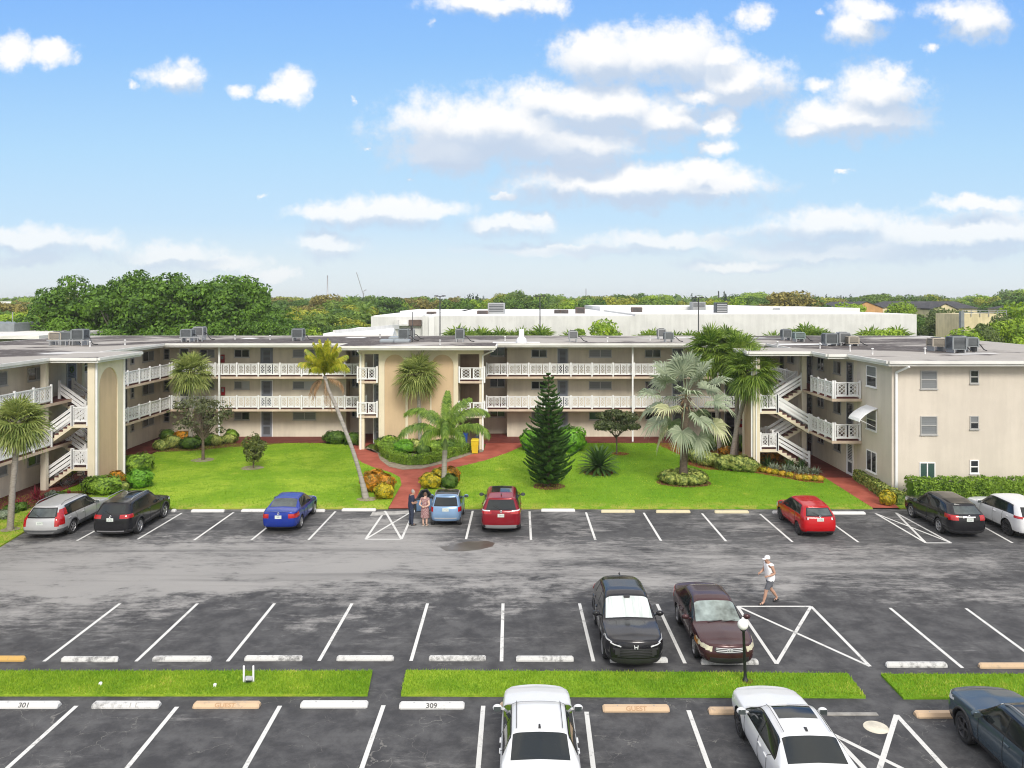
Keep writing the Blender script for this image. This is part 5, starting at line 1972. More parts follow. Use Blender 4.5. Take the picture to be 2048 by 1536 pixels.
# 9 black crossover facing us, silver sunshade
L_ = 4.57
s = dict(type='suv', L=L_, W=1.84, H=1.61, belt=1.06, belt_f=1.0, zhood=0.98, axle_f=1.36, axle_r=-1.29, r=0.355, cowl=0.96, ws_top=0.24, roof_end=-1.8, c_pillar=-1.2, b_pillar=-0.3,
         tail_lean=0.55, zroof_rear=1.50, paint=BLACKP, clad_z=0.40, clad_mat=TRIM, arch_trim=True, rim='ten', rim_dark=False, glass_ws=SUNSHADE, aerial=-1.5, bulge_f=0.20,
         lamps=[(lambda sd, a, v, x, y, z: (y < -L_ / 2 + 0.4) & (z > 0.95) & (z < 1.05) & (x > 0.4), LAMP_RED, 'tail_light'),
                (lambda sd, a, v, x, y, z: (y > L_ / 2 - 0.62) & (z > 0.73 + (x - 0.4) * 0.2) & (z < 0.86) & (x > 0.40) & (v < 6.9), PILLAR, 'headlight'),
                (lambda sd, a, v, x, y, z: (y > L_ / 2 - 0.58) & (z > 0.77 + (x - 0.48) * 0.22) & (z < 0.815 + (x - 0.48) * 0.22) & (x > 0.48) & (v < 6.0), LAMP_CLEAR, 'headlight_strip')],
         panels=[(lambda sd, a, v, x, y, z: (sd == 3) & (z > 0.47) & (z < 0.70) & (x < 0.66 - (0.70 - z) * 0.5), TRIM, 'grille'),
                 (lambda sd, a, v, x, y, z: (sd == 3) & (z > 0.28) & (z < 0.40) & (x < 0.6), TRIM, 'lower_grille')])
hrv, sh = make_car(s, 'sport_utility_car', 'black crossover facing the camera with a silver sunshade in its windscreen', 'car', (3.52, 25.1 + 1.36, 0), PI, group='cars in the middle row')
p = sh.skin_point(0, 0.74, front=True)
h = MB()
h.bar((-0.075, 0, 0.075), (-0.055, 0, -0.07), 0.03, 0.03)
h.bar((0.075, 0, 0.075), (0.055, 0, -0.07), 0.03, 0.03)
h.bar((-0.06, 0, 0.0), (0.06, 0, 0.0), 0.03, 0.03)
BADGE = mat('satin silver badge', (0.62, 0.63, 0.64), 0.35)
h.build('badge', [BADGE], hrv, (0, p[1] + 0.03, 0.775)).scale = (0.72, 1, 0.72)
for sx in (-1, 1):
    h = MB()
    pts = []
    for x, z in ((0.44, 0.755), (0.54, 0.775), (0.64, 0.80), (0.74, 0.83)):
        q = sh.skin_point(sx * x, z, front=True)
        pts.append((sx * x, q[1] + 0.03, z + 0.015))
    h.tube(pts, 0.020, 6)
    h.build('headlight_strip', [LAMP_CLEAR], hrv)
p = sh.skin_point(0, 1.5, front=False)
h = MB()
h.bevel_box(-0.10, 0.10, -0.05, 0.05, 0, 0.04, 0.02)
h.build('camera_housing', [TRIM], hrv, (0, 0.33, 1.505)).rotation_euler = (RAD(-38), 0, 0)
h = MB()
for k in range(5):
    q = sh.skin_point(0, 0.50 + k * 0.045, front=True)
    h.bar((-0.48, q[1] - 0.03, 0.50 + k * 0.045), (0.0, q[1] + 0.016, 0.50 + k * 0.045), 0.012, 0.012)
    h.bar((0.48, q[1] - 0.03, 0.50 + k * 0.045), (0.0, q[1] + 0.016, 0.50 + k * 0.045), 0.012, 0.012)
h.build('grille_bar', [PILLAR], hrv)
h = MB()
for sx in (-1, 1):
    h.tube([(sx * 0.42, 0.98, 1.02), (sx * 0.46, 1.4, 1.0), (sx * 0.40, 1.9, 0.95)], 0.018, 5)
h.build('bonnet_crease', [BLACKP], hrv)

# 10 maroon saloon facing us
L_ = 4.54
s = dict(type='sedan', L=L_, W=1.76, H=1.47, belt=0.97, belt_f=0.91, zhood=0.83, zdeck=1.03, axle_f=1.35, axle_r=-1.25, r=0.315, cowl=1.05, ws_top=0.30, roof_end=-0.98, rg_base=-1.60, zrg=1.06, b_pillar=-0.22, roofw=0.68,
         paint=MAROON, rim='five', glass_ws=mat('windscreen over a crumpled sunshade', (0.30, 0.36, 0.34), 0.06, coat=0.8, color2=(0.06, 0.075, 0.065), scale=1.6, detail=3), bulge_f=0.20, badge_z=None,
         lamps=std_lamps(-L_ / 2, L_ / 2, 0, 0, (0.75, 0.98, 0.5, 0.5), (0.585, 0.72, 0.50, 0.66), None, LAMP_YELLOWED)
         + [(lambda sd, a, v, x, y, z: (y > L_ / 2 - 0.72) & (y < L_ / 2 - 0.40) & (z > 0.62) & (z < 0.735) & (x > 0.74), LAMP_AMBER, 'turn_signal')],
         panels=[(lambda sd, a, v, x, y, z: (sd == 3) & (z > 0.575) & (z < 0.70) & (x < 0.42), TRIM, 'grille'),
                 (lambda sd, a, v, x, y, z: (sd == 3) & (z > 0.26) & (z < 0.44) & (x < 0.58), TRIM, 'lower_grille')])
cor, sh = make_car(s, 'sedan', 'maroon four door saloon facing the camera behind the globe lamp post', 'car', (6.32, 25.15 + 1.35, 0), PI, group='cars in the middle row')
h = MB()
for zz in (0.60, 0.645, 0.69):
    pts = []
    for k in range(-4, 5):
        q = sh.skin_point(k * 0.10, zz, front=True)
        pts.append((k * 0.10, q[1] + 0.018, zz + 0.012 * abs(k) / 4))
    h.tube(pts, 0.011, 5)
h.build('grille_bar', [BADGE], cor)
q = sh.skin_point(0, 0.65, front=True)
h = MB()
for a_, b_ in ((0.085, 0.058), (0.032, 0.056), (0.06, 0.026)):
    pts = [(a_ * math.cos(2 * PI * k / 16), 0, b_ * math.sin(2 * PI * k / 16) + (0.016 if b_ < 0.03 else 0)) for k in range(17)]
    h.tube(pts, 0.009, 5, cap=False)
h.build('badge', [BADGE], cor, (0, q[1] + 0.035, 0.655))
h = MB()
for sx in (0.3, -0.1):
    h.tube([(sx + 0.05, 1.06, 0.955), (sx - 0.42, 1.0, 1.0)], 0.012, 5)
h.build('wiper', [TRIM], cor)

# 11 white saloon, foreground centre
L_ = 4.70
s = dict(type='sedan', L=L_, W=1.80, H=1.45, belt=0.98, belt_f=0.92, zhood=0.84, zdeck=1.02, axle_f=1.40, axle_r=-1.33, r=0.335, cowl=1.05, ws_top=0.30, roof_end=-1.05, rg_base=-1.72, zrg=1.06, b_pillar=-0.25, roofw=0.68,
         paint=WHITEP, plate_z=0.80, rim='five', aerial=-0.92, glass_rear=CARGLASS, mirror_mat=WHITEP,
         lamps=std_lamps(-L_ / 2, L_ / 2, 0, 0, (0.72, 0.96, 0.50, 0.55), (0.6, 0.74, 0.4, 0.5)))
w11, sh = make_car(s, 'sedan', 'white saloon seen from above and behind at the bottom centre', 'car', (0.50, 21.62 - L_ / 2, 0), 0, group='cars in the front row')
h = MB()
for sx in (-1, 1):
    h.tube([(sx * 0.52, y, zz) for y, zz in ((-1.02, 1.435), (-0.5, 1.462), (0.0, 1.462), (0.27, 1.405))], 0.008, 4)
h.build('roof_seam', [TRIM], w11)

# 12 white saloon with sunroof
s = dict(s)
s.update(L=4.85, sunroof=(-0.42, 0.17), rim_dark=True, rim='ten', axle_f=1.45, axle_r=-1.38, lamps=std_lamps(-4.85 / 2, 4.85 / 2, 0, 0, (0.72, 0.96, 0.45, 0.55), (0.6, 0.74, 0.4, 0.5)), aerial=-0.9)
w12, sh = make_car(s, 'sedan', 'white saloon with a dark sunroof, parked below the lamp post', 'car', (6.48, 20.57 - 1.45, 0), 0, group='cars in the front row')
h = MB()
for sx in (-1, 1):
    h.tube([(sx * 0.53, y, zz) for y, zz in ((-1.02, 1.435), (-0.5, 1.462), (0.0, 1.462), (0.27, 1.405))], 0.008, 4)
h.build('roof_seam', [TRIM], w12)

# 13 slate blue SUV, lower right corner
L_ = 4.62
s = dict(type='suv', L=L_, W=1.86, H=1.64, belt=1.10, belt_f=1.03, zhood=0.98, axle_f=1.36, axle_r=-1.34, r=0.375, cowl=0.86, ws_top=0.22, roof_end=-1.8, c_pillar=-1.25, b_pillar=-0.32,
         tail_lean=0.45, zroof_rear=1.54, paint=SLATE, clad_z=0.46, clad_mat=TRIM, arch_trim=True, rim='five', rim_dark=True, rails=(-1.6, 0.1), rail_mat=GREYTRIM, sunroof=(-0.6, 0.12), mirror_mat=SLATE,
         lamps=std_lamps(-L_ / 2, L_ / 2, 0, 0, (0.95, 1.08, 0.4, 0.45), (0.74, 0.84, 0.45, 0.5)))
make_car(s, 'sport_utility_car', 'dark slate blue SUV in the lower right corner', 'car', (12.05, 20.28 - 1.36, 0), 0, group='cars in the front row')
# ================================================================ vegetation
BARK = mat('grey palm bark', (0.21, 0.185, 0.155), 0.9, scale=6, color2=(0.33, 0.30, 0.26), stretch=(1, 1, 5), bump=0.6, bscale=12)
BARK_D = mat('brown bark', (0.085, 0.062, 0.045), 0.9, scale=6, color2=(0.15, 0.115, 0.085), stretch=(1, 1, 3), bump=0.5, bscale=14)
BARK_RING = mat('ringed palm bark', (0.24, 0.22, 0.19), 0.9, scale=1.0, color2=(0.36, 0.335, 0.30), stretch=(0.3, 0.3, 14), bump=0.6, bscale=2)
SABAL = leaf_mat('cabbage palm leaf', (0.11, 0.165, 0.035), (0.40, 0.45, 0.13), 0.45, 1.1, 0.3)
SABAL_B = leaf_mat('yellowish cabbage palm leaf', (0.075, 0.155, 0.020), (0.29, 0.40, 0.06), 0.45, 0.8, 0.3)
COCO = leaf_mat('yellowing coconut frond', (0.16, 0.24, 0.015), (0.56, 0.52, 0.05), 0.4, 1.3, 0.35, (0.62, 0.46, 0.06))
DEADFROND = leaf_mat('dead palm frond', (0.16, 0.09, 0.04), (0.40, 0.26, 0.14), 0.8, 2.0, 0.1)
FOXTAIL = leaf_mat('foxtail palm frond', (0.055, 0.135, 0.015), (0.29, 0.42, 0.06), 0.4, 1.0, 0.32)
SILVERF = leaf_mat('silver fan palm leaf', (0.19, 0.24, 0.155), (0.38, 0.43, 0.29), 0.5, 1.0, 0.18)
SILVERY = leaf_mat('ageing silver fan palm leaf', (0.32, 0.35, 0.17), (0.56, 0.56, 0.34), 0.5, 1.0, 0.2)
PINE = leaf_mat('norfolk pine needles', (0.022, 0.070, 0.015), (0.105, 0.21, 0.040), 0.5, 1.6, 0.12)
CYCAD = leaf_mat('cycad leaf', (0.022, 0.065, 0.016), (0.085, 0.165, 0.035), 0.4, 2.0, 0.15)
DARKTREE = leaf_mat('dark bronze leaf', (0.034, 0.050, 0.020), (0.11, 0.14, 0.045), 0.5, 2.0, 0.15)
SPARSE = leaf_mat('sparse olive leaf', (0.045, 0.060, 0.024), (0.16, 0.175, 0.075), 0.6, 2.0, 0.15)
HEDGE = leaf_mat('hedge leaf', (0.055, 0.125, 0.012), (0.29, 0.45, 0.045), 0.5, 1.7, 0.22)
HEDGE_D = leaf_mat('deep green hedge leaf', (0.035, 0.085, 0.012), (0.115, 0.205, 0.025), 0.5, 1.7, 0.2)
BRIGHT = leaf_mat('bright green leaf', (0.065, 0.20, 0.014), (0.21, 0.46, 0.035), 0.45, 2.0, 0.25)
CROTON = leaf_mat('orange croton leaf', (0.085, 0.10, 0.012), (0.66, 0.26, 0.012), 0.45, 4.5, 0.2, (0.66, 0.42, 0.02))
CROTON_Y = leaf_mat('yellow croton leaf', (0.13, 0.16, 0.012), (0.66, 0.50, 0.025), 0.45, 4.5, 0.2, (0.62, 0.26, 0.02))
VARIEG = leaf_mat('variegated yellow green leaf', (0.045, 0.11, 0.015), (0.50, 0.54, 0.14), 0.5, 6.0, 0.2)
REDLEAF = leaf_mat('red cordyline leaf', (0.12, 0.012, 0.02), (0.34, 0.04, 0.06), 0.4, 3.0, 0.2)
GREYLEAF = leaf_mat('grey green leaf', (0.14, 0.18, 0.12), (0.33, 0.38, 0.28), 0.5, 3.0, 0.15)
FLOWER = leaf_mat('yellow flower head', (0.45, 0.26, 0.02), (0.62, 0.44, 0.04), 0.6, 4.0, 0.1)
YUCCA = leaf_mat('shrub leaf', (0.05, 0.075, 0.018), (0.18, 0.21, 0.045), 0.5, 3.0, 0.2, (0.32, 0.30, 0.08))


class Leaves:
    """triangles of foliage collected as arrays"""

    def __init__(self, seed=0):
        self.t = []
        self.r = random.Random(seed)
        self.g = np.random.default_rng(seed)

    def tri(self, a, b, c):
        self.t.append((tuple(a), tuple(b), tuple(c)))

    def blade(self, base, mid, tip, wv, wb=0.4):
        """a narrow leaf: base -> mid -> tip, half width vector at the middle"""
        b0, b1 = base - wv * wb, base + wv * wb
        m0, m1 = mid - wv, mid + wv
        self.tri(b0, b1, m1)
        self.tri(b0, m1, m0)
        self.tri(m0, m1, tip)

    def strip(self, pts, wv):
        """ribbon along points with a constant half-width vector that narrows to the tip"""
        n = len(pts)
        for i in range(n - 1):
            f0, f1 = 1 - i / n * 0.6, 1 - (i + 1) / (n - 1) * 1.0 if i == n - 2 else 1 - (i + 1) / n * 0.6
            a0, a1 = pts[i] - wv * f0, pts[i] + wv * f0
            if i == n - 2:
                self.tri(a0, a1, pts[i + 1])
            else:
                b0, b1 = pts[i + 1] - wv * f1, pts[i + 1] + wv * f1
                self.tri(a0, a1, b1)
                self.tri(a0, b1, b0)

    def cards(self, P, Nrm, size, jitter=0.6, aspect=0.55):
        """rhombic leaves at points P (n,3) turned roughly along normals Nrm"""
        n = len(P)
        g = self.g
        N_ = Nrm + g.normal(0, jitter, (n, 3))
        N_ /= np.linalg.norm(N_, axis=1)[:, None] + 1e-9
        A = np.cross(N_, g.normal(0, 1, (n, 3)))
        A /= np.linalg.norm(A, axis=1)[:, None] + 1e-9
        B = np.cross(N_, A)
        s = (size * g.uniform(0.6, 1.3, n))[:, None]
        self.q = getattr(self, 'q', [])
        v = np.stack([P - A * s, P - B * s * aspect + N_ * s * 0.12, P + A * s, P + B * s * aspect + N_ * s * 0.12], 1)
        T = np.concatenate([v[:, [0, 1, 2]], v[:, [0, 2, 3]]], 1).reshape(-1, 3, 3)
        self.q.append(T)

    def arrays(self):
        parts = []
        if self.t:
            parts.append(np.array(self.t, dtype=np.float32))
        for q in getattr(self, 'q', []):
            parts.append(q.astype(np.float32))
        return np.concatenate(parts, 0)

    def mesh(self, name, m):
        T = self.arrays()
        return tri_mesh(name, T, m)


def tri_mesh(name, T, m):
    """weld shared corners so that each leaf is one island"""
    V = T.reshape(-1, 3)
    key = np.round(V * 2000).astype(np.int64)
    _, idx, inv = np.unique(key, axis=0, return_index=True, return_inverse=True)
    F = inv.reshape(-1, 3)
    ok = (F[:, 0] != F[:, 1]) & (F[:, 1] != F[:, 2]) & (F[:, 0] != F[:, 2])
    return mesh_np(name, V[idx], F[ok], m)


def fan_leaf(lv, c, d, pet, R_, nseg, spread, droop, w, fold=0.25, stiff=0.5):
    """palmate leaf: petiole from c along d, blades fanned round its end"""
    r = lv.r
    d = d.normalized()
    side = d.cross(Vector((0, 0, 1)))
    if side.length < 0.1:
        side = Vector((1, 0, 0))
    side.normalize()
    tilt = r.uniform(-0.5, 0.5)
    up = side.cross(d).normalized()
    side = (side * math.cos(tilt) + up * math.sin(tilt)).normalized()
    up = side.cross(d).normalized()
    sag = Vector((0, 0, -0.12 * pet))
    p0 = c
    p1 = c + d * pet + sag
    lv.strip([p0, p0.lerp(p1, 0.5) - sag * 0.3, p1], side * 0.035)
    for k in range(nseg):
        a = spread * (k / (nseg - 1) * 2 - 1) * 0.5
        dd = (d * math.cos(a) + side * math.sin(a) + up * fold * (abs(math.sin(a)) - 0.25)).normalized()
        ln = R_ * (0.72 + 0.28 * math.cos(a * 0.9)) * r.uniform(0.88, 1.06)
        m = p1 + dd * ln * stiff
        t = p1 + dd * ln + Vector((0, 0, -droop * ln * r.uniform(0.5, 1.3)))
        wv = dd.cross(up).normalized() * w + up * w * 0.5 * (1 if k % 2 else -1)
        lv.blade(p1, m, t, wv, 0.3)


def fan_crown(lv, c, n, pet, R_, nseg=20, spread=RAD(250), el=(85, -50), droop=0.3, w=0.03, stiff=0.55):
    r = lv.r
    for i in range(n):
        t = (i + 0.5) / n
        e = RAD(lerp(el[0], el[1], t ** 0.85)) + r.uniform(-0.12, 0.12)
        a = i * 2.399963 + r.uniform(-0.25, 0.25)
        d = Vector((math.cos(a) * math.cos(e), math.sin(a) * math.cos(e), math.sin(e)))
        fan_leaf(lv, Vector(c) + d * 0.08, d, pet * r.uniform(0.8, 1.15), R_ * r.uniform(0.85, 1.1), nseg, spread, droop * (0.6 + t), w, stiff=stiff)


def frond(lv, c, az, el, Ln, bend, nleaf, ll, hang, w, tuft=False, twist=0.0, fwd=0.55):
    """feather leaf: arching rachis with leaflets both sides"""
    r = lv.r
    n = 14
    pts, e = [Vector(c)], el
    for i in range(n):
        st = Ln / n
        pts.append(pts[-1] + Vector((math.cos(az) * math.cos(e), math.sin(az) * math.cos(e), math.sin(e))) * st)
        e -= bend / n * (0.5 + 1.0 * i / n)
    side0 = Vector((-math.sin(az), math.cos(az), 0))
    lv.strip(pts, side0 * 0.022)
    for k in range(nleaf):
        t = 0.12 + 0.88 * k / (nleaf - 1)
        f = t * n
        i = min(int(f), n - 1)
        p = pts[i].lerp(pts[i + 1], f - i)
        d = (pts[i + 1] - pts[i]).normalized()
        up = side0.cross(d).normalized() * -1
        if up.z < 0:
            up = -up
        l = ll * (math.sin(PI * (0.12 + 0.80 * t)) ** 0.6) * r.uniform(0.85, 1.1)
        for s in (-1, 1):
            angs = (r.uniform(-0.9, 0.5), r.uniform(-0.4, 0.9)) if tuft else (twist + r.uniform(-0.2, 0.2),)
            for q in angs:
                o = (side0 * s * math.cos(q) + up * math.sin(q)) * (1 - fwd * 0.5) + d * fwd
                o.normalize()
                m = p + o * l * 0.5 + Vector((0, 0, -hang * l * 0.15))
                tp = p + o * l * 0.92 + Vector((0, 0, -hang * l * r.uniform(0.6, 1.1)))
                lv.blade(p, m, tp, d * w, 0.5)


def palm_trunk(pts, radii, m, name='trunk', parent=None, boots=0, ringed=False):
    mb = MB()
    P = []
    rr = []
    # resample with a slight knuckle so that the trunk is not a plain pipe
    for i in range(len(pts) - 1):
        a, b = Vector(pts[i]), Vector(pts[i + 1])
        n = max(2, int((b - a).length / (0.10 if ringed else 0.22)))
        for j in range(n):
            t = j / n
            P.append(a.lerp(b, t))
            rr.append(lerp(radii[i], radii[i + 1], t) * (1.0 + (0.05 if j % 2 else -0.03)) * rnd.uniform(0.97, 1.03))
    P.append(Vector(pts[-1]))
    rr.append(radii[-1])
    mb.tube(P, rr, 10)
    return mb.build(name, [m], parent)


def smooth_path(pts, n=24):
    """Catmull-Rom through points"""
    pts = [Vector(p) for p in pts]
    P = [pts[0] * 2 - pts[1]] + pts + [pts[-1] * 2 - pts[-2]]
    out = []
    segs = len(pts) - 1
    for i in range(segs):
        a, b, c, d = P[i:i + 4]
        k = max(1, n // segs)
        for j in range(k):
            t = j / k
            out.append(0.5 * ((2 * b) + (c - a) * t + (2 * a - 5 * b + 4 * c - d) * t * t + (3 * b - a - 3 * c + d) * t ** 3))
    out.append(pts[-1])
    return out


def sabal(x, y, zc_, lean, label, seed, rt=0.15, n=42, pet=0.62, Rf=0.85, m=SABAL, name='cabbage_palm', skirt=True, group=None, z0=0.05, el=(85, -55)):
    root = empty(name, (x, y, 0))
    tag(root, label, 'palm', group)
    top = Vector((lean[0], lean[1], zc_))
    palm_trunk([(0, 0, z0 - 0.1), (lean[0] * 0.3, lean[1] * 0.3, zc_ * 0.4), (lean[0] * 0.9, lean[1] * 0.9, zc_ * 0.9), tuple(top)], [rt * 1.15, rt, rt * 0.92, rt * 1.25], BARK, parent=root)
    lv = Leaves(seed)
    fan_crown(lv, top, n, pet, Rf, 24, RAD(240), el, 0.30, 0.034)
    link('crown', lv.mesh('crown', m), root)
    if skirt:
        bt = MB()
        for i in range(26):
            a = i * 2.4
            h = zc_ - 0.1 - 0.022 * i
            d = Vector((math.cos(a), math.sin(a), 0.9)).normalized()
            b = top * 1.0 + Vector((math.cos(a) * rt * 0.9, math.sin(a) * rt * 0.9, h - zc_))
            bt.bar(b, b + d * 0.24, 0.07, 0.03)
        bt.build('leaf_base', [BARK_D], root)
    return root


# left foreground palm
x, y = ground(20, 1062)
sabal(x, y, 5.25, (0.36, 0.1), 'cabbage palm on the grass verge at the left edge, with a grey trunk', 11, rt=0.135, n=58, pet=0.55, Rf=0.98, el=(85, -78))
disc_bed('mulch_bed', x, y, 0.42, SOIL, 0.082)
# left palm in the lawn corner
sabal(across(381, 60), 60, 5.75, (0.05, 0), 'cabbage palm rising behind the sparse dark tree in the left courtyard corner', 12, n=54, pet=0.78, Rf=1.15)
# palm before the pavilion arches
sabal(across(841, 58.4), 58.4, 5.75, (-0.2, 0), 'cabbage palm standing before the three peach arches', 13, n=54, pet=0.78, Rf=1.18, rt=0.14)
# the tall group by the right stair
for i, (px, Y, zc_, lean, nn) in enumerate(((1440, 57.0, 7.6, (-0.5, 0.6), 54), (1462, 55.2, 6.35, (0.95, -1.6), 66), (1472, 56.2, 7.2, (0.2, 0.2), 50))):
    sabal(across(px, Y), Y, zc_, lean, ('tallest cabbage palm behind the silver palm, its crown above the roof edge', 'cabbage palm with drooping crown beside the right stair wall', 'cabbage palm at the back of the clump by the right stair')[i],
          20 + i, n=nn + 30, pet=0.92, Rf=1.16, rt=0.155, m=SABAL_B, group='palms by the right stair', el=(85, -75))

# leaning coconut palm
x, y = ground(733, 1000)
root = empty('coconut_palm', (x, y, 0))
tag(root, 'slender leaning coconut palm with a curved trunk and yellow fronds', 'palm')
trail = [(733, 1002), (722, 955), (707, 905), (691, 862), (673, 815), (657, 780), (649, 752)]
pts = []
for i, (px, py) in enumerate(trail):
    yy = y + 0.35 * i / 6
    pts.append(Vector((across(px, yy) - x, yy - y, height(py, yy))))
pts[0].z = -0.05
sp = smooth_path(pts, 30)
palm_trunk([tuple(p) for p in sp], [lerp(0.20, 0.11, min(1, i / 6)) if i < 6 else lerp(0.12, 0.09, i / 30) for i in range(len(sp))], BARK_RING, parent=root, ringed=True)
top = pts[-1]
lv = Leaves(31)
for i in range(22):
    t = i / 21
    a = i * 2.399 + 0.4
    frond(lv, top + Vector((0, 0, 0.05)), a, RAD(lerp(92, 48, t)), lerp(2.0, 1.5, t), lerp(0.3, 1.5, t), 64, 0.50, 0.9, 0.028, twist=-0.3, fwd=0.8)
link('crown', lv.mesh('crown', COCO), root)
lv = Leaves(32)
for i in range(5):
    frond(lv, top + Vector((0, 0, -0.12)), (0.15, 2.9, -1.2, 3.5, -0.4)[i], RAD((5, -8, -45, -30, -62)[i]), (1.5, 1.5, 1.6, 1.3, 1.9)[i], (1.9, 2.0, 1.0, 1.5, 0.7)[i], 30, 0.35, 0.95, 0.016, twist=-0.9, fwd=0.7)
link('dead_frond', lv.mesh('dead_frond', DEADFROND), root)
disc_bed('mulch_bed', x + 0.05, y - 0.1, 0.55, SOIL, 0.082, sy=0.9)

# foxtail palm by the microcar
x, y = ground(888, 978)
root = empty('foxtail_palm', (x, y, 0))
tag(root, 'foxtail palm with arching bushy fronds behind the light blue microcar', 'palm')
zc_ = 3.05
palm_trunk([(0, 0, -0.05), (0, 0, 0.35), (0.02, 0, 1.4), (0.06, 0, 2.35)], [0.19, 0.16, 0.15, 0.14], BARK_RING, parent=root, ringed=True)
mb = MB()
mb.tube([(0.06, 0, 2.3), (0.08, 0, 2.6), (0.10, 0, 3.15)], [0.15, 0.14, 0.06], 10)
mb.build('crown_shaft', [mat('green crown shaft', (0.16, 0.24, 0.06), 0.45, var=0.2, scale=3)], root)
lv = Leaves(33)
for az, el, ln, bd in ((1.57, 88, 2.6, 1.1), (2.85, 70, 3.0, 2.1), (0.3, 70, 3.0, 2.1), (3.45, 46, 2.8, 2.0), (-0.3, 46, 2.8, 2.0), (-1.5, 68, 2.7, 2.9), (4.2, 40, 2.5, 2.0), (-1.05, 40, 2.5, 2.0), (2.2, 60, 2.8, 1.8), (1.0, 60, 2.8, 1.8), (0.6, 84, 2.6, 1.5)):
    frond(lv, Vector((0.1, 0, zc_)), az, RAD(el), ln * 1.12, bd, 120, 0.56, 0.8, 0.024, tuft=True, fwd=0.65)
link('crown', lv.mesh('crown', FOXTAIL), root)

# silver fan palm
x, y = ground(1367, 966)
root = empty('silver_fan_palm', (x, y, 0))
tag(root, 'large silver blue fan palm in the middle of the right lawn', 'palm')
zc_ = 5.4
palm_trunk([(0, 0, -0.05), (0, 0, 1.0), (0.05, 0, 2.6), (0.1, 0, 4.1), (0.15, 0, 5.1)], [0.28, 0.245, 0.22, 0.24, 0.30], BARK_D, parent=root)
lv = Leaves(34)
lvy = Leaves(35)
for i in range(29):
    t = i / 28
    e = RAD(lerp(84, -62, t ** 0.95))
    a = i * 2.399963 + 0.9
    d = Vector((math.cos(a) * math.cos(e), math.sin(a) * math.cos(e), math.sin(e)))
    tgt = lvy if i in (17, 23, 27) else lv
    fan_leaf(tgt, Vector((0.15, 0, zc_ - 0.25 * t)), d, lerp(1.75, 2.2, t), lerp(1.35, 1.22, t), 34, RAD(265), 0.16 + 0.32 * t, 0.050, 0.30, 0.66)
link('crown', lv.mesh('crown', SILVERF), root)
link('crown', lvy.mesh('ageing_leaf', SILVERY), root).name = 'ageing_leaf'
lv = Leaves(36)
for i in range(60):
    a = rnd.uniform(0, 2 * PI)
    e = rnd.uniform(-0.5, 1.0)
    d = Vector((math.cos(a) * math.cos(e), math.sin(a) * math.cos(e), math.sin(e)))
    c = Vector((0.13, 0, zc_ - rnd.uniform(0.1, 1.3)))
    lv.blade(c, c + d * 0.4, c + d * rnd.uniform(0.6, 1.0) + Vector((0, 0, -0.15)), Vector((-d.y, d.x, 0)) * 0.05, 0.8)
link('dead_petiole', lv.mesh('dead_petiole', DEADFROND), root)
disc_bed('mulch_bed', x, y - 0.1, 1.62, MULCH, 0.083, sy=0.85)

# norfolk pine
x, y = ground(1097, 975)
root = empty('norfolk_pine', (x, y, 0))
tag(root, 'conical dark green Norfolk pine on the right lawn', 'conifer')
HN = 6.75
mb = MB()
mb.tube([(0, 0, -0.05), (0.02, 0, 2.5), (0, 0, 5), (0, 0, HN)], [0.10, 0.075, 0.045, 0.012], 8)
mb.build('trunk', [BARK_D], root)
lv = Leaves(37)
tiers = 25
for k in range(tiers):
    t = k / (tiers - 1)
    z = 0.35 + (HN - 0.45) * t ** 0.95
    ln = (1.62 * (1 - t) ** 0.70 + 0.10) * (1.0 if t > 0.12 else 0.72 + 2.2 * t) * (1.08 if k % 2 else 0.90)
    if 0.18 < t < 0.30:
        ln *= 1.05
    nb = 7 if t < 0.75 else 6
    for b in range(nb):
        a = 2 * PI * (b + 0.37 * k) / nb + lv.r.uniform(-0.15, 0.15)
        L2 = ln * lv.r.uniform(0.82, 1.1)
        o = Vector((math.cos(a), math.sin(a), 0))
        side = Vector((-o.y, o.x, 0))

        def axis(s):
            return Vector((0, 0, z)) + o * (L2 * s) + Vector((0, 0, L2 * (-0.10 * math.sin(PI * s * 0.8) + 0.34 * s * s)))
        nm = max(5, int(L2 / 0.09))
        for j in range(nm):
            s = (j + 0.5) / nm
            p = axis(s)
            for q in range(5):
                aa = lv.r.uniform(0, 2 * PI)
                dd = (side * math.cos(aa) + Vector((0, 0, 1)) * abs(math.sin(aa)) + o * 0.5).normalized()
                lv.blade(p, p + dd * 0.06, p + dd * 0.125, o * 0.024, 0.7)
            if j > 1:
                for sd in (-1, 1):
                    bl = min(0.40, 0.62 * L2 * (1 - s) + 0.08) * lv.r.uniform(0.8, 1.1)
                    dd = (o * 0.75 + side * sd * 0.75 + Vector((0, 0, 0.28))).normalized()
                    mid = p + dd * bl * 0.55
                    tp = p + dd * bl + Vector((0, 0, bl * 0.32))
                    lv.blade(p, mid, tp, Vector((0, 0, 1)).cross(dd).normalized() * 0.045, 0.8)
                    lv.blade(p, mid, tp, Vector((0, 0, 0.048)), 0.8)
link('crown', lv.mesh('crown', PINE), root)
disc_bed('mulch_bed', x, y, 0.95, MULCH, 0.083)

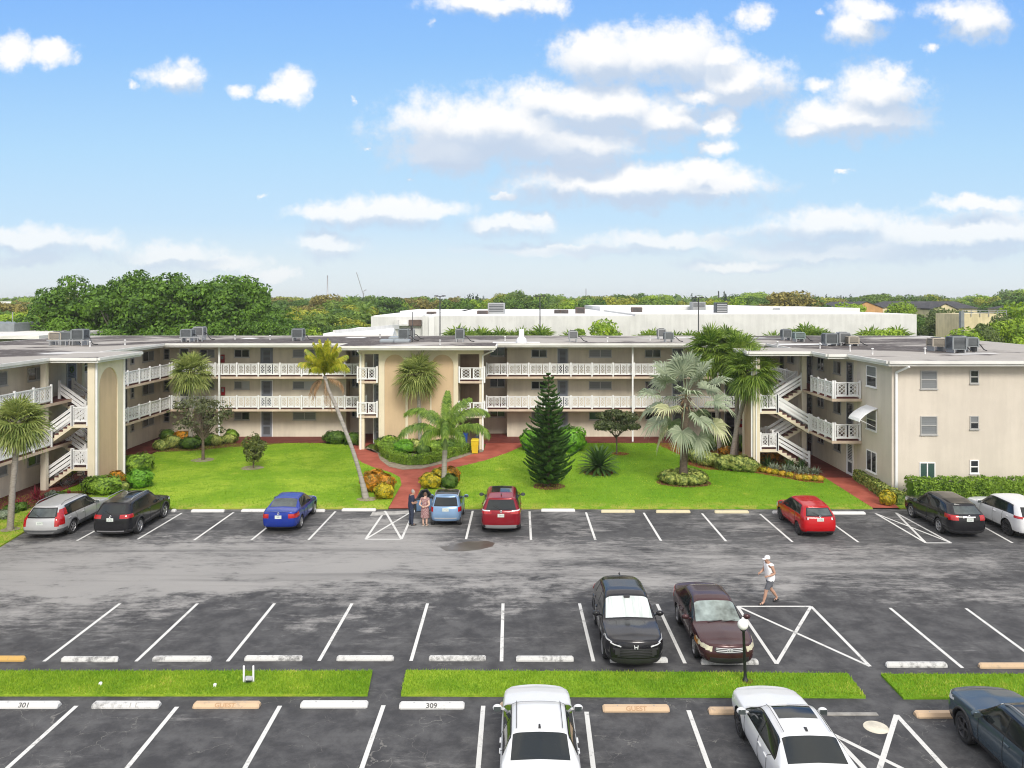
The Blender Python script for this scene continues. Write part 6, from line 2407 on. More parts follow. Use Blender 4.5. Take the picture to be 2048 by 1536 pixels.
# cycad
x, y = ground(1198, 948)
root = empty('cycad', (x, y, 0))
tag(root, 'sago cycad, a low dark green rosette on the right lawn', 'cycad')
mb = MB()
mb.lathe([(0.22, -0.02), (0.25, 0.2), (0.2, 0.42), (0.0, 0.46)], 12)
mb.build('trunk', [BARK_D], root)
lv = Leaves(38)
for i in range(95):
    t = i / 94
    frond(lv, Vector((0, 0, 0.42)), i * 2.399, RAD(lerp(84, -12, t ** 0.9)), lerp(1.45, 1.35, t), lerp(0.45, 0.75, t), 44, 0.21, 0.1, 0.020, twist=0.35, fwd=0.8)
link('crown', lv.mesh('crown', CYCAD), root)
disc_bed('mulch_bed', x, y, 0.95, MULCH, 0.083)


# ---------------------------------------------------------------- broadleaf trees and shrubs
def crown_points(g, n, rx, ry, rz, clumps, spread, hollow=0.35, flat=0.0):
    sq = 0.62 if hollow < 0.15 else 0.75
    """points gathered in uneven clumps over the shell of an ellipsoid"""
    C = g.normal(0, 1, (clumps, 3))
    C /= np.linalg.norm(C, axis=1)[:, None]
    C[:, 2] = C[:, 2] * (1 - flat) + np.abs(C[:, 2]) * flat
    rad = g.uniform(hollow, 1.0, clumps) ** 0.5
    C *= rad[:, None]
    w = g.uniform(0.4, 1.6, clumps)
    k = g.choice(clumps, n, p=w / w.sum())
    o = g.normal(0, 1, (n, 3))
    o /= np.linalg.norm(o, axis=1)[:, None]
    o *= (spread * g.uniform(0.55, 1.35, clumps)[k] * g.uniform(0.3, 1.0, n) ** 0.4)[:, None]
    o[:, 2] *= sq
    P = C[k] + o
    Nrm = o / (np.linalg.norm(o, axis=1)[:, None] + 1e-9) + np.array([0, 0, 0.35])
    return P * np.array([rx, ry, rz]), Nrm, C * np.array([rx, ry, rz])


def tree_meshes(seed, h, rx, ry, rz, n, size, clumps, spread, leafm, trunk_r, bark=BARK_D, zc_=None, forks=6, flat=0.3, hollow=0.35, bare=1.0):
    g = np.random.default_rng(seed)
    zc_ = h - rz * 0.95 if zc_ is None else zc_
    P, Nr, C = crown_points(g, n, rx, ry, rz, clumps, spread, hollow, flat)
    lv = Leaves(seed)
    lv.cards(P + np.array([0, 0, zc_]), Nr, size, 0.55)
    cm = lv.mesh('crown', leafm)
    mb = MB()
    r = random.Random(seed)
    zf = max(0.25 * h, zc_ - rz * 0.85)
    mb.tube([(0, 0, -0.2), (r.uniform(-.1, .1) * trunk_r * 4, 0, zf * 0.5), (0, 0, zf)], [trunk_r * 1.2, trunk_r, trunk_r * 0.85], 9)
    idx = sorted(range(len(C)), key=lambda i: -np.linalg.norm(C[i]))[:max(forks, int(len(C) * 0.5 * bare))]
    for i in idx:
        e = Vector(C[i]) * 0.92 + Vector((0, 0, zc_))
        s = Vector((0, 0, zf * r.uniform(0.82, 1.0)))
        m = s.lerp(e, 0.5) + Vector((r.uniform(-.1, .1), r.uniform(-.1, .1), 0.06)) * h * 0.3
        mb.tube([s, m, e], [trunk_r * 0.5, trunk_r * 0.28, trunk_r * 0.08], 6)
    t = mb.build('trunk', [bark])
    tm = t.data
    bpy.data.objects.remove(t)
    return tm, cm


def place_tree(name, meshes, loc, label, cat='tree', group=None, sc=1.0, rz=0.0, mats=None):
    root = empty(name, loc, rz)
    root.scale = (sc, sc, sc) if not hasattr(sc, '__len__') else sc
    tag(root, label, cat, group)
    t = link('trunk', meshes[0], root)
    c = link('crown', meshes[1], root)
    if mats is not None:
        c.material_slots[0].link = 'OBJECT'
        c.material_slots[0].material = mats
    return root


# sparse dark tree on the left lawn
x, y = ground(406, 922)
tm = tree_meshes(61, 4.85, 1.95, 1.7, 1.75, 1500, 0.115, 38, 0.26, SPARSE, 0.10, forks=10, hollow=0.2, bare=2.0, flat=0.1, zc_=3.1)
place_tree('small_tree', tm, (x, y, 0), 'sparse half bare dark tree on the left lawn')
disc_bed('mulch_bed', x, y, 0.75, SOIL, 0.083)
# bronze small tree on the right lawn
x, y = ground(1233, 910)
tm = tree_meshes(62, 3.1, 1.6, 1.4, 0.95, 3600, 0.10, 26, 0.40, DARKTREE, 0.055, forks=8, flat=0.5, zc_=2.15)
place_tree('small_tree', tm, (x, y, 0), 'small spreading dark bronze tree in a red mulch ring')
disc_bed('mulch_bed', x + 0.25, y + 0.05, 0.62, REDMULCH, 0.083)
# shrub on the left lawn
x, y = ground(507, 938)
tm = tree_meshes(63, 2.2, 0.66, 0.6, 1.02, 2800, 0.085, 26, 0.40, YUCCA, 0.05, forks=6, zc_=1.12)
place_tree('shrub', tm, (x, y, 0), 'upright shrub in the middle of the left lawn', 'shrub')
disc_bed('mulch_bed', x - 0.1, y, 0.72, SOIL, 0.083)


def bush(name, x, y, rx, ry, h, label, m, n=900, size=0.075, p=2.6, seed=1, cat='bush', group=None, z0=0.06, lump=0.17, rz=0.0):
    """clipped or rounded shrub: leafy skin over a leafy core"""
    g = np.random.default_rng(seed)
    n, size = int(n * 1.6), size * 1.4
    d = g.normal(0, 1, (n, 3))
    d /= np.linalg.norm(d, axis=1)[:, None]
    s = (np.abs(d) ** p).sum(1) ** (-1 / p)
    ph = g.uniform(0, 6, 3)
    lumpv = 1 + lump * (np.sin(d[:, 0] * 5 + ph[0]) * np.sin(d[:, 1] * 5 + ph[1]) + 0.6 * np.sin(d[:, 2] * 7 + ph[2] + d[:, 0] * 4))
    S = d * (s * lumpv * g.uniform(0.80, 1.08, n))[:, None]
    P = S * np.array([rx, ry, h * 0.5]) + np.array([0, 0, h * 0.5 + z0])
    P[:, 2] = np.maximum(P[:, 2], z0)
    Nr = d / np.array([rx, ry, h * 0.5]) * min(rx, ry, h * 0.5)
    lv = Leaves(seed)
    lv.cards(P, Nr, size, 0.95)
    T = lv.arrays()
    # core
    cv, cf = [], []
    a_, b_ = 10, 14
    for i in range(a_ + 1):
        t = PI * i / a_
        for k in range(b_):
            q = 2 * PI * k / b_
            v = np.array([math.sin(t) * math.cos(q), math.sin(t) * math.sin(q), math.cos(t)])
            ss = (np.abs(v) ** p).sum() ** (-1 / p) * 0.72
            cv.append(v * ss * np.array([rx, ry, h * 0.5]) + np.array([0, 0, h * 0.5 + z0]))
    cv = np.array(cv)
    tr = []
    for i in range(a_):
        for k in range(b_):
            k2 = (k + 1) % b_
            tr += [(i * b_ + k, (i + 1) * b_ + k, (i + 1) * b_ + k2), (i * b_ + k, (i + 1) * b_ + k2, i * b_ + k2)]
    T = np.concatenate([T, cv[np.array(tr)].astype(np.float32)], 0)
    o = link(name, tri_mesh(name, T, m), None, (x, y, 0), rz)
    return tag(o, label, cat, group)


def hedge(name, pts, wd, h, label, m, seed, size=0.06, dens=420, cat='hedge', z0=0.06, rough=0.05):
    """clipped hedge along a path"""
    g = np.random.default_rng(seed)
    lv = Leaves(seed)
    P, Nr = [], []
    core = MB()
    pts = [Vector((p[0], p[1], 0)) for p in pts]
    for a, b in zip(pts[:-1], pts[1:]):
        Ln = (b - a).length
        e = (b - a) / Ln
        nrm = Vector((-e.y, e.x, 0))
        n = int(dens * Ln)
        t = g.uniform(-0.03, 1.03, n)
        per = g.uniform(0, 2 * h + wd, n)
        for i in range(n):
            u = per[i]
            wob = 1 + rough * math.sin(t[i] * Ln * 3.1 + seed) + rough * math.sin(t[i] * Ln * 7.7)
            if u < h:
                q, z, nn = -wd / 2 * wob, u, -nrm
            elif u < h + wd:
                q, z, nn = u - h - wd / 2, h * wob, Vector((0, 0, 1))
            else:
                q, z, nn = wd / 2 * wob, u - h - wd, nrm
            p = a + e * (t[i] * Ln) + nrm * q
            P.append((p.x + g.normal(0, .02), p.y + g.normal(0, .02), z0 + z * (1 if u < h or u > h + wd else 1) + g.normal(0, .025)))
            Nr.append((nn.x, nn.y, nn.z + 0.2))
        core.bar(a - e * 0.02 + Vector((0, 0, z0 + h * 0.45)), b + e * 0.02 + Vector((0, 0, z0 + h * 0.45)), wd * 0.74, h * 0.84)
    lv.cards(np.array(P), np.array(Nr), size, 0.8)
    T = lv.arrays()
    cv = np.array([tuple(v) for v in core.v])
    tr = []
    for f in core.f:
        tr += [(f[0], f[1], f[2]), (f[0], f[2], f[3])]
    T = np.concatenate([T, cv[np.array(tr)].astype(np.float32)], 0)
    o = link(name, tri_mesh(name, T, m))
    return tag(o, label, cat)


def spiky(name, x, y, n, ln, m, label, seed, w=0.03, el=(85, 15), group=None, cat='plant', bend=0.35, z0=0.07):
    lv = Leaves(seed)
    for i in range(n):
        a = i * 2.399 + lv.r.uniform(-.3, .3)
        e = RAD(lerp(el[0], el[1], i / max(1, n - 1)))
        l = ln * lv.r.uniform(0.75, 1.15)
        d = Vector((math.cos(a) * math.cos(e), math.sin(a) * math.cos(e), math.sin(e)))
        b = Vector((math.cos(a) * 0.02, math.sin(a) * 0.02, z0))
        lv.blade(b, b + d * l * 0.55, b + d * l + Vector((0, 0, -bend * l * math.cos(e))), Vector((-math.sin(a), math.cos(a), 0)) * w, 0.5)
    o = link(name, lv.mesh(name, m), None, (x, y, 0))
    return tag(o, label, cat, group)


def at(px, py):
    return ground(px, py)


# --- left stair planting
x, y = at(271, 948)
bush('bush', x, y + 0.3, 0.86, 0.8, 1.08, 'tall clipped round bush beside the left arched stair wall', HEDGE, 1500, 0.075, 3.2, 71)
x, y = at(274, 979)
bush('bush', x, y + 0.3, 0.68, 0.62, 1.02, 'rounded bright green bush in front of the clipped one by the left lawn edge', BRIGHT, 1200, 0.075, 2.4, 72)
x, y = at(196, 992)
bush('bush', x, y + 0.4, 0.98, 0.75, 0.92, 'low wide clipped bush at the foot of the left stair wall', HEDGE, 1600, 0.075, 2.8, 73)
x, y = at(233, 975)
bush('croton', x, y + 0.1, 0.48, 0.42, 0.86, 'orange croton between the clipped bushes by the left stair', CROTON, 700, 0.09, 2.0, 74, 'shrub')
x, y = at(243, 985)
bush('shrub', x, y + 0.1, 0.35, 0.3, 0.5, 'small yellow green shrub at the foot of the orange croton', VARIEG, 400, 0.07, 2.0, 75, 'shrub')
for i, (px, py) in enumerate(((72, 1003), (38, 1022), (137, 1000), (85, 1010))):
    x, y = at(px, py)
    spiky('cordyline', x, y, 26, (0.85, 0.75, 0.6, 0.6)[i], REDLEAF, ('red cordyline beside the foot of the left stair', 'red cordyline nearest the left foreground palm', 'red cordyline under the left stair flight', 'low red cordyline before the taller one by the stair foot')[i], 80 + i, 0.045)
for i, (px, py) in enumerate(((20, 1030), (105, 1000), (40, 1024), (8, 1040), (120, 1003))):
    x, y = at(px, py)
    bush('shrub', x, y, 0.35, 0.3, 0.45, ('grey green shrub left of the foreground palm trunk', 'grey green shrub below the stair handrail', 'grey green shrub right of the foreground palm trunk', 'grey green shrub cut by the left edge', 'grey green shrub behind the silver estate car')[i], GREYLEAF if i % 2 else HEDGE_D, 260, 0.06, 2.0, 86 + i, 'shrub')
# --- corner bed on the left
for i, (px, py, rx, h, m_, lab) in enumerate(((322, 902, 0.55, 0.75, VARIEG, 'yellow green shrub at the left end of the corner bed'), (345, 897, 0.6, 0.9, VARIEG, 'second yellow shrub in the left corner bed'),
                                             (365, 888, 0.7, 0.95, CROTON, 'reddish shrub before the wall in the left corner bed'), (380, 899, 0.75, 0.85, HEDGE_D, 'dark green shrub in the middle of the left corner bed'),
                                             (410, 892, 0.7, 0.95, HEDGE_D, 'dark green shrub behind the sparse tree trunk'), (432, 892, 0.5, 0.75, VARIEG, 'pale shrub right of the sparse tree trunk'),
                                             (457, 888, 0.55, 0.65, VARIEG, 'yellow shrub beside the white downspout'), (463, 884, 0.5, 0.9, HEDGE, 'green shrub at the right end of the left corner bed'),
                                             (335, 884, 0.55, 0.9, HEDGE_D, 'dark shrub deep in the left courtyard corner'))):
    x, y = at(px, py)
    bush('shrub', x, y, rx, rx * 0.8, h, lab, m_, 620, 0.09, 2.0, 95 + i, 'shrub')
for i, (px, py, rx, h) in enumerate(((670, 889, 0.85, 0.92), (706, 891, 0.6, 0.85))):
    x, y = at(px, py)
    bush('bush', x, y + 0.1, rx, 0.6, h, ('dark rounded bush left of the pavilion', 'dark bush tucked beside the left pavilion pillar')[i], HEDGE_D, 1100, 0.08, 2.6, 110 + i)
# --- pavilion island
hp = [at(*p) for p in ((766, 914), (785, 926), (812, 933), (850, 932), (885, 922), (918, 912), (935, 907))]
hedge('hedge', [(a_, b_ + 0.35) for a_, b_ in hp], 0.55, 0.62, 'low clipped hedge curving round the island before the pavilion', HEDGE, 120, 0.055, 520)
for i, (px, py, rx, ry, h, m_, lab) in enumerate(((778, 906, 1.05, 0.75, 1.10, HEDGE, 'large bright bush at the left end of the pavilion island'), (808, 908, 0.85, 0.7, 0.95, BRIGHT, 'bright green bush second from the left in the pavilion island'),
                                                 (832, 907, 0.5, 0.45, 0.95, VARIEG, 'yellow shrub below the cabbage palm in the pavilion island'), (846, 912, 0.45, 0.4, 0.7, HEDGE_D, 'dark shrub beside the cabbage palm trunk'),
                                                 (893, 903, 0.95, 0.7, 0.85, HEDGE_D, 'deep green bush at the right of the pavilion island'), (868, 905, 0.6, 0.5, 0.8, HEDGE, 'green bush behind the foxtail palm trunk'))):
    x, y = at(px, py)
    bush('bush', x, y, rx, ry, h, lab, m_, 1100, 0.085, 2.2, 121 + i)
# --- crotons at the path mouth
for i, (px, py, rx, h, m_, lab) in enumerate(((743, 985, 0.62, 1.05, CROTON, 'orange croton behind the foot of the leaning palm'), (768, 985, 0.55, 0.98, CROTON, 'orange croton nearest the path mouth'),
                                             (768, 999, 0.50, 0.80, CROTON_Y, 'yellow orange croton in front, left of the path'), (750, 976, 0.6, 1.0, CROTON, 'reddish croton at the back of the left group'),
                                             (861, 978, 0.62, 0.85, CROTON_Y, 'yellow croton left of the foxtail palm'), (880, 972, 0.6, 0.95, CROTON_Y, 'yellow croton behind the foxtail palm trunk'),
                                             (902, 968, 0.52, 0.90, CROTON, 'dark orange croton right of the foxtail palm'), (898, 978, 0.45, 0.75, HEDGE_D, 'green shrub in front of the dark orange croton'))):
    x, y = at(px, py)
    bush('croton', x, y, rx, rx * 0.85, h, lab, m_, 900, 0.085, 2.0, 130 + i, 'shrub')
# --- right lawn
for i, (px, py, rx, h, lab) in enumerate(((1143, 904, 1.0, 1.62, 'bright green rounded bush right of the Norfolk pine'), (1066, 902, 0.85, 1.45, 'bright green bush left behind the Norfolk pine'), (1100, 899, 0.9, 1.3, 'bright green bush hidden behind the Norfolk pine'))):
    x, y = at(px, py)
    bush('bush', x, y, rx, rx * 0.85, h, lab, BRIGHT, 1600, 0.10, 2.3, 140 + i)
# ring of variegated plants round the silver palm
x, y = at(1367, 966)
for i in range(9):
    a = 2 * PI * i / 9 + 0.3
    bush('variegated_shrub', x + 1.0 * math.cos(a), y - 0.15 + 0.75 * math.sin(a), 0.46, 0.42, 0.68, 'yellow green variegated shrub in the ring round the silver palm trunk', VARIEG, 480, 0.075, 2.0, 150 + i, 'shrub', 'ring of shrubs round the silver palm')
# bed by the right stair
for i, (px, py, rx, h, lab) in enumerate(((1398, 927, 0.75, 0.85, 'yellow green hedge clump at the left end of the right bed'), (1420, 934, 0.7, 0.8, 'yellow green hedge clump second in the right bed'),
                                         (1455, 942, 0.75, 0.9, 'yellow green hedge clump below the palm trunks'), (1478, 944, 0.8, 0.95, 'large yellow green clump left of the right stair wall'),
                                         (1498, 946, 0.6, 0.85, 'yellow green clump at the foot of the right stair wall'))):
    x, y = at(px, py)
    bush('variegated_hedge', x, y + 0.2, rx, 0.6, h, lab, VARIEG, 1100, 0.08, 2.3, 165 + i, 'bush')
for i, (px, py, rx, h, m_) in enumerate(((1400, 905, 0.8, 0.9, HEDGE_D), (1435, 900, 0.9, 1.0, HEDGE), (1480, 903, 0.9, 1.1, HEDGE_D), (1500, 908, 0.6, 0.9, HEDGE), (1455, 915, 0.6, 0.7, CROTON), (1420, 893, 0.7, 0.6, CROTON))):
    x, y = at(px, py)
    bush('shrub', x, y, rx, 0.6, h, ('dark shrub under the silver palm fronds at the back wall', 'green shrub at the back of the right bed', 'dark green shrub behind the palm trunks', 'green shrub touching the right stair wall', 'orange shrub between the palm trunks', 'reddish ground shrub by the back walkway')[i], m_, 700, 0.09, 2.0, 171 + i, 'shrub')
# flower bed along the right walk
g_ = random.Random(5)
front = [at(1520, 947), at(1560, 955), at(1610, 965), at(1646, 968)]
for i in range(11):
    t = i / 10 * 2.999
    k = int(t)
    a, b = front[k], front[k + 1]
    x, y = lerp(a[0], b[0], t - k), lerp(a[1], b[1], t - k) + 0.25 + g_.uniform(-.1, .25)
    bush('flower_plant', x, y, 0.24, 0.22, 0.32, 'low yellow orange flowering plant along the front of the right bed', FLOWER if i % 2 == 0 else CROTON_Y, 170, 0.05, 2.0, 180 + i, 'flower', 'flowers along the right bed edge')
for i in range(12):
    t = i / 11
    x, y = lerp(16.6, 18.75, t) + g_.uniform(-.2, .2), lerp(52.2, 51.1, t) + g_.uniform(-0.3, 0.5)
    spiky('bromeliad', x, y, 26, 0.55, GREYLEAF, 'grey green bromeliad in the bed below the right stair', 195 + i, 0.04, (80, 5), 'bromeliads below the right stair')
for i, (x, y) in enumerate(((17.6, 52.4), (18.3, 52.2), (16.5, 53.4))):
    spiky('fern', x, y, 60, 0.95, CYCAD, ('dark fern under the middle of the right stair flight', 'dark fern near the foot of the right stair', 'dark fern below the right stair landing')[i], 210 + i, 0.03, (80, 10))
for i, (x, y) in enumerate(((16.4, 54.6), (17.4, 55.3), (18.3, 56.2), (16.8, 57.5), (17.9, 58.8), (16.2, 60.0))):
    bush('croton', x, y, 0.5, 0.45, 0.6, 'orange croton in the mulch behind the right stair', CROTON, 420, 0.09, 2.0, 214 + i, 'shrub', 'crotons behind the right stair')
# hedges at the right end
hedge('hedge', [at(1716, 962), at(1740, 976), at(1765, 995), (20.55, 43.4)], 0.55, 0.62, 'low yellow green croton hedge along the right walkway wall', VARIEG, 225, 0.07, 520)
x, y = at(1777, 1012)
bush('croton', x - 0.05, y, 0.42, 0.4, 0.75, 'yellow croton at the near end of the low walkway hedge', CROTON_Y, 500, 0.08, 2.0, 226, 'shrub')
hedge('hedge', [(21.15, 43.55), (25, 43.6), (29.5, 43.6)], 1.0, 1.36, 'long clipped hedge below the end wall windows', HEDGE, 227, 0.06, 1500, rough=0.03)
mb = MB()
for i in range(14):
    mb.tube([(20.8 + i * 0.62, 43.2 + 0.1 * math.sin(i * 3), 0), (20.85 + i * 0.62, 43.15, 0.6)], 0.02, 5)
tag(mb.build('hedge_stems', [BARK_D]), 'bare brown stems along the foot of the long clipped hedge', 'hedge', kind='stuff')
# ================================================================ wheel stops, lamp, bins, rooftop units, bicycle
STOP_W = worn_paint('white wheel stop', (0.60, 0.60, 0.59), (0.28, 0.28, 0.27), 0.55)
STOP_WORN = worn_paint('worn white wheel stop', (0.58, 0.58, 0.57), (0.16, 0.16, 0.16), 0.95)
STOP_T = worn_paint('tan wheel stop', (0.55, 0.40, 0.26), (0.33, 0.26, 0.20), 0.7)
STOP_C = worn_paint('cream wheel stop', (0.56, 0.50, 0.33), (0.36, 0.34, 0.29), 0.7)
STOP_O = worn_paint('orange wheel stop', (0.55, 0.34, 0.10), (0.22, 0.19, 0.15), 0.7)
LETTER = mat('dark stencil paint', (0.09, 0.09, 0.09), 0.7)
LETTER_T = mat('faded stencil paint', (0.40, 0.25, 0.14), 0.8)
LETTER_F = mat('nearly worn off stencil paint', (0.33, 0.33, 0.32), 0.8)


def wheel_stop(x0, x1, y, m, label, group, h=0.13, d=0.19, text=None, tm=None, rz=0.0, end=0.05):
    mb = MB()
    n = 8
    prof = [(-d / 2, 0.0), (-d / 2, h * 0.35), (-d * 0.28, h), (d * 0.28, h), (d / 2, h * 0.35), (d / 2, 0.0)]
    half = (x1 - x0) / 2
    vs = []
    for x, k in ((-half, 0.7), (-half + end, 1), (half - end, 1), (half, 0.7)):
        for a, b in prof:
            vs.append((x, a * (0.8 if k < 1 else 1), b * k))
    fs = [tuple(range(6)), tuple(reversed(range(18, 24)))]
    for i in range(3):
        for j in range(5):
            fs.append((i * 6 + j, i * 6 + j + 1, (i + 1) * 6 + j + 1, (i + 1) * 6 + j))
    fs = [tuple(reversed(f)) for f in fs]
    mb.add(vs, fs)
    o = mb.build('wheel_stop', [m], None, ((x0 + x1) / 2, y, 0.001), rz)
    tag(o, label, 'wheel stop', group)
    if text:
        ang = math.atan2(h * 0.65, d * 0.22)
        body, dx = text
        t = text_mesh(body, 0.155 if len(body) > 3 else 0.165, 0.0015, 'lettering', tm, o, (dx, -d * 0.39, h * 0.675 + 0.003), (ang, 0, 0), 0.004)
        t.scale = (1.25 if len(body) <= 3 else 1.2, 1.0, 1)
    for sx in (-0.55, 0.55):
        p = MB()
        p.lathe([(0.016, h - 0.004), (0.016, h + 0.004), (0.0, h + 0.004)], 8, 0, 'z', (sx * half, 0, 0))
        p.build('anchor_pin', [METAL], o)
    return o


def stop_px(p0, p1, py, m, label, group, **k):
    a, b = ground(p0, py), ground(p1, py)
    return wheel_stop(a[0], b[0], a[1], m, label, group, **k)


G1 = 'wheel stops of the row along the lawn'
for p0, p1, py, m, lab in ((343, 352, 1023, STOP_W, 'white wheel stop beside the nose of the black SUV with silver roof rails'), (383, 449, 1023.5, STOP_W, 'white wheel stop left of the bright blue saloon, farther one'),
                           (483, 545, 1023, STOP_W, 'white wheel stop just left of the bright blue saloon'), (590, 650, 1023, STOP_W, 'white wheel stop before the nose of the bright blue saloon'),
                           (684, 752, 1021.5, STOP_W, 'white wheel stop left of the red footpath'), (1082, 1150, 1022.5, STOP_W, 'worn white wheel stop right of the dark red crossover'),
                           (1202, 1269, 1024.5, STOP_C, 'cream wheel stop below the Norfolk pine, leftmost of the three'), (1312, 1380, 1025, STOP_C, 'cream wheel stop below the silver palm, middle of the three'),
                           (1429, 1497, 1025.5, STOP_C, 'cream wheel stop left of the red hatchback, rightmost of the three'), (1545, 1600, 1026.5, STOP_W, 'white wheel stop before the nose of the red hatchback'),
                           (1662, 1730, 1028, STOP_W, 'white wheel stop between the red hatchback and the hatched bay')):
    stop_px(p0, p1, py, m, lab, G1, d=0.26, h=0.12)
G2 = 'wheel stops of the middle row'
for p0, p1, py, m, lab in ((-60, 50, 1321, STOP_O, 'orange wheel stop at the left edge of the middle row'), (124, 237, 1322, STOP_WORN, 'worn white wheel stop, leftmost white one of the middle row'),
                           (306, 423, 1321, STOP_WORN, 'worn white wheel stop, second white one of the middle row'), (490, 605, 1320, STOP_WORN, 'worn white wheel stop behind the two white stakes'),
                           (674, 788, 1320, STOP_WORN, 'worn white wheel stop left of the first asphalt crossing'), (858, 972, 1320, STOP_WORN, 'worn white wheel stop right of the first asphalt crossing'),
                           (1032, 1147, 1321, STOP_WORN, 'worn white wheel stop left of the black crossover facing the camera'), (1220, 1335, 1323.5, STOP_WORN, 'worn white wheel stop under the nose of the black crossover'),
                           (1402, 1516, 1327, STOP_WORN, 'worn white wheel stop under the nose of the maroon saloon'), (1772, 1893, 1333, STOP_WORN, 'worn white wheel stop right of the large hatched bay'),
                           (1958, 2080, 1335, STOP_T, 'tan wheel stop at the right edge of the middle row')):
    stop_px(p0, p1, py, m, lab, G2, d=0.17, h=0.13)
G3 = 'wheel stops of the front row'
for p0, p1, py, m, lab, tx, tm in ((-14, 119, 1413, STOP_W, 'white wheel stop stencilled 301', ('301', 0.0), LETTER), (186, 320, 1413, STOP_WORN, 'battered white wheel stop with worn off stencil, right of 301', ('I  L', 0.25), LETTER_F),
                                   (388, 520, 1413, STOP_T, 'tan GUEST wheel stop on the left, next to a battered white one', ('GUEST', -0.02), LETTER_T), (602, 736, 1412, STOP_W, 'plain clean white wheel stop left of 309', None, None),
                                   (799, 929, 1414, STOP_W, 'white wheel stop stencilled 309', ('309', 0.0), LETTER), (1000, 1140, 1415, STOP_T, 'tan wheel stop mostly hidden by the white saloon', None, None),
                                   (1205, 1338, 1420, STOP_T, 'tan GUEST wheel stop right of the foreground white saloon', ('GUEST', 0.0), LETTER_T), (1417, 1560, 1425, STOP_T, 'tan wheel stop half hidden by the white saloon with sunroof', None, None),
                                   (1830, 1960, 1432, STOP_T, 'tan wheel stop before the slate blue SUV', None, None)):
    stop_px(p0, p1, py, m, lab, G3, d=0.27, h=0.12, text=tx, tm=tm)
a, b = ground(1652, 1429), ground(1757, 1431)
mb = MB()
mb.bevel_box(a[0], b[0], a[1] - 0.07, a[1] + 0.07, 0, 0.03, 0.01)
tag(mb.build('concrete_strip', [mat('grey concrete', (0.27, 0.26, 0.24), 0.85, var=0.2, scale=4)]), 'flat worn concrete strip right of the white saloon with sunroof', 'kerb')

# round concrete access lid
x, y = ground(1752, 1455)
mb = MB()
mb.lathe([(0.0, 0.022), (0.26, 0.022), (0.275, 0.012), (0.285, 0.012), (0.30, 0.02), (0.315, 0.0)], 28)
o = mb.build('manhole_cover', [mat('cream painted lid', (0.60, 0.56, 0.46), 0.7, var=0.12, scale=6)], None, (x, y, 0.002))
tag(o, 'round cream access lid in the asphalt beside the front hatched bay', 'manhole cover')

# globe lamp
x, y = ground(1491, 1366)
root = empty('street_lamp', (x, y, 0))
tag(root, 'black lamp post with a white globe on the grass strip', 'street lamp')
LAMPBLACK = mat('black lamp post', (0.015, 0.016, 0.018), 0.4)
zt = height(1262, y)
mb = MB()
mb.lathe([(0.10, 0.0), (0.09, 0.10), (0.055, 0.14), (0.045, 0.3), (0.040, zt), (0.055, zt + 0.01), (0.07, zt + 0.05), (0.0, zt + 0.06)], 14, smooth=True)
o = mb.build('post', [LAMPBLACK], root)
o.rotation_euler = (0, RAD(-2.2), 0)
mb = MB()
mb.ball((0, 0, 0), 0.155, 20, 14)
mb.lathe([(0.05, 0.14), (0.035, 0.19), (0.0, 0.21)], 12)
gl = mb.build('globe', [mat('white opal globe', (0.82, 0.82, 0.78), 0.25, spec=0.5)], root, (-0.075, 0, zt + 0.19))
mb = MB()
mb.lathe([(0.05, 0), (0.09, 0.03), (0.09, 0.06), (0.06, 0.07)], 12)
mb.build('collar', [LAMPBLACK], root, (-0.07, 0, zt + 0.0))
disc_bed('mulch_bed', x + 0.05, y, 0.17, MULCH, 0.066)

# two stakes and a floodlight on the grass strip
x, y = ground(497, 1368)
root = empty('ground_floodlight', (x, y, 0.06))
tag(root, 'small grey floodlight between two white stakes on the left grass strip', 'floodlight')
for sx in (-0.135, 0.14):
    mb = MB()
    mb.lathe([(0.028, -0.1), (0.028, 0.46), (0.02, 0.47), (0.0, 0.47)], 10, 0, 'z', (sx, 0.0, 0))
    mb.build('stake', [WHITE], root)
mb = MB()
mb.bevel_box(-0.10, 0.10, -0.07, 0.07, 0, 0.13, 0.02)
o = mb.build('lamp_housing', [mat('weathered aluminium', (0.42, 0.43, 0.44), 0.5, metal=0.4)], root, (0.0, -0.03, 0.06))
o.rotation_euler = (RAD(35), RAD(12), RAD(25))
mb = MB()
mb.box(-0.08, 0.08, -0.078, -0.070, 0.02, 0.11)
mb.build('lens', [CARGLASS_LIGHT], o)
mb = MB()
mb.bar((0, 0, -0.02), (0, 0, 0.08), 0.03, 0.03)
mb.build('bracket', [METAL], root)
for px, py, lab in ((201, 1374, 'small white sprinkler cap in the grass strip, left one'), (430, 1377, 'small white sprinkler cap in the grass strip, right one')):
    x, y = ground(px, py)
    mb = MB()
    mb.lathe([(0.05, 0.04), (0.05, 0.12), (0.035, 0.14), (0, 0.14)], 10)
    tag(mb.build('sprinkler_cap', [WHITE], None, (x, y, 0)), lab, 'sprinkler')


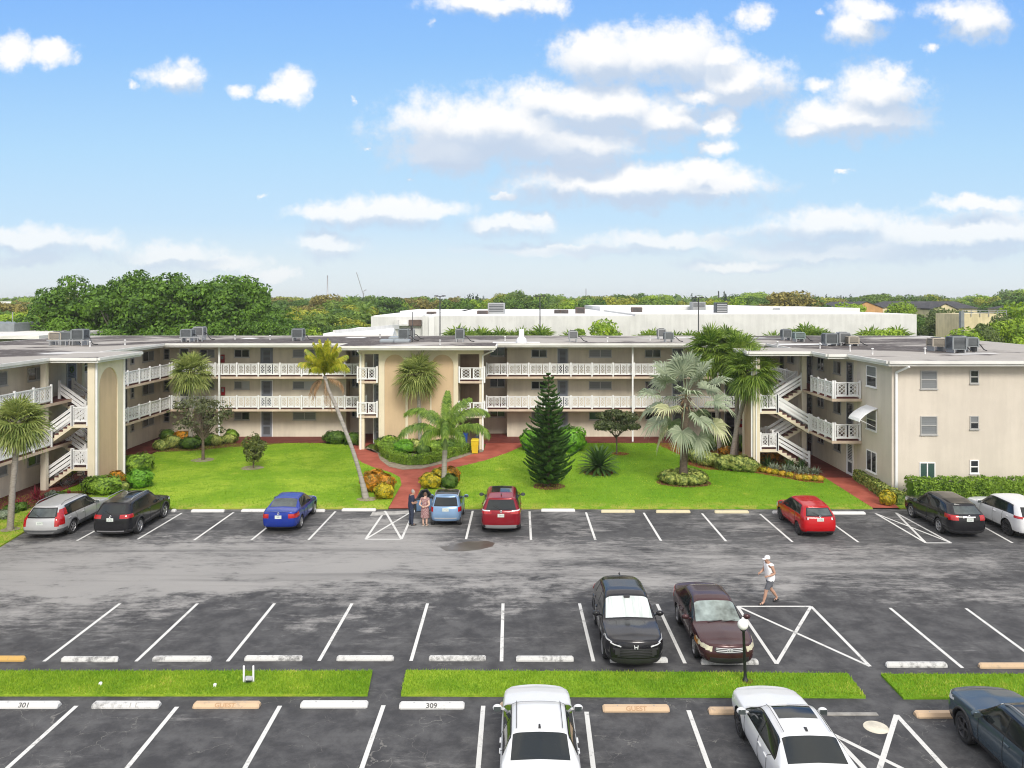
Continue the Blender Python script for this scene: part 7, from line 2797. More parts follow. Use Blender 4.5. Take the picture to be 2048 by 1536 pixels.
# wheeled bins
def bin_(px, py, dy, m, label, tape=False):
    x, y = ground(px, py)
    y += dy
    root = empty('wheeled_bin', (x, y, 0.06))
    tag(root, label, 'bin', 'bins beside the pavilion')
    mb = MB()
    w0, w1, d0, d1, h = 0.21, 0.27, 0.23, 0.30, 0.92
    v = [(-w0, -d0, 0.03), (w0, -d0, 0.03), (w0, d0, 0.03), (-w0, d0, 0.03), (-w1, -d1, h), (w1, -d1, h), (w1, d1, h), (-w1, d1, h)]
    mb.add(v, [(3, 2, 1, 0), (0, 1, 5, 4), (1, 2, 6, 5), (2, 3, 7, 6), (3, 0, 4, 7), (4, 5, 6, 7)])
    for zz in (0.3, 0.6):
        f = zz / h
        mb.box(-lerp(w0, w1, f) - 0.012, lerp(w0, w1, f) + 0.012, -lerp(d0, d1, f) - 0.012, lerp(d0, d1, f) + 0.012, zz, zz + 0.03)
    mb.build('body', [m], root)
    mb = MB()
    mb.add([(-w1 - .02, -d1 - .03, h), (w1 + .02, -d1 - .03, h), (w1 + .02, d1 + .02, h + 0.02), (-w1 - .02, d1 + .02, h + 0.02), (-w1 * .8, -d1 * .75, h + 0.07), (w1 * .8, -d1 * .75, h + 0.07), (w1 * .8, d1 * .8, h + 0.10), (-w1 * .8, d1 * .8, h + 0.10)],
           [(3, 2, 1, 0), (0, 1, 5, 4), (1, 2, 6, 5), (2, 3, 7, 6), (3, 0, 4, 7), (4, 5, 6, 7)])
    mb.build('lid', [m], root)
    mb = MB()
    mb.bar((-w1, d1 + 0.06, h - 0.04), (w1, d1 + 0.06, h - 0.04), 0.03, 0.03)
    mb.build('handle', [m], root)
    for sx in (-1, 1):
        mb = MB()
        mb.lathe([(0.0, -0.025), (0.10, -0.025), (0.10, 0.025), (0.0, 0.025)], 14, 0, 'x', (sx * 0.26, 0.26, 0.10))
        mb.build('wheel', [TYRE], root)


bin_(950, 908, 0.0, mat('yellow bin plastic', (0.62, 0.46, 0.02), 0.45, var=0.05, scale=3), 'yellow wheeled bin in front of the pavilion')
bin_(927, 898, 0.55, mat('blue bin plastic', (0.015, 0.06, 0.30), 0.45), 'blue wheeled bin behind the foxtail palm fronds')
bin_(958, 901, 0.6, mat('dark grey bin plastic', (0.05, 0.06, 0.075), 0.5), 'dark grey wheeled bin behind the yellow one')


# fire extinguishers
def extinguisher(px, py, wall_y, label, T=None):
    x, z = across(px, wall_y), height(py, wall_y)
    root = empty('fire_extinguisher', (x, wall_y - 0.005, z))
    tag(root, label, 'fire extinguisher', 'fire extinguishers on the gallery walls')
    mb = MB()
    mb.bevel_box(-0.15, 0.15, -0.16, 0.0, -0.32, 0.32, 0.02)
    mb.build('cabinet', [mat('red extinguisher cabinet', (0.27, 0.012, 0.016), 0.35, var=0.1, scale=5)], root)
    mb = MB()
    mb.box(-0.09, 0.09, -0.168, -0.159, -0.05, 0.22)
    mb.build('pane', [GLASS_BLIND], root)


extinguisher(446, 717, YW, 'red extinguisher cabinet on the top gallery right of the white downspout')
extinguisher(447, 782, YW, 'red extinguisher cabinet on the middle gallery right of the white downspout')
extinguisher(1482, 846, YW, 'red extinguisher cabinet on the ground floor behind the palm clump')

# wreath on a top floor door of the left wing
mb = MB()
pts = [(0, 0.17 * math.cos(2 * PI * k / 18), 0.17 * math.sin(2 * PI * k / 18)) for k in range(19)]
mb.tube(pts, 0.045, 6, cap=False)
o = mb.build('door_wreath', [HEDGE_D], None, (WL + 0.06, 51.9, F3 + 1.5))
tag(o, 'green wreath hanging on a top floor door of the left wing', 'wreath')

# rooftop air conditioners
AC_BODY = mat('grey condenser casing', (0.20, 0.22, 0.23), 0.5, metal=0.2, var=0.1, scale=2)
AC_DARK = mat('dark condenser grille', (0.035, 0.04, 0.045), 0.5)
AC_TAN = mat('tan condenser casing', (0.38, 0.34, 0.28), 0.5, var=0.1, scale=2)
AC_FIN = mat('pale condenser fins', (0.33, 0.34, 0.35), 0.4, metal=0.3)


def condenser(px, py, dy, w_, h_, label, body=AC_BODY, legs=0.22, rz=0.0, grp='rooftop condensers'):
    x, y = ground(px, py, RTOP)
    y += dy
    root = empty('air_conditioner', (x, y, RTOP), rz)
    tag(root, label, 'air conditioner', grp)
    w_, h_ = w_ * 0.88, h_ * 0.88
    hw_ = w_ / 2
    z0, z1 = legs, legs + h_
    mb = MB()
    mb.box(-hw_ * 0.93, hw_ * 0.93, -hw_ * 0.93, hw_ * 0.93, z0 + 0.03, z1 - 0.04, 1)
    mb.box(-hw_, hw_, -hw_, hw_, z0, z0 + 0.07)
    mb.bevel_box(-hw_, hw_, -hw_, hw_, z1 - 0.08, z1, 0.02)
    for sx in (-1, 1):
        for sy in (-1, 1):
            mb.box(sx * hw_ - 0.04, sx * hw_ + 0.04, sy * hw_ - 0.04, sy * hw_ + 0.04, z0 + 0.002, z1 - 0.081)
    mb.build('casing', [body, AC_DARK], root)
    mb = MB()
    n = 9
    for k in range(n):
        zz = z0 + 0.12 + (z1 - z0 - 0.26) * k / (n - 1)
        for s in (-1, 1):
            mb.box(-hw_ + 0.04, hw_ - 0.04, min(s * hw_, s * (hw_ - 0.03)), max(s * hw_, s * (hw_ - 0.03)), zz, zz + 0.018)
            mb.box(min(s * hw_, s * (hw_ - 0.03)), max(s * hw_, s * (hw_ - 0.03)), -hw_ + 0.04, hw_ - 0.04, zz, zz + 0.018)
    mb.build('louvre', [body], root)
    mb = MB()
    mb.lathe([(hw_ * 0.78, z1 + 0.001), (hw_ * 0.8, z1 + 0.03), (hw_ * 0.7, z1 + 0.03), (hw_ * 0.66, z1 + 0.005), (0.0, z1 + 0.008)], 18)
    for k in range(4):
        a = PI * k / 4
        mb.bar((-hw_ * 0.72 * math.cos(a), -hw_ * 0.72 * math.sin(a), z1 + 0.03), (hw_ * 0.72 * math.cos(a), hw_ * 0.72 * math.sin(a), z1 + 0.03), 0.02, 0.015)
    mb.build('fan_grille', [AC_DARK], root)
    for sx in (-1, 1):
        mb = MB()
        mb.box(sx * hw_ * 0.8 - 0.04, sx * hw_ * 0.8 + 0.04, -hw_ - 0.05, hw_ + 0.05, 0, z0)
        mb.build('stand', [AC_FIN], root)
    mb = MB()
    mb.tube(smooth_path([(hw_, 0, z0 + 0.25), (hw_ + 0.25, -0.05, z0 + 0.15), (hw_ + 0.5, -0.1, 0.12), (hw_ + 0.8, 0.1, 0.04)], 12), 0.035, 6)
    mb.build('pipe', [TRIM], root)
    return root


for px, py, dy, w_, h_, lab, body, legs in (
        (116, 690, 0, 0.95, 0.62, 'tan condenser at the left of the three on the left wing rack', AC_TAN, 0.42), (137, 690, 0, 0.95, 0.66, 'dark condenser in the middle of the left wing rack', AC_BODY, 0.42),
        (161, 690, 0, 0.98, 0.85, 'tallest condenser at the right of the left wing rack', AC_BODY, 0.42),
        (376, 683, 0, 0.95, 0.72, 'condenser at the front left of the pair on the corner rack', AC_BODY, 0.35), (392, 681, 0.8, 0.9, 0.85, 'condenser behind on the corner rack', AC_FIN, 0.35),
        (597, 681, 0, 0.95, 0.82, 'single condenser above the coconut palm', AC_BODY, 0.25),
        (808, 682, 0, 0.85, 0.85, 'condenser beside the antenna mast over the pavilion', AC_BODY, 0.22), (818, 680, 0.9, 0.7, 0.75, 'smaller condenser behind the antenna mast', AC_FIN, 0.22),
        (920, 684, 0, 0.72, 0.90, 'upright condenser right of the pavilion skylights', AC_BODY, 0.25),
        (1146, 684, 0, 0.75, 0.72, 'condenser in the middle of the long roof', AC_FIN, 0.25),
        (1337, 684, 0, 0.75, 0.62, 'dark condenser left of the palm clump on the long roof', AC_BODY, 0.22), (1328, 680, 1.2, 0.7, 0.75, 'condenser half hidden behind the dark one on the long roof', AC_FIN, 0.22),
        (1579, 681, 0.9, 0.75, 0.75, 'dark condenser at the left of the junction group', AC_BODY, 0.22), (1597, 683, 0, 0.85, 0.6, 'grey green condenser of the junction group', mat('grey green casing', (0.20, 0.26, 0.25), 0.5), 0.22),
        (1659, 691, 0, 0.95, 0.85, 'black condenser at the left of the three on the right wing', AC_BODY, 0.15), (1688, 691, 0.2, 0.85, 0.85, 'pale condenser in the middle of the right wing three', AC_FIN, 0.2),
        (1706, 692, 0.2, 0.80, 0.62, 'brown condenser at the right of the right wing three', AC_TAN, 0.15),
        (1875, 702, 0.2, 0.90, 0.62, 'tan condenser at the left of the end wing group', AC_TAN, 0.3), (1912, 705, 0, 0.95, 0.95, 'tall grey condenser of the end wing group', AC_BODY, 0.2),
        (1930, 702, 0.6, 0.7, 0.75, 'pale condenser behind the tall grey one', AC_FIN, 0.3), (1945, 703, 0.3, 0.8, 0.7, 'condenser at the right of the end wing group', AC_BODY, 0.3)):
    condenser(px, py, dy, w_, h_, lab, body, legs)
for px0, px1, py, lab in ((100, 175, 691, 'long galvanised rack under the three left wing condensers'), (363, 405, 684, 'short galvanised rack under the corner condensers')):
    a, b = ground(px0, py, RTOP), ground(px1, py, RTOP)
    mb = MB()
    for yy in (-0.42, 0.42):
        mb.bar((a[0], a[1] + yy, RTOP + 0.37), (b[0], a[1] + yy, RTOP + 0.37), 0.06, 0.08)
        for k in range(3):
            xx = lerp(a[0] + 0.2, b[0] - 0.2, k / 2)
            mb.bar((xx, a[1] + yy, RTOP), (xx, a[1] + yy, RTOP + 0.33), 0.06, 0.06)
    tag(mb.build('steel_rack', [AC_FIN]), lab, 'rack')
# antenna mast
x, y = ground(825, 684, RTOP)
mb = MB()
mb.lathe([(0.05, RTOP), (0.03, RTOP + 0.1), (0.025, RTOP + 2.35), (0, RTOP + 2.36)], 8, 0, 'z', (x, y, 0))
mb.bar((x - 0.2, y, RTOP + 1.1), (x + 0.2, y, RTOP + 1.1), 0.03, 0.03)
mb.box(x - 0.14, x - 0.02, y - 0.1, y, RTOP + 0.9, RTOP + 1.3)
tag(mb.build('antenna_mast', [TRIM]), 'thin dark antenna mast on the pavilion roof', 'antenna')

# bicycle under the left stair
x, y = ground(152, 977)
root = empty('bicycle', (x, y, 0.08), RAD(14))
tag(root, 'dark bicycle leaning under the left stair flight', 'bicycle')
for sx in (-0.52, 0.52):
    mb = MB()
    pts = [(sx + 0.32 * math.cos(2 * PI * k / 24), 0, 0.33 + 0.32 * math.sin(2 * PI * k / 24)) for k in range(25)]
    mb.tube(pts, 0.024, 6, cap=False)
    wo = mb.build('wheel', [TYRE], root)
    mb = MB()
    for k in range(7):
        a = PI * k / 7
        mb.bar((sx - 0.31 * math.cos(a), 0, 0.33 - 0.31 * math.sin(a)), (sx + 0.31 * math.cos(a), 0, 0.33 + 0.31 * math.sin(a)), 0.008, 0.008, 0, (0, 1, 0))
    mb.build('spoke', [METAL], wo)
mb = MB()
for a, b in (((-0.52, 0, 0.33), (-0.1, 0, 0.3)), ((-0.1, 0, 0.3), (-0.22, 0, 0.85)), ((-0.22, 0, 0.78), (0.36, 0, 0.80)), ((-0.1, 0, 0.3), (0.38, 0, 0.72)), ((-0.52, 0, 0.33), (-0.2, 0, 0.75)), ((0.36, 0, 0.88), (0.52, 0, 0.33))):
    mb.tube([a, b], 0.022, 6)
mb.build('frame', [TRIM], root)
mb = MB()
mb.tube([(0.3, -0.26, 0.98), (0.36, 0, 0.95), (0.3, 0.26, 0.98)], 0.018, 6)
mb.bar((0.36, 0, 0.85), (0.36, 0, 0.96), 0.03, 0.03)
mb.build('handlebar', [METAL], root)
mb = MB()
mb.bevel_box(-0.36, -0.12, -0.07, 0.07, 0.86, 0.92, 0.03)
mb.build('saddle', [TRIM], root)
# wall lamp box on the pavilion flank
mb = MB()
mb.bevel_box(-2.50, -2.15, 59.35, 59.5, 2.55, 3.0, 0.03)
o = mb.build('wall_box', [WHITE])
tag(o, 'white utility box on the right pavilion pillar', 'utility box')
# ================================================================ people
SKIN = mat('skin', (0.46, 0.27, 0.19), 0.55, var=0.08, scale=20)
SKIN_PALE = mat('pale skin', (0.55, 0.36, 0.28), 0.55, var=0.06, scale=20)
NAVY = mat('navy cloth', (0.016, 0.022, 0.05), 0.9, var=0.2, scale=14)
NAVY2 = mat('dark blue denim', (0.022, 0.03, 0.055), 0.9, var=0.25, scale=16)
DRESS = mat('patterned dress cloth', (0.16, 0.035, 0.05), 0.9, color2=(0.42, 0.30, 0.28), scale=26, detail=1)
WHITECLOTH = mat('white cloth', (0.78, 0.78, 0.79), 0.9, var=0.05, scale=8)
GREYCLOTH = mat('grey shorts cloth', (0.10, 0.105, 0.12), 0.9, var=0.15, scale=10)
SHOE = mat('black shoe', (0.018, 0.018, 0.02), 0.6)
HAIRG = mat('grey hair', (0.30, 0.28, 0.26), 0.8, var=0.2, scale=40)
HAIRB = mat('short brown hair', (0.10, 0.05, 0.028), 0.7, var=0.3, scale=40)
EYE = mat('dark eye', (0.02, 0.015, 0.012), 0.3)
LIP = mat('lip', (0.34, 0.13, 0.11), 0.6)


def skinned(name, nodes, edges, m, parent, root_i=0, levels=2, smooth=True):
    """nodes: (x, y, z, rx[, ry]); a continuous tapered surface grown over a skeleton"""
    me = bpy.data.meshes.new(name)
    me.from_pydata([n[:3] for n in nodes], edges, [])
    o = bpy.data.objects.new(name, me)
    COL.objects.link(o)
    md = o.modifiers.new('skin', 'SKIN')
    sk = me.skin_vertices[0].data
    for i, n in enumerate(nodes):
        f_ = 1.14 if n[3] > 0.03 else 1.05
        sk[i].radius = (n[3] * f_, (n[4] if len(n) > 4 else n[3]) * f_)
        sk[i].use_root = (i == root_i)
    md.use_smooth_shade = True
    sub = o.modifiers.new('sub', 'SUBSURF')
    sub.levels = levels
    sub.render_levels = levels
    dg = bpy.context.evaluated_depsgraph_get()
    dg.update()
    me2 = bpy.data.meshes.new_from_object(o.evaluated_get(dg))
    bpy.data.objects.remove(o)
    me2.materials.clear()
    me2.materials.append(m)
    me2.polygons.foreach_set('use_smooth', np.full(len(me2.polygons), True))
    return link(name, me2, parent)


def hand_nodes(nodes, edges, wi, wrist, direction, palm_n, curl, scale=1.0, thumb_side=1):
    """palm and five fingers growing from wrist node index wi"""
    d = Vector(direction).normalized()
    n = Vector(palm_n)
    n = (n - d * n.dot(d)).normalized()
    s = d.cross(n)
    p = Vector(wrist) + d * 0.055 * scale
    nodes.append((*p, 0.030 * scale, 0.019 * scale))
    pi = len(nodes) - 1
    edges.append((wi, pi))
    lens = (0.070, 0.080, 0.075, 0.058)
    for k in range(4):
        off = s * ((k - 1.5) * 0.0195 * scale)
        a = p + d * 0.040 * scale + off
        nodes.append((*a, 0.0098 * scale))
        edges.append((pi, len(nodes) - 1))
        dd, q = d.copy(), a
        for j in range(3):
            dd = (dd + n * curl * (0.5 + 0.35 * j)).normalized()
            q = q + dd * lens[k] * scale / 3
            nodes.append((*q, (0.0092, 0.0085, 0.007)[j] * scale))
            edges.append((len(nodes) - 2, len(nodes) - 1))
    q = Vector(wrist) + d * 0.03 * scale - s * thumb_side * 0.026 * scale
    nodes.append((*q, 0.0125 * scale))
    edges.append((pi, len(nodes) - 1))
    dd = (d * 0.7 - s * thumb_side * 0.6 + n * 0.4).normalized()
    for j in range(2):
        q = q + dd * 0.032 * scale
        nodes.append((*q, (0.0105, 0.0085)[j] * scale))
        edges.append((len(nodes) - 2, len(nodes) - 1))
        dd = (dd + n * 0.3).normalized()


def person(loc, rz, label, J, skin, clothes, hair, head_dir=(0, 1, 0), hat=None, female=False, group=None):
    """J: joints in metres, person faces local +y.  keys: pelvis, chest, neck, head, and per side sh, el, wr, hip, kn, an, toe, hand"""
    root = empty('person', loc, rz)
    tag(root, label, 'person', group)
    V = {k: Vector(v) for k, v in J.items() if k not in ('curl', 'palm')}
    nodes, edges, ix = [], [], {}

    def add(key, p, r, parent=None, ry=None):
        nodes.append((p[0], p[1], p[2], r, ry if ry else r))
        ix[key] = len(nodes) - 1
        if parent:
            edges.append((ix[parent], ix[key]))
    add('pelvis', V['pelvis'], 0.145, None, 0.115)
    add('waist', V['pelvis'].lerp(V['chest'], 0.45), 0.128 if female else 0.155, 'pelvis', 0.12)
    add('chest', V['chest'], 0.155 if female else 0.17, 'waist', 0.115)
    add('upper', V['chest'].lerp(V['neck'], 0.6), 0.115, 'chest', 0.085)
    add('neck', V['neck'], 0.052, 'upper')
    hd = Vector(head_dir).normalized()
    hc = V['head']
    add('jaw', hc + hd * 0.022 - Vector((0, 0, 0.075)), 0.060, 'neck', 0.066)
    add('face', hc + hd * 0.012, 0.077, 'jaw', 0.092)
    add('crown', hc - hd * 0.012 + Vector((0, 0, 0.075)), 0.062, 'face', 0.076)
    for s in 'LR':
        add('sh' + s, V['sh' + s], 0.062, 'upper')
        add('ua' + s, V['sh' + s].lerp(V['el' + s], 0.45), 0.050, 'sh' + s)
        add('el' + s, V['el' + s], 0.041, 'ua' + s)
        add('fa' + s, V['el' + s].lerp(V['wr' + s], 0.35), 0.042, 'el' + s)
        add('wr' + s, V['wr' + s], 0.027, 'fa' + s, 0.024)
        d = V['wr' + s] - V['el' + s]
        if 'hd' + s in V:
            d = V['hd' + s]
        hand_nodes(nodes, edges, ix['wr' + s], V['wr' + s], d, J['palm'][0 if s == 'L' else 1], J['curl'], 1.0, 1 if s == 'L' else -1)
        add('hip' + s, V['hip' + s], 0.095, 'pelvis')
        add('th' + s, V['hip' + s].lerp(V['kn' + s], 0.5), 0.080, 'hip' + s)
        add('kn' + s, V['kn' + s], 0.057, 'th' + s)
        add('ca' + s, V['kn' + s].lerp(V['an' + s], 0.35) + Vector((0, -0.015, 0)), 0.056, 'kn' + s)
        add('an' + s, V['an' + s], 0.036, 'ca' + s)
        f = V['toe' + s]
        add('fm' + s, V['an' + s].lerp(f, 0.6) + Vector((0, 0, -0.025)), 0.036, 'an' + s)
        add('to' + s, f, 0.028, 'fm' + s)
    body = skinned('body', nodes, edges, skin, root)
    me = body.data
    P = np.zeros(len(me.vertices) * 3)
    me.vertices.foreach_get('co', P)
    P = P.reshape(-1, 3)
    Nv = np.array([tuple(v.normal) for v in me.vertices])
    F = [tuple(p.vertices) for p in me.polygons]
    C = np.array([P[list(f)].mean(0) for f in F])
    NP = np.array([n[:3] for n in nodes])
    NR = np.array([max(n[3], 0.02) for n in nodes])
    near = np.argmin(np.linalg.norm(C[:, None, :] - NP[None], axis=2) / NR[None] ** 0.5, axis=1)
    for gname, rules, grow, m in clothes:
        """cloth follows the body a finger's width away; rules: node -> (lowest z, highest z)"""
        sel = [i for i in range(len(F)) if any(near[i] == ix[k] and lo < C[i, 2] < hi for k, (lo, hi) in rules.items())]
        ids, vs, fs = {}, [], []
        for i in sel:
            f = []
            for j in F[i]:
                if j not in ids:
                    ids[j] = len(vs)
                    vs.append(P[j] + Nv[j] * grow)
                f.append(ids[j])
            fs.append(tuple(f))
        mb = MB()
        mb.add(vs, fs, 0, True)
        mb.build(gname, [m], root)
    if female:
        mb = MB()
        n = 24
        vs, fs = [], []
        for z, rx, ry in ((0.98, 0.150, 0.125), (0.86, 0.190, 0.155), (0.72, 0.205, 0.165), (0.55, 0.215, 0.172), (0.40, 0.225, 0.18)):
            for k in range(n):
                t = 2 * PI * k / n
                w_ = 1 + (0.035 * math.sin(7 * t) if z < 0.7 else 0)
                vs.append((rx * w_ * math.cos(t), ry * w_ * math.sin(t), z))
        for i in range(4):
            for k in range(n):
                k2 = (k + 1) % n
                fs.append((i * n + k2, i * n + k, (i + 1) * n + k, (i + 1) * n + k2))
        mb.add(vs, fs, 0, True)
        mb.build('skirt', [DRESS], root)
    # face
    side = Vector((hd.y, -hd.x, 0)).normalized()
    up = Vector((0, 0, 1))
    mb = MB()
    tip = hc + hd * 0.112 - up * 0.030
    mb.add([hc + hd * 0.090 + up * 0.012, tip + side * 0.016, tip - side * 0.016, hc + hd * 0.118 - up * 0.022, hc + hd * 0.085 - up * 0.042],
           [(0, 3, 1), (0, 2, 3), (1, 3, 4), (3, 2, 4), (0, 1, 4), (0, 4, 2)])
    mb.build('nose', [skin], root)
    mb = MB()
    for s in (-1, 1):
        p = hc + hd * 0.083 + side * (s * 0.032) + up * 0.008
        mb.ball(p, 0.011, 8, 6)
    mb.build('eyes', [EYE], root)
    mb = MB()
    p = hc + hd * 0.086 - up * 0.066
    mb.bar(p - side * 0.024, p + side * 0.024, 0.014, 0.012)
    mb.build('mouth', [LIP], root)
    for s in (-1, 1):
        mb = MB()
        mb.ball((0, 0, 0), 0.03, 8, 6, 0, (0.45, 0.7, 1.05))
        e = mb.build('ear', [skin], root, hc + side * (s * 0.083) - up * 0.008)
        e.rotation_euler = (0, 0, math.atan2(-hd.x, hd.y))
    # hair as a cap over the skull
    if hair is not None:
        mat_, low, frontz = hair
        mb = MB()
        vs, fs = [], []
        A, B = 9, 20
        for i in range(A + 1):
            for k in range(B):
                q = 2 * PI * k / B
                fr = math.cos(q)
                tmax = lerp(low, frontz, max(0, fr) ** 0.6)
                t = tmax * i / A
                wob = 1 + 0.04 * math.sin(7 * q + 3 * t)
                v = hc - hd * 0.004 + (hd * (math.sin(t) * fr * 0.103) + side * (math.sin(t) * math.sin(q) * 0.089) + up * (math.cos(t) * 0.132)) * wob
                vs.append(v)
        for i in range(A):
            for k in range(B):
                k2 = (k + 1) % B
                fs.append((i * B + k, (i + 1) * B + k, (i + 1) * B + k2, i * B + k2))
        mb.add(vs, fs, 0, True)
        mb.build('hair', [mat_], root)
    if hat is not None:
        mb = MB()
        vs, fs = [], []
        A, B = 7, 20
        for i in range(A + 1):
            t = PI * 0.50 * i / A
            for k in range(B):
                q = 2 * PI * k / B
                vs.append(hc + up * 0.028 + hd * (math.sin(t) * math.cos(q) * 0.108) + side * (math.sin(t) * math.sin(q) * 0.094) + up * (math.cos(t) ** 0.8 * 0.115))
        for i in range(A):
            for k in range(B):
                k2 = (k + 1) % B
                fs.append((i * B + k, (i + 1) * B + k, (i + 1) * B + k2, i * B + k2))
        mb.add(vs, fs, 0, True)
        ho = mb.build('cap', [hat], root)
        mb = MB()
        pts = []
        for k in range(9):
            q = -1.15 + 2.3 * k / 8
            pts.append((hc + up * 0.035 + hd * (0.105 * math.cos(q)) + side * (0.092 * math.sin(q)), hc + up * 0.018 + hd * (0.105 * math.cos(q) + 0.075 * math.cos(q * 0.9)) + side * (0.096 * math.sin(q))))
        vs = [p for pr in pts for p in pr] + [p - up * 0.008 for pr in pts for p in pr]
        n = len(pts) * 2
        fs = []
        for k in range(8):
            fs += [(2 * k, 2 * k + 1, 2 * k + 3, 2 * k + 2), (n + 2 * k + 2, n + 2 * k + 3, n + 2 * k + 1, n + 2 * k), (2 * k + 1, n + 2 * k + 1, n + 2 * k + 3, 2 * k + 3)]
        mb.add(vs, fs)
        mb.build('cap_peak', [hat], ho)
    return root


def shoes(root, pairs, m, open_=False):
    for an, toe in pairs:
        an, toe = Vector(an), Vector(toe)
        d = (toe - an)
        z = min(an.z, toe.z)
        f = Vector((d.x, d.y, 0)).normalized()
        mb = MB()
        heel = Vector((an.x, an.y, 0)) - f * 0.065
        tip = Vector((toe.x, toe.y, 0)) + f * 0.05
        slope = (toe.z - (an.z - 0.055))
        zb_h, zb_t = an.z - 0.095, toe.z - 0.034
        s = Vector((f.y, -f.x, 0))
        vs = []
        for t, w_, h_ in ((0, 0.032, 0.075), (0.25, 0.038, 0.085), (0.55, 0.044, 0.06), (0.8, 0.046, 0.05), (1.0, 0.028, 0.03)):
            c = heel.lerp(tip, t)
            zb_ = lerp(zb_h, zb_t, t)
            hh = 0.022 if open_ else h_
            vs += [c - s * w_ + Vector((0, 0, zb_)), c + s * w_ + Vector((0, 0, zb_)), c + s * w_ * 0.9 + Vector((0, 0, zb_ + hh)), c - s * w_ * 0.9 + Vector((0, 0, zb_ + hh))]
        fs = [(0, 1, 2, 3), (19, 18, 17, 16)]
        for i in range(4):
            for j in range(4):
                j2 = (j + 1) % 4
                fs.append((i * 4 + j, (i + 1) * 4 + j, (i + 1) * 4 + j2, i * 4 + j2))
        mb.add(vs, fs, 0, True)
        if open_:
            c = heel.lerp(tip, 0.62)
            zz = lerp(zb_h, zb_t, 0.62)
            mb.tube([c - s * 0.045 + Vector((0, 0, zz + 0.01)), c - s * 0.03 + Vector((0, 0, zz + 0.06)), c + s * 0.03 + Vector((0, 0, zz + 0.06)), c + s * 0.045 + Vector((0, 0, zz + 0.01))], 0.018, 6)
        mb.build('shoe', [m], root)


# ---- man walking, seen from the front left, heading left
J = dict(pelvis=(0, 0, 0.93), chest=(0, 0.05, 1.26), neck=(0, 0.08, 1.48), head=(0, 0.115, 1.615),
         shL=(-0.185, 0.05, 1.42), elL=(-0.25, -0.04, 1.15), wrL=(-0.20, 0.17, 1.06), shR=(0.185, 0.06, 1.42), elR=(0.26, 0.10, 1.16), wrR=(0.16, 0.31, 1.08),
         hipL=(-0.095, 0.0, 0.88), knL=(-0.11, 0.24, 0.50), anL=(-0.10, 0.34, 0.095), toeL=(-0.11, 0.50, 0.045),
         hipR=(0.095, -0.01, 0.88), knR=(0.10, -0.10, 0.47), anR=(0.095, -0.36, 0.14), toeR=(0.10, -0.24, 0.045),
         hdL=(0.10, 0.9, -0.1), hdR=(-0.45, 0.9, 0.0), palm=((1, 0, 0), (-1, 0, 0)), curl=0.42)
x, y = ground(1540, 1206)
ANY = (0.0, 2.0)
SLEEVELESS = ('sleeveless_shirt', dict(pelvis=(0.84, 2), waist=ANY, chest=ANY, upper=(0, 1.45), shL=(1.425, 2), shR=(1.425, 2), hipL=(0.86, 2), hipR=(0.86, 2)), 0.024, WHITECLOTH)
SHORTS = ('shorts', dict(pelvis=(0, 0.93), waist=(0, 0.93), hipL=ANY, hipR=ANY, thL=(0.57, 2), thR=(0.57, 2), knL=(0.57, 2), knR=(0.57, 2)), 0.018, GREYCLOTH)
p_ = person((x, y, 0.0), RAD(106), 'man in white sleeveless shirt, grey shorts and white cap walking across the parking lot', J, SKIN, [SLEEVELESS, SHORTS], (HAIRG, 1.75, 1.0), (0.35, 0.94, -0.1), WHITECLOTH)
shoes(p_, (((-0.10, 0.34, 0.095), (-0.11, 0.50, 0.045)), ((0.095, -0.36, 0.14), (0.10, -0.24, 0.045))), SHOE, True)

# ---- man in navy, looking down at something in his hands, facing right
J = dict(pelvis=(0, 0, 0.94), chest=(0, 0.03, 1.26), neck=(0, 0.06, 1.47), head=(0, 0.115, 1.605),
         shL=(-0.185, 0.02, 1.41), elL=(-0.24, -0.02, 1.13), wrL=(-0.12, 0.22, 1.08), shR=(0.185, 0.02, 1.41), elR=(0.25, 0.0, 1.13), wrR=(0.10, 0.23, 1.07),
         hipL=(-0.095, 0, 0.89), knL=(-0.11, 0.02, 0.49), anL=(-0.115, -0.02, 0.095), toeL=(-0.13, 0.14, 0.04),
         hipR=(0.095, 0, 0.89), knR=(0.105, 0.04, 0.49), anR=(0.11, 0.03, 0.095), toeR=(0.13, 0.19, 0.04),
         hdL=(0.8, 0.5, 0.1), hdR=(-0.8, 0.5, 0.1), palm=((0, -0.4, 1), (0, -0.4, 1)), curl=0.5)
x, y = ground(822, 1050)
POLO = ('polo_shirt', dict(pelvis=(0.86, 2), waist=ANY, chest=ANY, upper=(0, 1.45), shL=ANY, shR=ANY, uaL=(1.2, 2), uaR=(1.2, 2), hipL=(0.88, 2), hipR=(0.88, 2)), 0.022, NAVY)
TROUSERS = ('trousers', dict(pelvis=(0, 0.93), waist=(0, 0.93), hipL=ANY, hipR=ANY, thL=ANY, thR=ANY, knL=ANY, knR=ANY, caL=ANY, caR=ANY, anL=(0.06, 2), anR=(0.06, 2)), 0.017, NAVY2)
p_ = person((x, y, 0), RAD(-68), 'balding man in navy shirt and trousers standing left of the microcar', J, SKIN, [POLO, TROUSERS], (HAIRG, 1.95, 0.75), (0.1, 0.85, -0.45))
shoes(p_, (((-0.115, -0.02, 0.095), (-0.13, 0.14, 0.04)), ((0.11, 0.03, 0.095), (0.13, 0.19, 0.04))), SHOE)

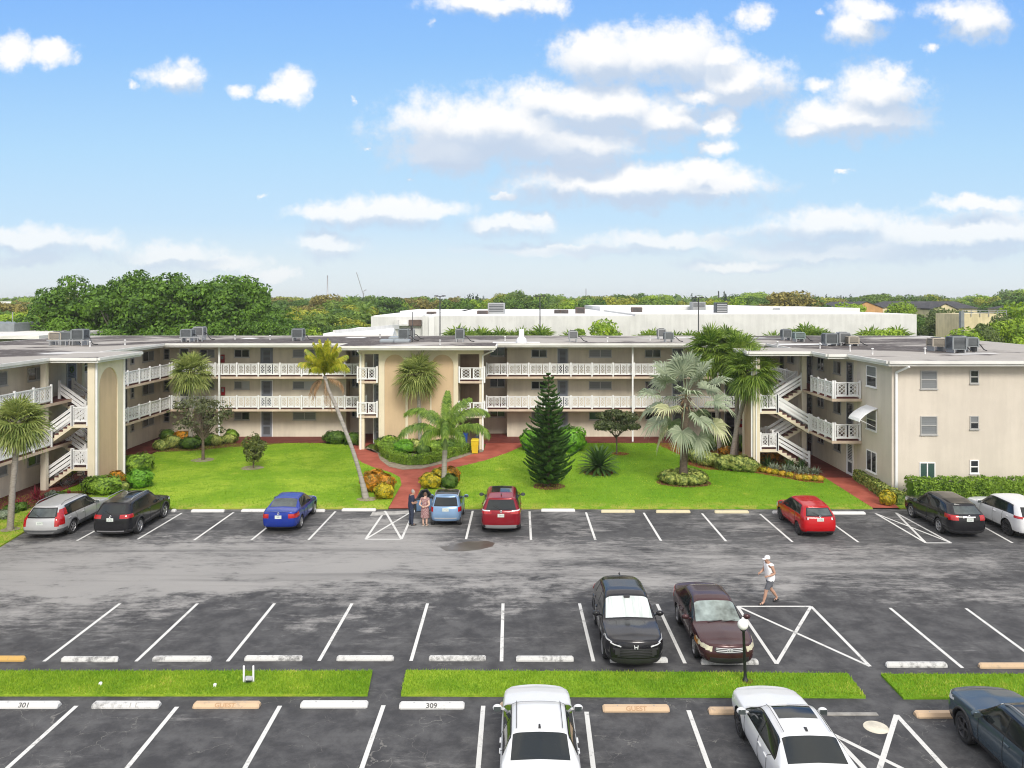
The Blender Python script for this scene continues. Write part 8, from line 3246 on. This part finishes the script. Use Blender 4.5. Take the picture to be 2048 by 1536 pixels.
# ---- woman in a patterned dress, hands behind her back, seen from behind
J = dict(pelvis=(0, 0, 0.86), chest=(0, 0.01, 1.16), neck=(0, 0.02, 1.36), head=(0, 0.055, 1.49),
         shL=(-0.165, 0.0, 1.30), elL=(-0.255, -0.10, 1.05), wrL=(-0.10, -0.18, 0.98), shR=(0.165, 0.0, 1.30), elR=(0.255, -0.10, 1.05), wrR=(0.10, -0.19, 0.96),
         hipL=(-0.09, 0, 0.81), knL=(-0.09, 0.02, 0.45), anL=(-0.085, -0.02, 0.085), toeL=(-0.10, 0.12, 0.036),
         hipR=(0.09, 0, 0.81), knR=(0.09, 0.02, 0.45), anR=(0.085, -0.02, 0.085), toeR=(0.10, 0.12, 0.036),
         hdL=(0.9, -0.25, -0.1), hdR=(-0.9, -0.25, -0.1), palm=((0, -1, 0.2), (0, -1, 0.2)), curl=0.3)
x, y = ground(850, 1051)
DRESSG = ('dress', dict(pelvis=ANY, waist=ANY, chest=ANY, upper=(0, 1.33), shL=(1.24, 2), shR=(1.24, 2), hipL=ANY, hipR=ANY), 0.016, DRESS)
p_ = person((x, y, 0), RAD(-12), 'woman in a dark red patterned sleeveless dress, hands behind her back, beside the microcar', J, SKIN_PALE, [DRESSG], (HAIRB, 1.85, 0.9), (0.15, 0.97, -0.15), female=True)
shoes(p_, (((-0.085, -0.02, 0.085), (-0.10, 0.12, 0.036)), ((0.085, -0.02, 0.085), (0.10, 0.12, 0.036))), mat('pale sandal', (0.42, 0.34, 0.28), 0.7), True)
# ================================================================ what lies beyond the building
MALLWALL = stucco('white block wall', (0.62, 0.62, 0.605), 0.06)
MALLROOF = mat('white membrane roof', (0.74, 0.74, 0.73), 0.7, var=0.08, scale=0.08)
RUST = mat('rusty vent cowl', (0.12, 0.085, 0.07), 0.7, var=0.3, scale=1)

# the white block behind
MY = 110.0
mx0, mx1 = across(738, MY), across(1833, MY)
root = empty('shopping_hall', (0, MY, 0))
tag(root, 'long windowless white hall behind the apartment building', 'hall')
inv = Matrix.Translation((0, -MY, 0))


def hp_(name, mb, mats, parent=None):
    o = mb.build(name, mats, parent or root)
    if parent is None:
        o.matrix_parent_inverse = inv
    return o


mb = MB()
mxs = across(845, MY)
mb.box(mx0, mxs, MY + 1.5, 178, 0, height(633.5, MY))
mb.box(mxs, across(1270, MY), MY, 178, 0, height(632, MY))
mb.box(across(1270, MY), mx1, MY - 0.05, 150, 0, height(628.5, MY))
hp_('wall', mb, [MALLWALL])
mb = MB()
zt = height(632, MY)
mb.box(mx0 + 0.3, mxs - 0.3, MY + 1.8, 177.5, zt - 0.1, zt + 0.02)
mb.box(mxs + 0.3, across(1270, MY) - 0.3, MY + 0.4, 177.5, zt - 0.1, zt + 0.06)
mb.box(across(1270, MY) + 0.2, mx1 - 0.3, MY + 0.4, 149.6, height(628.5, MY) - 0.1, height(628.5, MY) + 0.04)
# raised rear blocks with their own roofs
for px0, px1, py, Y0, Y1 in ((800, 930, 622, 150, 176), (1200, 1560, 613, 160, 200), (1560, 1720, 616, 156, 190), (920, 1130, 622, 150, 178)):
    mb.box(across(px0, Y0), across(px1, Y0), Y0, Y1, 4, height(py, Y0))
hp_('roof', mb, [MALLROOF])
for px, py, w_, h_, Y in ((825, 640, 0, 0, 0),):
    pass
mb = MB()
mb.box(across(818, 111.4), across(843, 111.4), 111.0, 111.49, height(652, 111.4), height(640, 111.4))
for k in range(7):
    z = lerp(height(651, 111), height(641, 111), k / 6)
    mb.box(across(819, 111.3), across(842, 111.3), 110.95, 111.0, z, z + 0.1)
hp_('wall_vent', mb, [RUST])
mb = MB()
mb.box(across(788, 111), across(797, 111), 110.9, 111.49, height(655, 111), height(640, 111))
mb.box(across(797, 111), across(818, 111), 110.2, 111.49, height(651, 111), height(648, 111))
hp_('wall_ledge', mb, [MALLWALL])
mb = MB()
mb.box(across(858, MY), across(869, MY), MY - 0.35, MY - 0.002, 0, height(634, MY))
hp_('pilaster', mb, [MALLROOF])
for i, (px, py, w_, h_, Y, m_, lab) in enumerate(((993, 624, 2.6, 1.5, 124, AC_FIN, 'large pale rooftop unit on the white hall, left of its centre'), (965, 629, 1.6, 0.7, 122, RUST, 'low brown rooftop box left of the large pale unit'), (863, 631, 1.4, 0.7, 124, RUST, 'small brown rooftop box at the left of the white hall'),
                                                 (1115, 627, 1.0, 0.7, 126, RUST, 'small brown rooftop box near the middle pole'), (1128, 627, 1.3, 0.7, 126, RUST, 'brown rooftop box right of the middle pole'), (1160, 625, 1.4, 0.9, 126, RUST, 'brown rooftop box with a pale side on the white hall'),
                                                 (1273, 626, 1.6, 1.0, 126, RUST, 'brown rooftop box before the raised roof'), (1441, 625, 1.7, 1.6, 120, AC_DARK, 'dark square cooler on the right of the white hall roof'), (1395, 614, 2.6, 1.1, 158, AC_FIN, 'pale rooftop unit far back on the white hall'))):
    x = across(px, Y)
    z = height(py, Y) - 0.1
    mb = MB()
    mb.bevel_box(-w_ / 2, w_ / 2, -w_ / 2, w_ / 2, -0.9, h_, 0.08)
    o = mb.build('rooftop_unit', [m_], None, (x, Y, z))
    tag(o, lab, 'rooftop unit', 'rooftop units of the white hall')
    mb = MB()
    for k in range(5):
        mb.box(-w_ * 0.42, w_ * 0.42, -w_ / 2 - 0.03, -w_ / 2 - 0.002, h_ * (0.12 + 0.16 * k), h_ * (0.20 + 0.16 * k))
    mb.build('louvre', [AC_DARK if m_ is not AC_DARK else AC_FIN], o)

# white annex right behind the long roof
mb = MB()
za, zb_ = height(682, 76), height(660, 82)
mb.add([(-18.0, 75, 0), (-11.5, 75, 0), (-11.5, 92, 0), (-18.0, 92, 0), (-18.0, 75, 7.9), (-11.5, 75, 7.9), (-14.0, 92, 7.9), (-18.0, 92, 7.9), (-17.2, 75.2, 7.95), (-14.2, 92, 8.35), (-14.0, 92, 8.35), (-17.0, 75.2, 7.95)],
       [(0, 1, 5, 4), (1, 2, 6, 5), (2, 3, 7, 6), (3, 0, 4, 7), (4, 5, 6, 7)])
o = mb.build('annex', [MALLROOF])
mb = MB()
mb.bar((-17.0, 75.1, 7.95), (-13.4, 91, 8.0), 0.25, 0.5)
mb.build('parapet', [MALLWALL], o)
tag(o, 'low white annex with a slanting parapet behind the long roof', 'building')

# neighbour on the left
root = empty('neighbour_building', (-50, 88, 0))
tag(root, 'low green grey neighbouring building with a pale roof at the left edge', 'building')
inv = Matrix.Translation((50, -88, 0))
mb = MB()
mb.box(-75, across(70, 84) , 84, 100, 0, 7.0)
hp_('wall', mb, [stucco('green grey stucco', (0.20, 0.22, 0.15))])
mb = MB()
mb.box(-76, across(78, 83), 83, 101, 7.0, 7.35)
hp_('roof', mb, [FASCIA])
mb = MB()
mb.box(-76, across(60, 96), 93, 101, 7.352, 8.3)
hp_('roof_house', mb, [AC_BODY])


# houses with dark hipped roofs on the right
def house(px0, px1, pyr, pye, Y, wallm, label, gables=()):
    x0, x1 = across(px0, Y), across(px1, Y)
    zr_, ze = height(pyr, Y + 5), height(pye, Y)
    root_ = empty('house', ((x0 + x1) / 2, Y, 0))
    tag(root_, label, 'house', 'dark roofed houses beyond the white hall')
    cx = (x0 + x1) / 2
    mb = MB()
    mb.box(x0 - cx + 0.6, x1 - cx - 0.6, 0.6, 11.4, 0, ze)
    mb.build('wall', [wallm], root_)
    mb = MB()
    hx = (x1 - x0) / 2
    mb.add([(-hx, 0, ze), (hx, 0, ze), (hx, 12, ze), (-hx, 12, ze), (-hx + 3.5, 6, zr_), (hx - 3.5, 6, zr_)], [(0, 1, 5, 4), (1, 2, 5), (2, 3, 4, 5), (3, 0, 4), (3, 2, 1, 0)])
    mb.build('roof', [mat('dark roof shingles', (0.045, 0.045, 0.05), 0.85, var=0.25, scale=0.8)], root_)
    for g0, g1, gp_ in gables:
        a, b = across(g0, Y - 1) - cx, across(g1, Y - 1) - cx
        zp = height(gp_, Y - 1)
        mb = MB()
        mb.add([(a, -1.2, 0), (b, -1.2, 0), (b, -1.2, ze - 0.1), ((a + b) / 2, -1.2, zp), (a, -1.2, ze - 0.1), (a, 5, 0), (b, 5, 0), (b, 5, ze - 0.1), ((a + b) / 2, 5, zp), (a, 5, ze - 0.1)],
               [(0, 1, 2, 3, 4), (9, 8, 7, 6, 5), (1, 6, 7, 2), (0, 4, 9, 5)])
        mb.build('gable', [wallm], root_)
        mb = MB()
        for e, s in ((a - 0.5, 1), (b + 0.5, -1)):
            mb.bar((e, 1.9, ze - 0.25), ((a + b) / 2, 1.9, zp + 0.12), 6.8, 0.12, 0, (0, 0, 1))
        mb.build('gable_roof', [MATS['dark roof shingles']], root_)
    mb = MB()
    n = max(2, int((x1 - x0) / 4))
    for k in range(n):
        xx = lerp(x0, x1, (k + 0.5) / n) - cx
        mb.box(xx - 0.6, xx + 0.6, 0.5, 0.59, ze - 2.2, ze - 0.9)
    mb.build('window', [GLASS_DARK], root_)
    return root_


ORANGE = stucco('orange stucco', (0.52, 0.30, 0.13))
CREAMH = stucco('cream house stucco', (0.62, 0.54, 0.34))
house(1655, 1770, 603.5, 615, 235, ORANGE, 'orange gabled house at the left of the dark roofs', ((1700, 1765, 604),))
house(1762, 1905, 602.5, 614, 240, CREAMH, 'long dark roofed house in the middle of the row', ())
house(1858, 1962, 602.5, 617, 205, CREAMH, 'cream gabled house right of the long dark roof', ((1868, 1912, 608),))
house(2025, 2110, 608, 618, 200, CREAMH, 'dark roofed house at the right edge', ())
# pale block with a roof rail on the right
root = empty('pump_house', (across(1970, 118), 118, 0))
tag(root, 'pale cream flat block with a steel roof rail among the right hand trees', 'building')
x0, x1 = across(1928, 118) - across(1970, 118), across(2008, 118) - across(1970, 118)
zt = height(628, 118)
mb = MB()
mb.box(x0, x1, 0, 8, 0, zt)
mb.build('wall', [CREAMH], root)
mb = MB()
for zz in (zt + 0.25, zt + 0.55):
    mb.bar((x0 - 0.3, -0.1, zz), (x1 + 0.3, -0.1, zz), 0.08, 0.08)
for k in range(6):
    xx = lerp(x0 - 0.3, x1 + 0.3, k / 5)
    mb.bar((xx, -0.1, zt - 0.4), (xx, -0.1, zt + 0.6), 0.08, 0.08)
mb.build('rail', [AC_FIN], root)
mb = MB()
mb.bar((x0 - 0.5, -0.3, 0), (x0 - 0.5, -0.3, zt + 0.4), 0.5, 0.5)
mb.build('ladder_tower', [AC_BODY], root)
# distant pale buildings on the left horizon
for i, (px0, px1, py, Y, lab) in enumerate(((0, 50, 603, 420, 'far white flat building at the left horizon'), (48, 105, 608, 330, 'far white building left of the big fig trees'), (655, 690, 606, 520, 'far pale building above the left treetops'))):
    mb = MB()
    mb.box(across(px0, Y), across(px1, Y), Y, Y + 25, 0, height(py, Y))
    for k in range(6):
        xx = lerp(across(px0, Y), across(px1, Y), (k + 0.5) / 6)
        mb.box(xx - 0.8, xx + 0.8, Y - 0.1, Y - 0.003, height(py, Y) - 2.4, height(py, Y) - 1.0, 1)
    tag(mb.build('distant_building', [MALLROOF, GLASS_DARK]), lab, 'building')


# poles and masts
def pole(px, py_top, py_bot, Y, label, r=0.09, head=True, cat='light pole', m=None, name='light_pole'):
    x = across(px, Y)
    zt_ = height(py_top, Y)
    mb = MB()
    mb.lathe([(r * 1.3, 0), (r, 1), (r * 0.7, zt_), (0, zt_)], 8)
    m = m or TRIM
    root_ = mb.build(name, [m], None, (x, Y, 0))
    tag(root_, label, cat)
    if head:
        mb = MB()
        mb.bar((-0.5, 0, zt_ - 0.04), (0.5, 0, zt_ - 0.04), 0.12, 0.08)
        for s in (-1, 1):
            mb.bevel_box(s * 0.45 - 0.24, s * 0.45 + 0.24, -0.16, 0.16, zt_ - 0.06, zt_ + 0.08, 0.03)
        mb.build('lamp_head', [m], root_)
    return root_


pole(880, 592, 672, 100, 'tall dark light pole before the left part of the white hall')
pole(1080, 592, 650, 104, 'tall dark light pole at the middle of the white hall')
pole(1397, 595, 665, 100, 'tall dark light pole left of the palm clump')
pole(25, 624, 660, 120, 'thin grey light pole at the far left', head=False, m=METAL)
pole(655, 551, 598, 900, 'thin lattice radio mast on the horizon', 0.9, False, 'mast', METAL, 'radio_mast')
pole(1172, 577, 598, 800, 'small distant mast right of centre', 0.6, False, 'mast', METAL, 'radio_mast')
pole(1478, 600, 612, 300, 'short utility pole beyond the hall roof', 0.2, True, 'utility pole', METAL, 'utility_pole')
pole(1197, 602, 614, 300, 'utility pole with a crossarm over the hall roof', 0.2, True, 'utility pole', METAL, 'utility_pole')
# crane
Y = 700
root = empty('crane', (across(727, Y), Y, 0))
tag(root, 'distant crane with a slanting jib on the horizon', 'crane')
mb = MB()
xj = across(713, Y) - across(727, Y)
mb.bar((0, 0, 8), (0, 0, height(585, Y)), 0.9, 0.9)
mb.build('mast', [METAL], root)
mb = MB()
mb.bar((0, 0, height(590, Y)), (xj, 0, height(545, Y)), 0.55, 0.55)
mb.bar((0, 0, height(583, Y)), (2.4, 0, height(579, Y)), 0.6, 0.6)
mb.build('jib', [METAL], root)
# the leaning dark pole right of centre
mb = MB()
mb.bar((across(1440, 320), 320, 0), (across(1437, 320), 320, height(582, 320)), 0.4, 0.4)
tag(mb.build('leaning_pole', [TRIM]), 'leaning dark pole beside a narrow conifer on the horizon', 'pole')
# white cars far behind
for px, py, Y, lab in ((728, 664, 108, 'white car behind the annex at the left end of the hall'), (1872, 678, 100, 'white car behind the right wing roof')):
    pass

# ---------------------------------------------------------------- background trees
FAR_D = leaf_mat('dark green tree leaf', (0.030, 0.075, 0.012), (0.13, 0.235, 0.032), 0.6, 0.35, 0.2)
FAR_M = leaf_mat('mid green tree leaf', (0.055, 0.115, 0.014), (0.21, 0.31, 0.045), 0.6, 0.3, 0.2)
FAR_Y = leaf_mat('yellow green tree leaf', (0.14, 0.18, 0.015), (0.42, 0.43, 0.045), 0.6, 0.3, 0.2)
FAR_O = leaf_mat('olive brown tree leaf', (0.12, 0.11, 0.025), (0.32, 0.27, 0.07), 0.6, 0.3, 0.2)
FAR_C = leaf_mat('blue green pine leaf', (0.022, 0.045, 0.026), (0.065, 0.105, 0.055), 0.7, 0.3, 0.1)
FIG = leaf_mat('fig tree leaf', (0.028, 0.078, 0.008), (0.145, 0.275, 0.024), 0.5, 0.45, 0.22)
OAK = leaf_mat('oak leaf', (0.045, 0.08, 0.018), (0.17, 0.22, 0.06), 0.6, 0.6, 0.2)
LIME = leaf_mat('lime green tree leaf', (0.11, 0.21, 0.012), (0.36, 0.50, 0.035), 0.5, 0.5, 0.25)

# big fig trees on the left: each its own crown and trunk
figs = [tree_meshes(300 + k, 14.0, 7.2, 6.0, 6.6, 22000, 0.25, 70, 0.30, FIG, 0.42, mat('pale fig bark', (0.20, 0.18, 0.15), 0.9), forks=24, flat=0.15, zc_=7.4, hollow=0.12) for k in range(3)]
fig_spots = [(128, 100, 0.86, 'leftmost of the big dark fig trees'), (185, 104, 0.98, 'second big fig tree from the left'), (245, 100, 1.0, 'third big fig tree from the left, behind the rack of condensers'),
             (308, 104, 1.02, 'fourth big fig tree from the left'), (372, 100, 1.0, 'big fig tree behind the corner condensers'), (432, 104, 1.01, 'sixth big fig tree from the left'),
             (488, 101, 0.97, 'big fig tree second from the right end of the group'), (535, 96, 0.66, 'lower fig tree at the right end of the group'), (215, 92, 0.55, 'small fig tree in front of the group on the left'), (410, 91, 0.58, 'small fig tree in front of the group on the right'),
             (320, 90, 0.5, 'small fig tree in front of the middle of the group'), (565, 100, 0.52, 'smallest fig tree right of the group')]
for i, (px, Y, sc, lab) in enumerate(fig_spots):
    place_tree('fig_tree', figs[i % 3], (across(px, Y), Y, 0), lab, 'tree', 'big fig trees behind the left roof', sc, i * 1.7)

var = [tree_meshes(320, 10, 4.2, 4.0, 3.6, 4200, 0.30, 24, 0.40, FAR_M, 0.25, forks=4, flat=0.3, bare=0.3), tree_meshes(321, 10, 3.6, 3.6, 4.3, 4200, 0.29, 20, 0.45, FAR_M, 0.22, forks=4, flat=0.2, bare=0.3),
       tree_meshes(322, 10, 5.0, 4.6, 2.9, 4400, 0.31, 22, 0.42, FAR_M, 0.28, forks=5, flat=0.4, bare=0.3)]
pine_v = tree_meshes(323, 14, 1.9, 1.9, 6.2, 2600, 0.30, 24, 0.32, FAR_C, 0.2, forks=2, flat=0.0, zc_=7.8, bare=0.1)
lv = Leaves(324)
fan_crown(lv, (0, 0, 4.2), 34, 0.7, 1.15, 12, RAD(230), (85, -45), 0.3, 0.06)
pm = lv.mesh('crown', SABAL_B)
mb = MB()
mb.tube([(0, 0, -0.2), (0, 0, 2), (0, 0, 4.2)], [0.2, 0.17, 0.18], 8)
t_ = mb.build('trunk', [BARK])
fanpalm_v = (t_.data, pm)
bpy.data.objects.remove(t_)
lv = Leaves(325)
for i in range(20):
    t = i / 19
    frond(lv, Vector((0, 0, 9.5)), i * 2.399, RAD(lerp(80, -15, t)), 2.9, lerp(1.0, 1.5, t), 26, 0.75, 0.6, 0.05)
pm = lv.mesh('crown', FOXTAIL)
mb = MB()
mb.tube([(0, 0, -0.2), (0.3, 0, 5), (0, 0, 9.5)], [0.2, 0.15, 0.12], 8)
t_ = mb.build('trunk', [BARK])
cocopalm_v = (t_.data, pm)
bpy.data.objects.remove(t_)

rb = random.Random(77)
KINDS = {'dark': (FAR_D, 'dark green broadleaf tree in the wide belt of trees beyond the buildings'), 'mid': (FAR_M, 'mid green broadleaf tree in the wide belt of trees beyond the buildings'),
         'yellow': (FAR_Y, 'yellow green broadleaf tree in the wide belt of trees beyond the buildings'), 'olive': (FAR_O, 'olive brown broadleaf tree in the wide belt of trees beyond the buildings'),
         'lime': (LIME, 'lime green broadleaf tree in the wide belt of trees beyond the buildings')}


def belt_tree(px, py_top, Y, kind, lab=None, group='trees beyond the buildings', wide=None):
    h = max(3.0, height(py_top, Y))
    m_, l0 = KINDS[kind]
    v = rb.choice(var)
    s = h / 10.0
    wx = s * rb.uniform(0.9, 1.35) if wide is None else s * wide
    return place_tree('broadleaf_tree', v, (across(px, Y), Y, 0), lab or l0, 'tree', group, (wx, wx * rb.uniform(0.85, 1.1), s * rb.uniform(0.98, 1.02)), rb.uniform(0, 6.28), m_)


kinds = ['dark', 'mid', 'mid', 'yellow', 'yellow', 'olive', 'lime', 'dark']
# skyline read off from left to right: (pixel x, pixel y of the top)
sky_line = [(-40, 612), (0, 606), (60, 604), (100, 600), (520, 600), (580, 602), (640, 598), (690, 602), (760, 598), (830, 596), (900, 600), (960, 592), (1040, 590), (1090, 588), (1150, 604), (1210, 592), (1290, 594), (1370, 602),
            (1420, 600), (1500, 594), (1570, 590), (1620, 598), (1660, 600), (1720, 600), (1780, 594), (1850, 598), (1920, 600), (1980, 596), (2060, 588), (2100, 590)]


def top_at(px):
    for (a, b), (c, d) in zip(sky_line[:-1], sky_line[1:]):
        if a <= px <= c:
            return lerp(b, d, (px - a) / (c - a))
    return 600


for Y, step, drop in ((215, 34, 7), (290, 30, 3), (400, 26, 1)):
    px = -40 + rb.uniform(0, 20)
    while px < 2090:
        if Y > 250 or px < 720 or 735 < px < 1650 or px > 1990:
            k = rb.choice(kinds)
            belt_tree(px, top_at(px) + drop + rb.uniform(-11, 8), Y * rb.uniform(0.93, 1.07), k)
        px += step * rb.uniform(0.7, 1.3)
# nearer trees left of the hall
for px, py, Y, k in ((610, 622, 150, 'yellow'), (560, 640, 130, 'yellow'), (640, 633, 140, 'mid'), (600, 648, 118, 'dark'), (665, 622, 165, 'dark'), (690, 640, 130, 'yellow'), (715, 628, 150, 'mid'), (650, 655, 112, 'dark'), (700, 655, 112, 'mid'),
                     (580, 625, 170, 'mid'), (630, 612, 185, 'olive'), (725, 612, 185, 'yellow'), (675, 608, 195, 'mid'), (540, 615, 180, 'dark'), (625, 660, 104, 'lime'), (725, 650, 118, 'dark')):
    belt_tree(px, py, Y, k)
# left edge
for px, py, Y, k in ((15, 612, 170, 'olive'), (45, 622, 140, 'yellow'), (20, 632, 125, 'lime'), (70, 640, 115, 'lime'), (85, 655, 104, 'yellow'), (60, 630, 150, 'olive'), (5, 640, 130, 'mid'), (95, 625, 150, 'dark'), (-20, 620, 150, 'dark')):
    belt_tree(px, py, Y, k)
# right edge: oaks, a lime tree, hedged drive
for i, (px, py, Y, m_, lab, wd) in enumerate(((1860, 618, 150, OAK, 'oak right behind the end of the white hall', 0.9), (1885, 630, 128, OAK, 'oak beside the curved drive', 0.85), (1915, 626, 140, OAK, 'oak left of the pale pump house', 0.8), (1985, 632, 106, OAK, 'oak in front of the pale pump house', 0.75),
                                             (2030, 640, 100, LIME, 'lime green tree at the right edge, nearest', 0.95), (2060, 615, 118, LIME, 'lime green tree cut by the right edge', 1.1), (2025, 610, 140, FAR_M, 'mid green tree behind the lime green ones', 1.0), (2040, 590, 260, OAK, 'tall hazy oak at the right horizon', 1.2),
                                             (1845, 640, 135, FAR_D, 'dark low tree at the end corner of the white hall', 0.9), (1950, 655, 98, OAK, 'small oak low behind the end wing condensers', 0.9), (1808, 604, 190, LIME, 'bright green tree before the long dark roof', 1.0), (1700, 612, 180, LIME, 'bright green tree left of the orange house', 1.1), (1905, 660, 96, LIME, 'low green shrub tree by the drive', 1.2))):
    h = max(2.5, height(py, Y))
    place_tree('broadleaf_tree', var[i % 3], (across(px, Y), Y, 0), lab, 'tree', None, (h / 10 * wd, h / 10 * wd, h / 10), i * 2.1, m_)
# lime green tree and palms against the hall wall
x = across(1185, 104)
place_tree('broadleaf_tree', var[0], (x, 104, 0), 'lime green spreading tree in front of the white hall', 'tree', None, (0.86, 0.8, 0.82), 0.4, LIME)
x = across(1765, 100)
place_tree('broadleaf_tree', var[2], (x, 100, 0), 'bright green leafy tree before the right end of the white hall', 'tree', None, (0.78, 0.7, 0.70), 1.4, LIME)
for i, (px, py, Y) in enumerate(((915, 652, 104), (935, 660, 103), (965, 656, 105), (1000, 658, 104), (1018, 664, 104), (1040, 657, 103), (1082, 654, 104), (1065, 662, 106), (1140, 664, 104), (1303, 660, 104), (1290, 664, 105), (1430, 662, 104), (1455, 652, 105), (1380, 664, 104), (1545, 664, 104), (1610, 650, 103), (1632, 655, 104), (1652, 662, 105), (1590, 660, 105), (1740, 655, 103), (1795, 656, 103), (950, 664, 105), (1355, 665, 105))):
    h = height(py, Y)
    s = h / 5.5
    place_tree('cabbage_palm', fanpalm_v, (across(px, Y), Y, 0), 'small cabbage palm in the row along the white hall wall', 'palm', 'palms along the white hall', (s * 1.25, s * 1.25, s), i * 1.3)
# tall palms and pines on the skyline
for i, (px, py, Y, lab) in enumerate(((703, 588, 190, 'coconut palm standing above the left treetops'), (730, 602, 170, 'coconut palm right of the crane'), (105, 574, 104, 'coconut palm at the left end of the fig trees'), (78, 598, 200, 'far coconut palm at the left horizon'), (1115, 590, 260, 'coconut palm above the trees right of centre'),
                                      (1430, 612, 215, 'coconut palm by the leaning pole'), (1570, 598, 215, 'yellowish palm behind the hall roof'), (60, 601, 230, 'far palm beside the left white building'), (1230, 600, 280, 'far palm above the hall roof'))):
    s = height(py, Y) / 12.0
    place_tree('coconut_palm', cocopalm_v, (across(px, Y), Y, 0), lab, 'palm', None, s, i * 0.9)
for i, (px, py, Y) in enumerate(((934, 590, 300), (942, 588, 300), (950, 587, 300), (957, 589, 305), (965, 592, 300), (926, 594, 305))):
    s = height(py, Y) / 14.0
    place_tree('conifer', pine_v, (across(px, Y), Y, 0), 'dark conifer in the dense clump left of centre on the skyline', 'conifer', 'dark conifers on the skyline', (s * 0.8, s * 0.8, s), i)
for i, (px, py, Y, lab) in enumerate(((1448, 583, 300, 'dark narrow conifer beside the leaning pole'), (1387, 587, 320, 'dark narrow conifer left of the leaning pole'), (1415, 594, 320, 'small dark conifer between two narrow ones'))):
    s = height(py, Y) / 14.0
    place_tree('conifer', pine_v, (across(px, Y), Y, 0), lab, 'conifer', None, (s * 0.8, s * 0.8, s), i)
for i in range(16):
    px = 1575 + i * 8.5 + rb.uniform(-3, 3)
    Y = 520 + rb.uniform(-20, 20)
    s = height(591 + rb.uniform(-3, 3), Y) / 14.0
    place_tree('conifer', pine_v, (across(px, Y), Y, 0), 'pale blue green pine in the far row right of centre', 'conifer', 'far pines right of centre', (s, s, s), i)
# the far wood that closes the horizon
g = np.random.default_rng(9)
lv = Leaves(9)
n = 46000
Yf = g.uniform(480, 1850, n)
Xf = (g.uniform(-120, 2180, n) - PX0) * Yf / FOCAL
Hf = 8.5 + 2.0 * np.sin(Xf * 0.013) + 1.6 * np.sin(Xf * 0.05 + Yf * 0.02) + g.normal(0, 1.0, n)
Zf = Hf * g.uniform(0.35, 1.0, n) ** 0.5
P = np.stack([Xf, Yf, Zf], 1)
Nr = np.tile(np.array([0, -0.4, 0.9]), (n, 1))
lv.cards(P, Nr, 2.6, 0.8)
o = link('far_wood', lv.mesh('far_wood', FAR_M))
tag(o, 'far wooded plain that closes the horizon', 'wood', kind='stuff')

# the moist air over the plain
hz = bpy.data.materials.new('humid air')
hz.use_nodes = True
hn = hz.node_tree
hn.nodes.remove(hn.nodes['Principled BSDF'])
pv = hn.nodes.new('ShaderNodeVolumePrincipled')
pv.inputs['Color'].default_value = (0.93, 0.95, 0.96, 1)
pv.inputs['Density'].default_value = 0.00024
pv.inputs['Anisotropy'].default_value = 0.2
hn.links.new(pv.outputs[0], hn.nodes['Material Output'].inputs['Volume'])
mb = MB()
mb.box(-2000, 2000, -60, 2200, -1.1, 24.0)
tag(mb.build('haze', [hz]), 'thin humid haze over the whole plain', 'haze', kind='stuff')
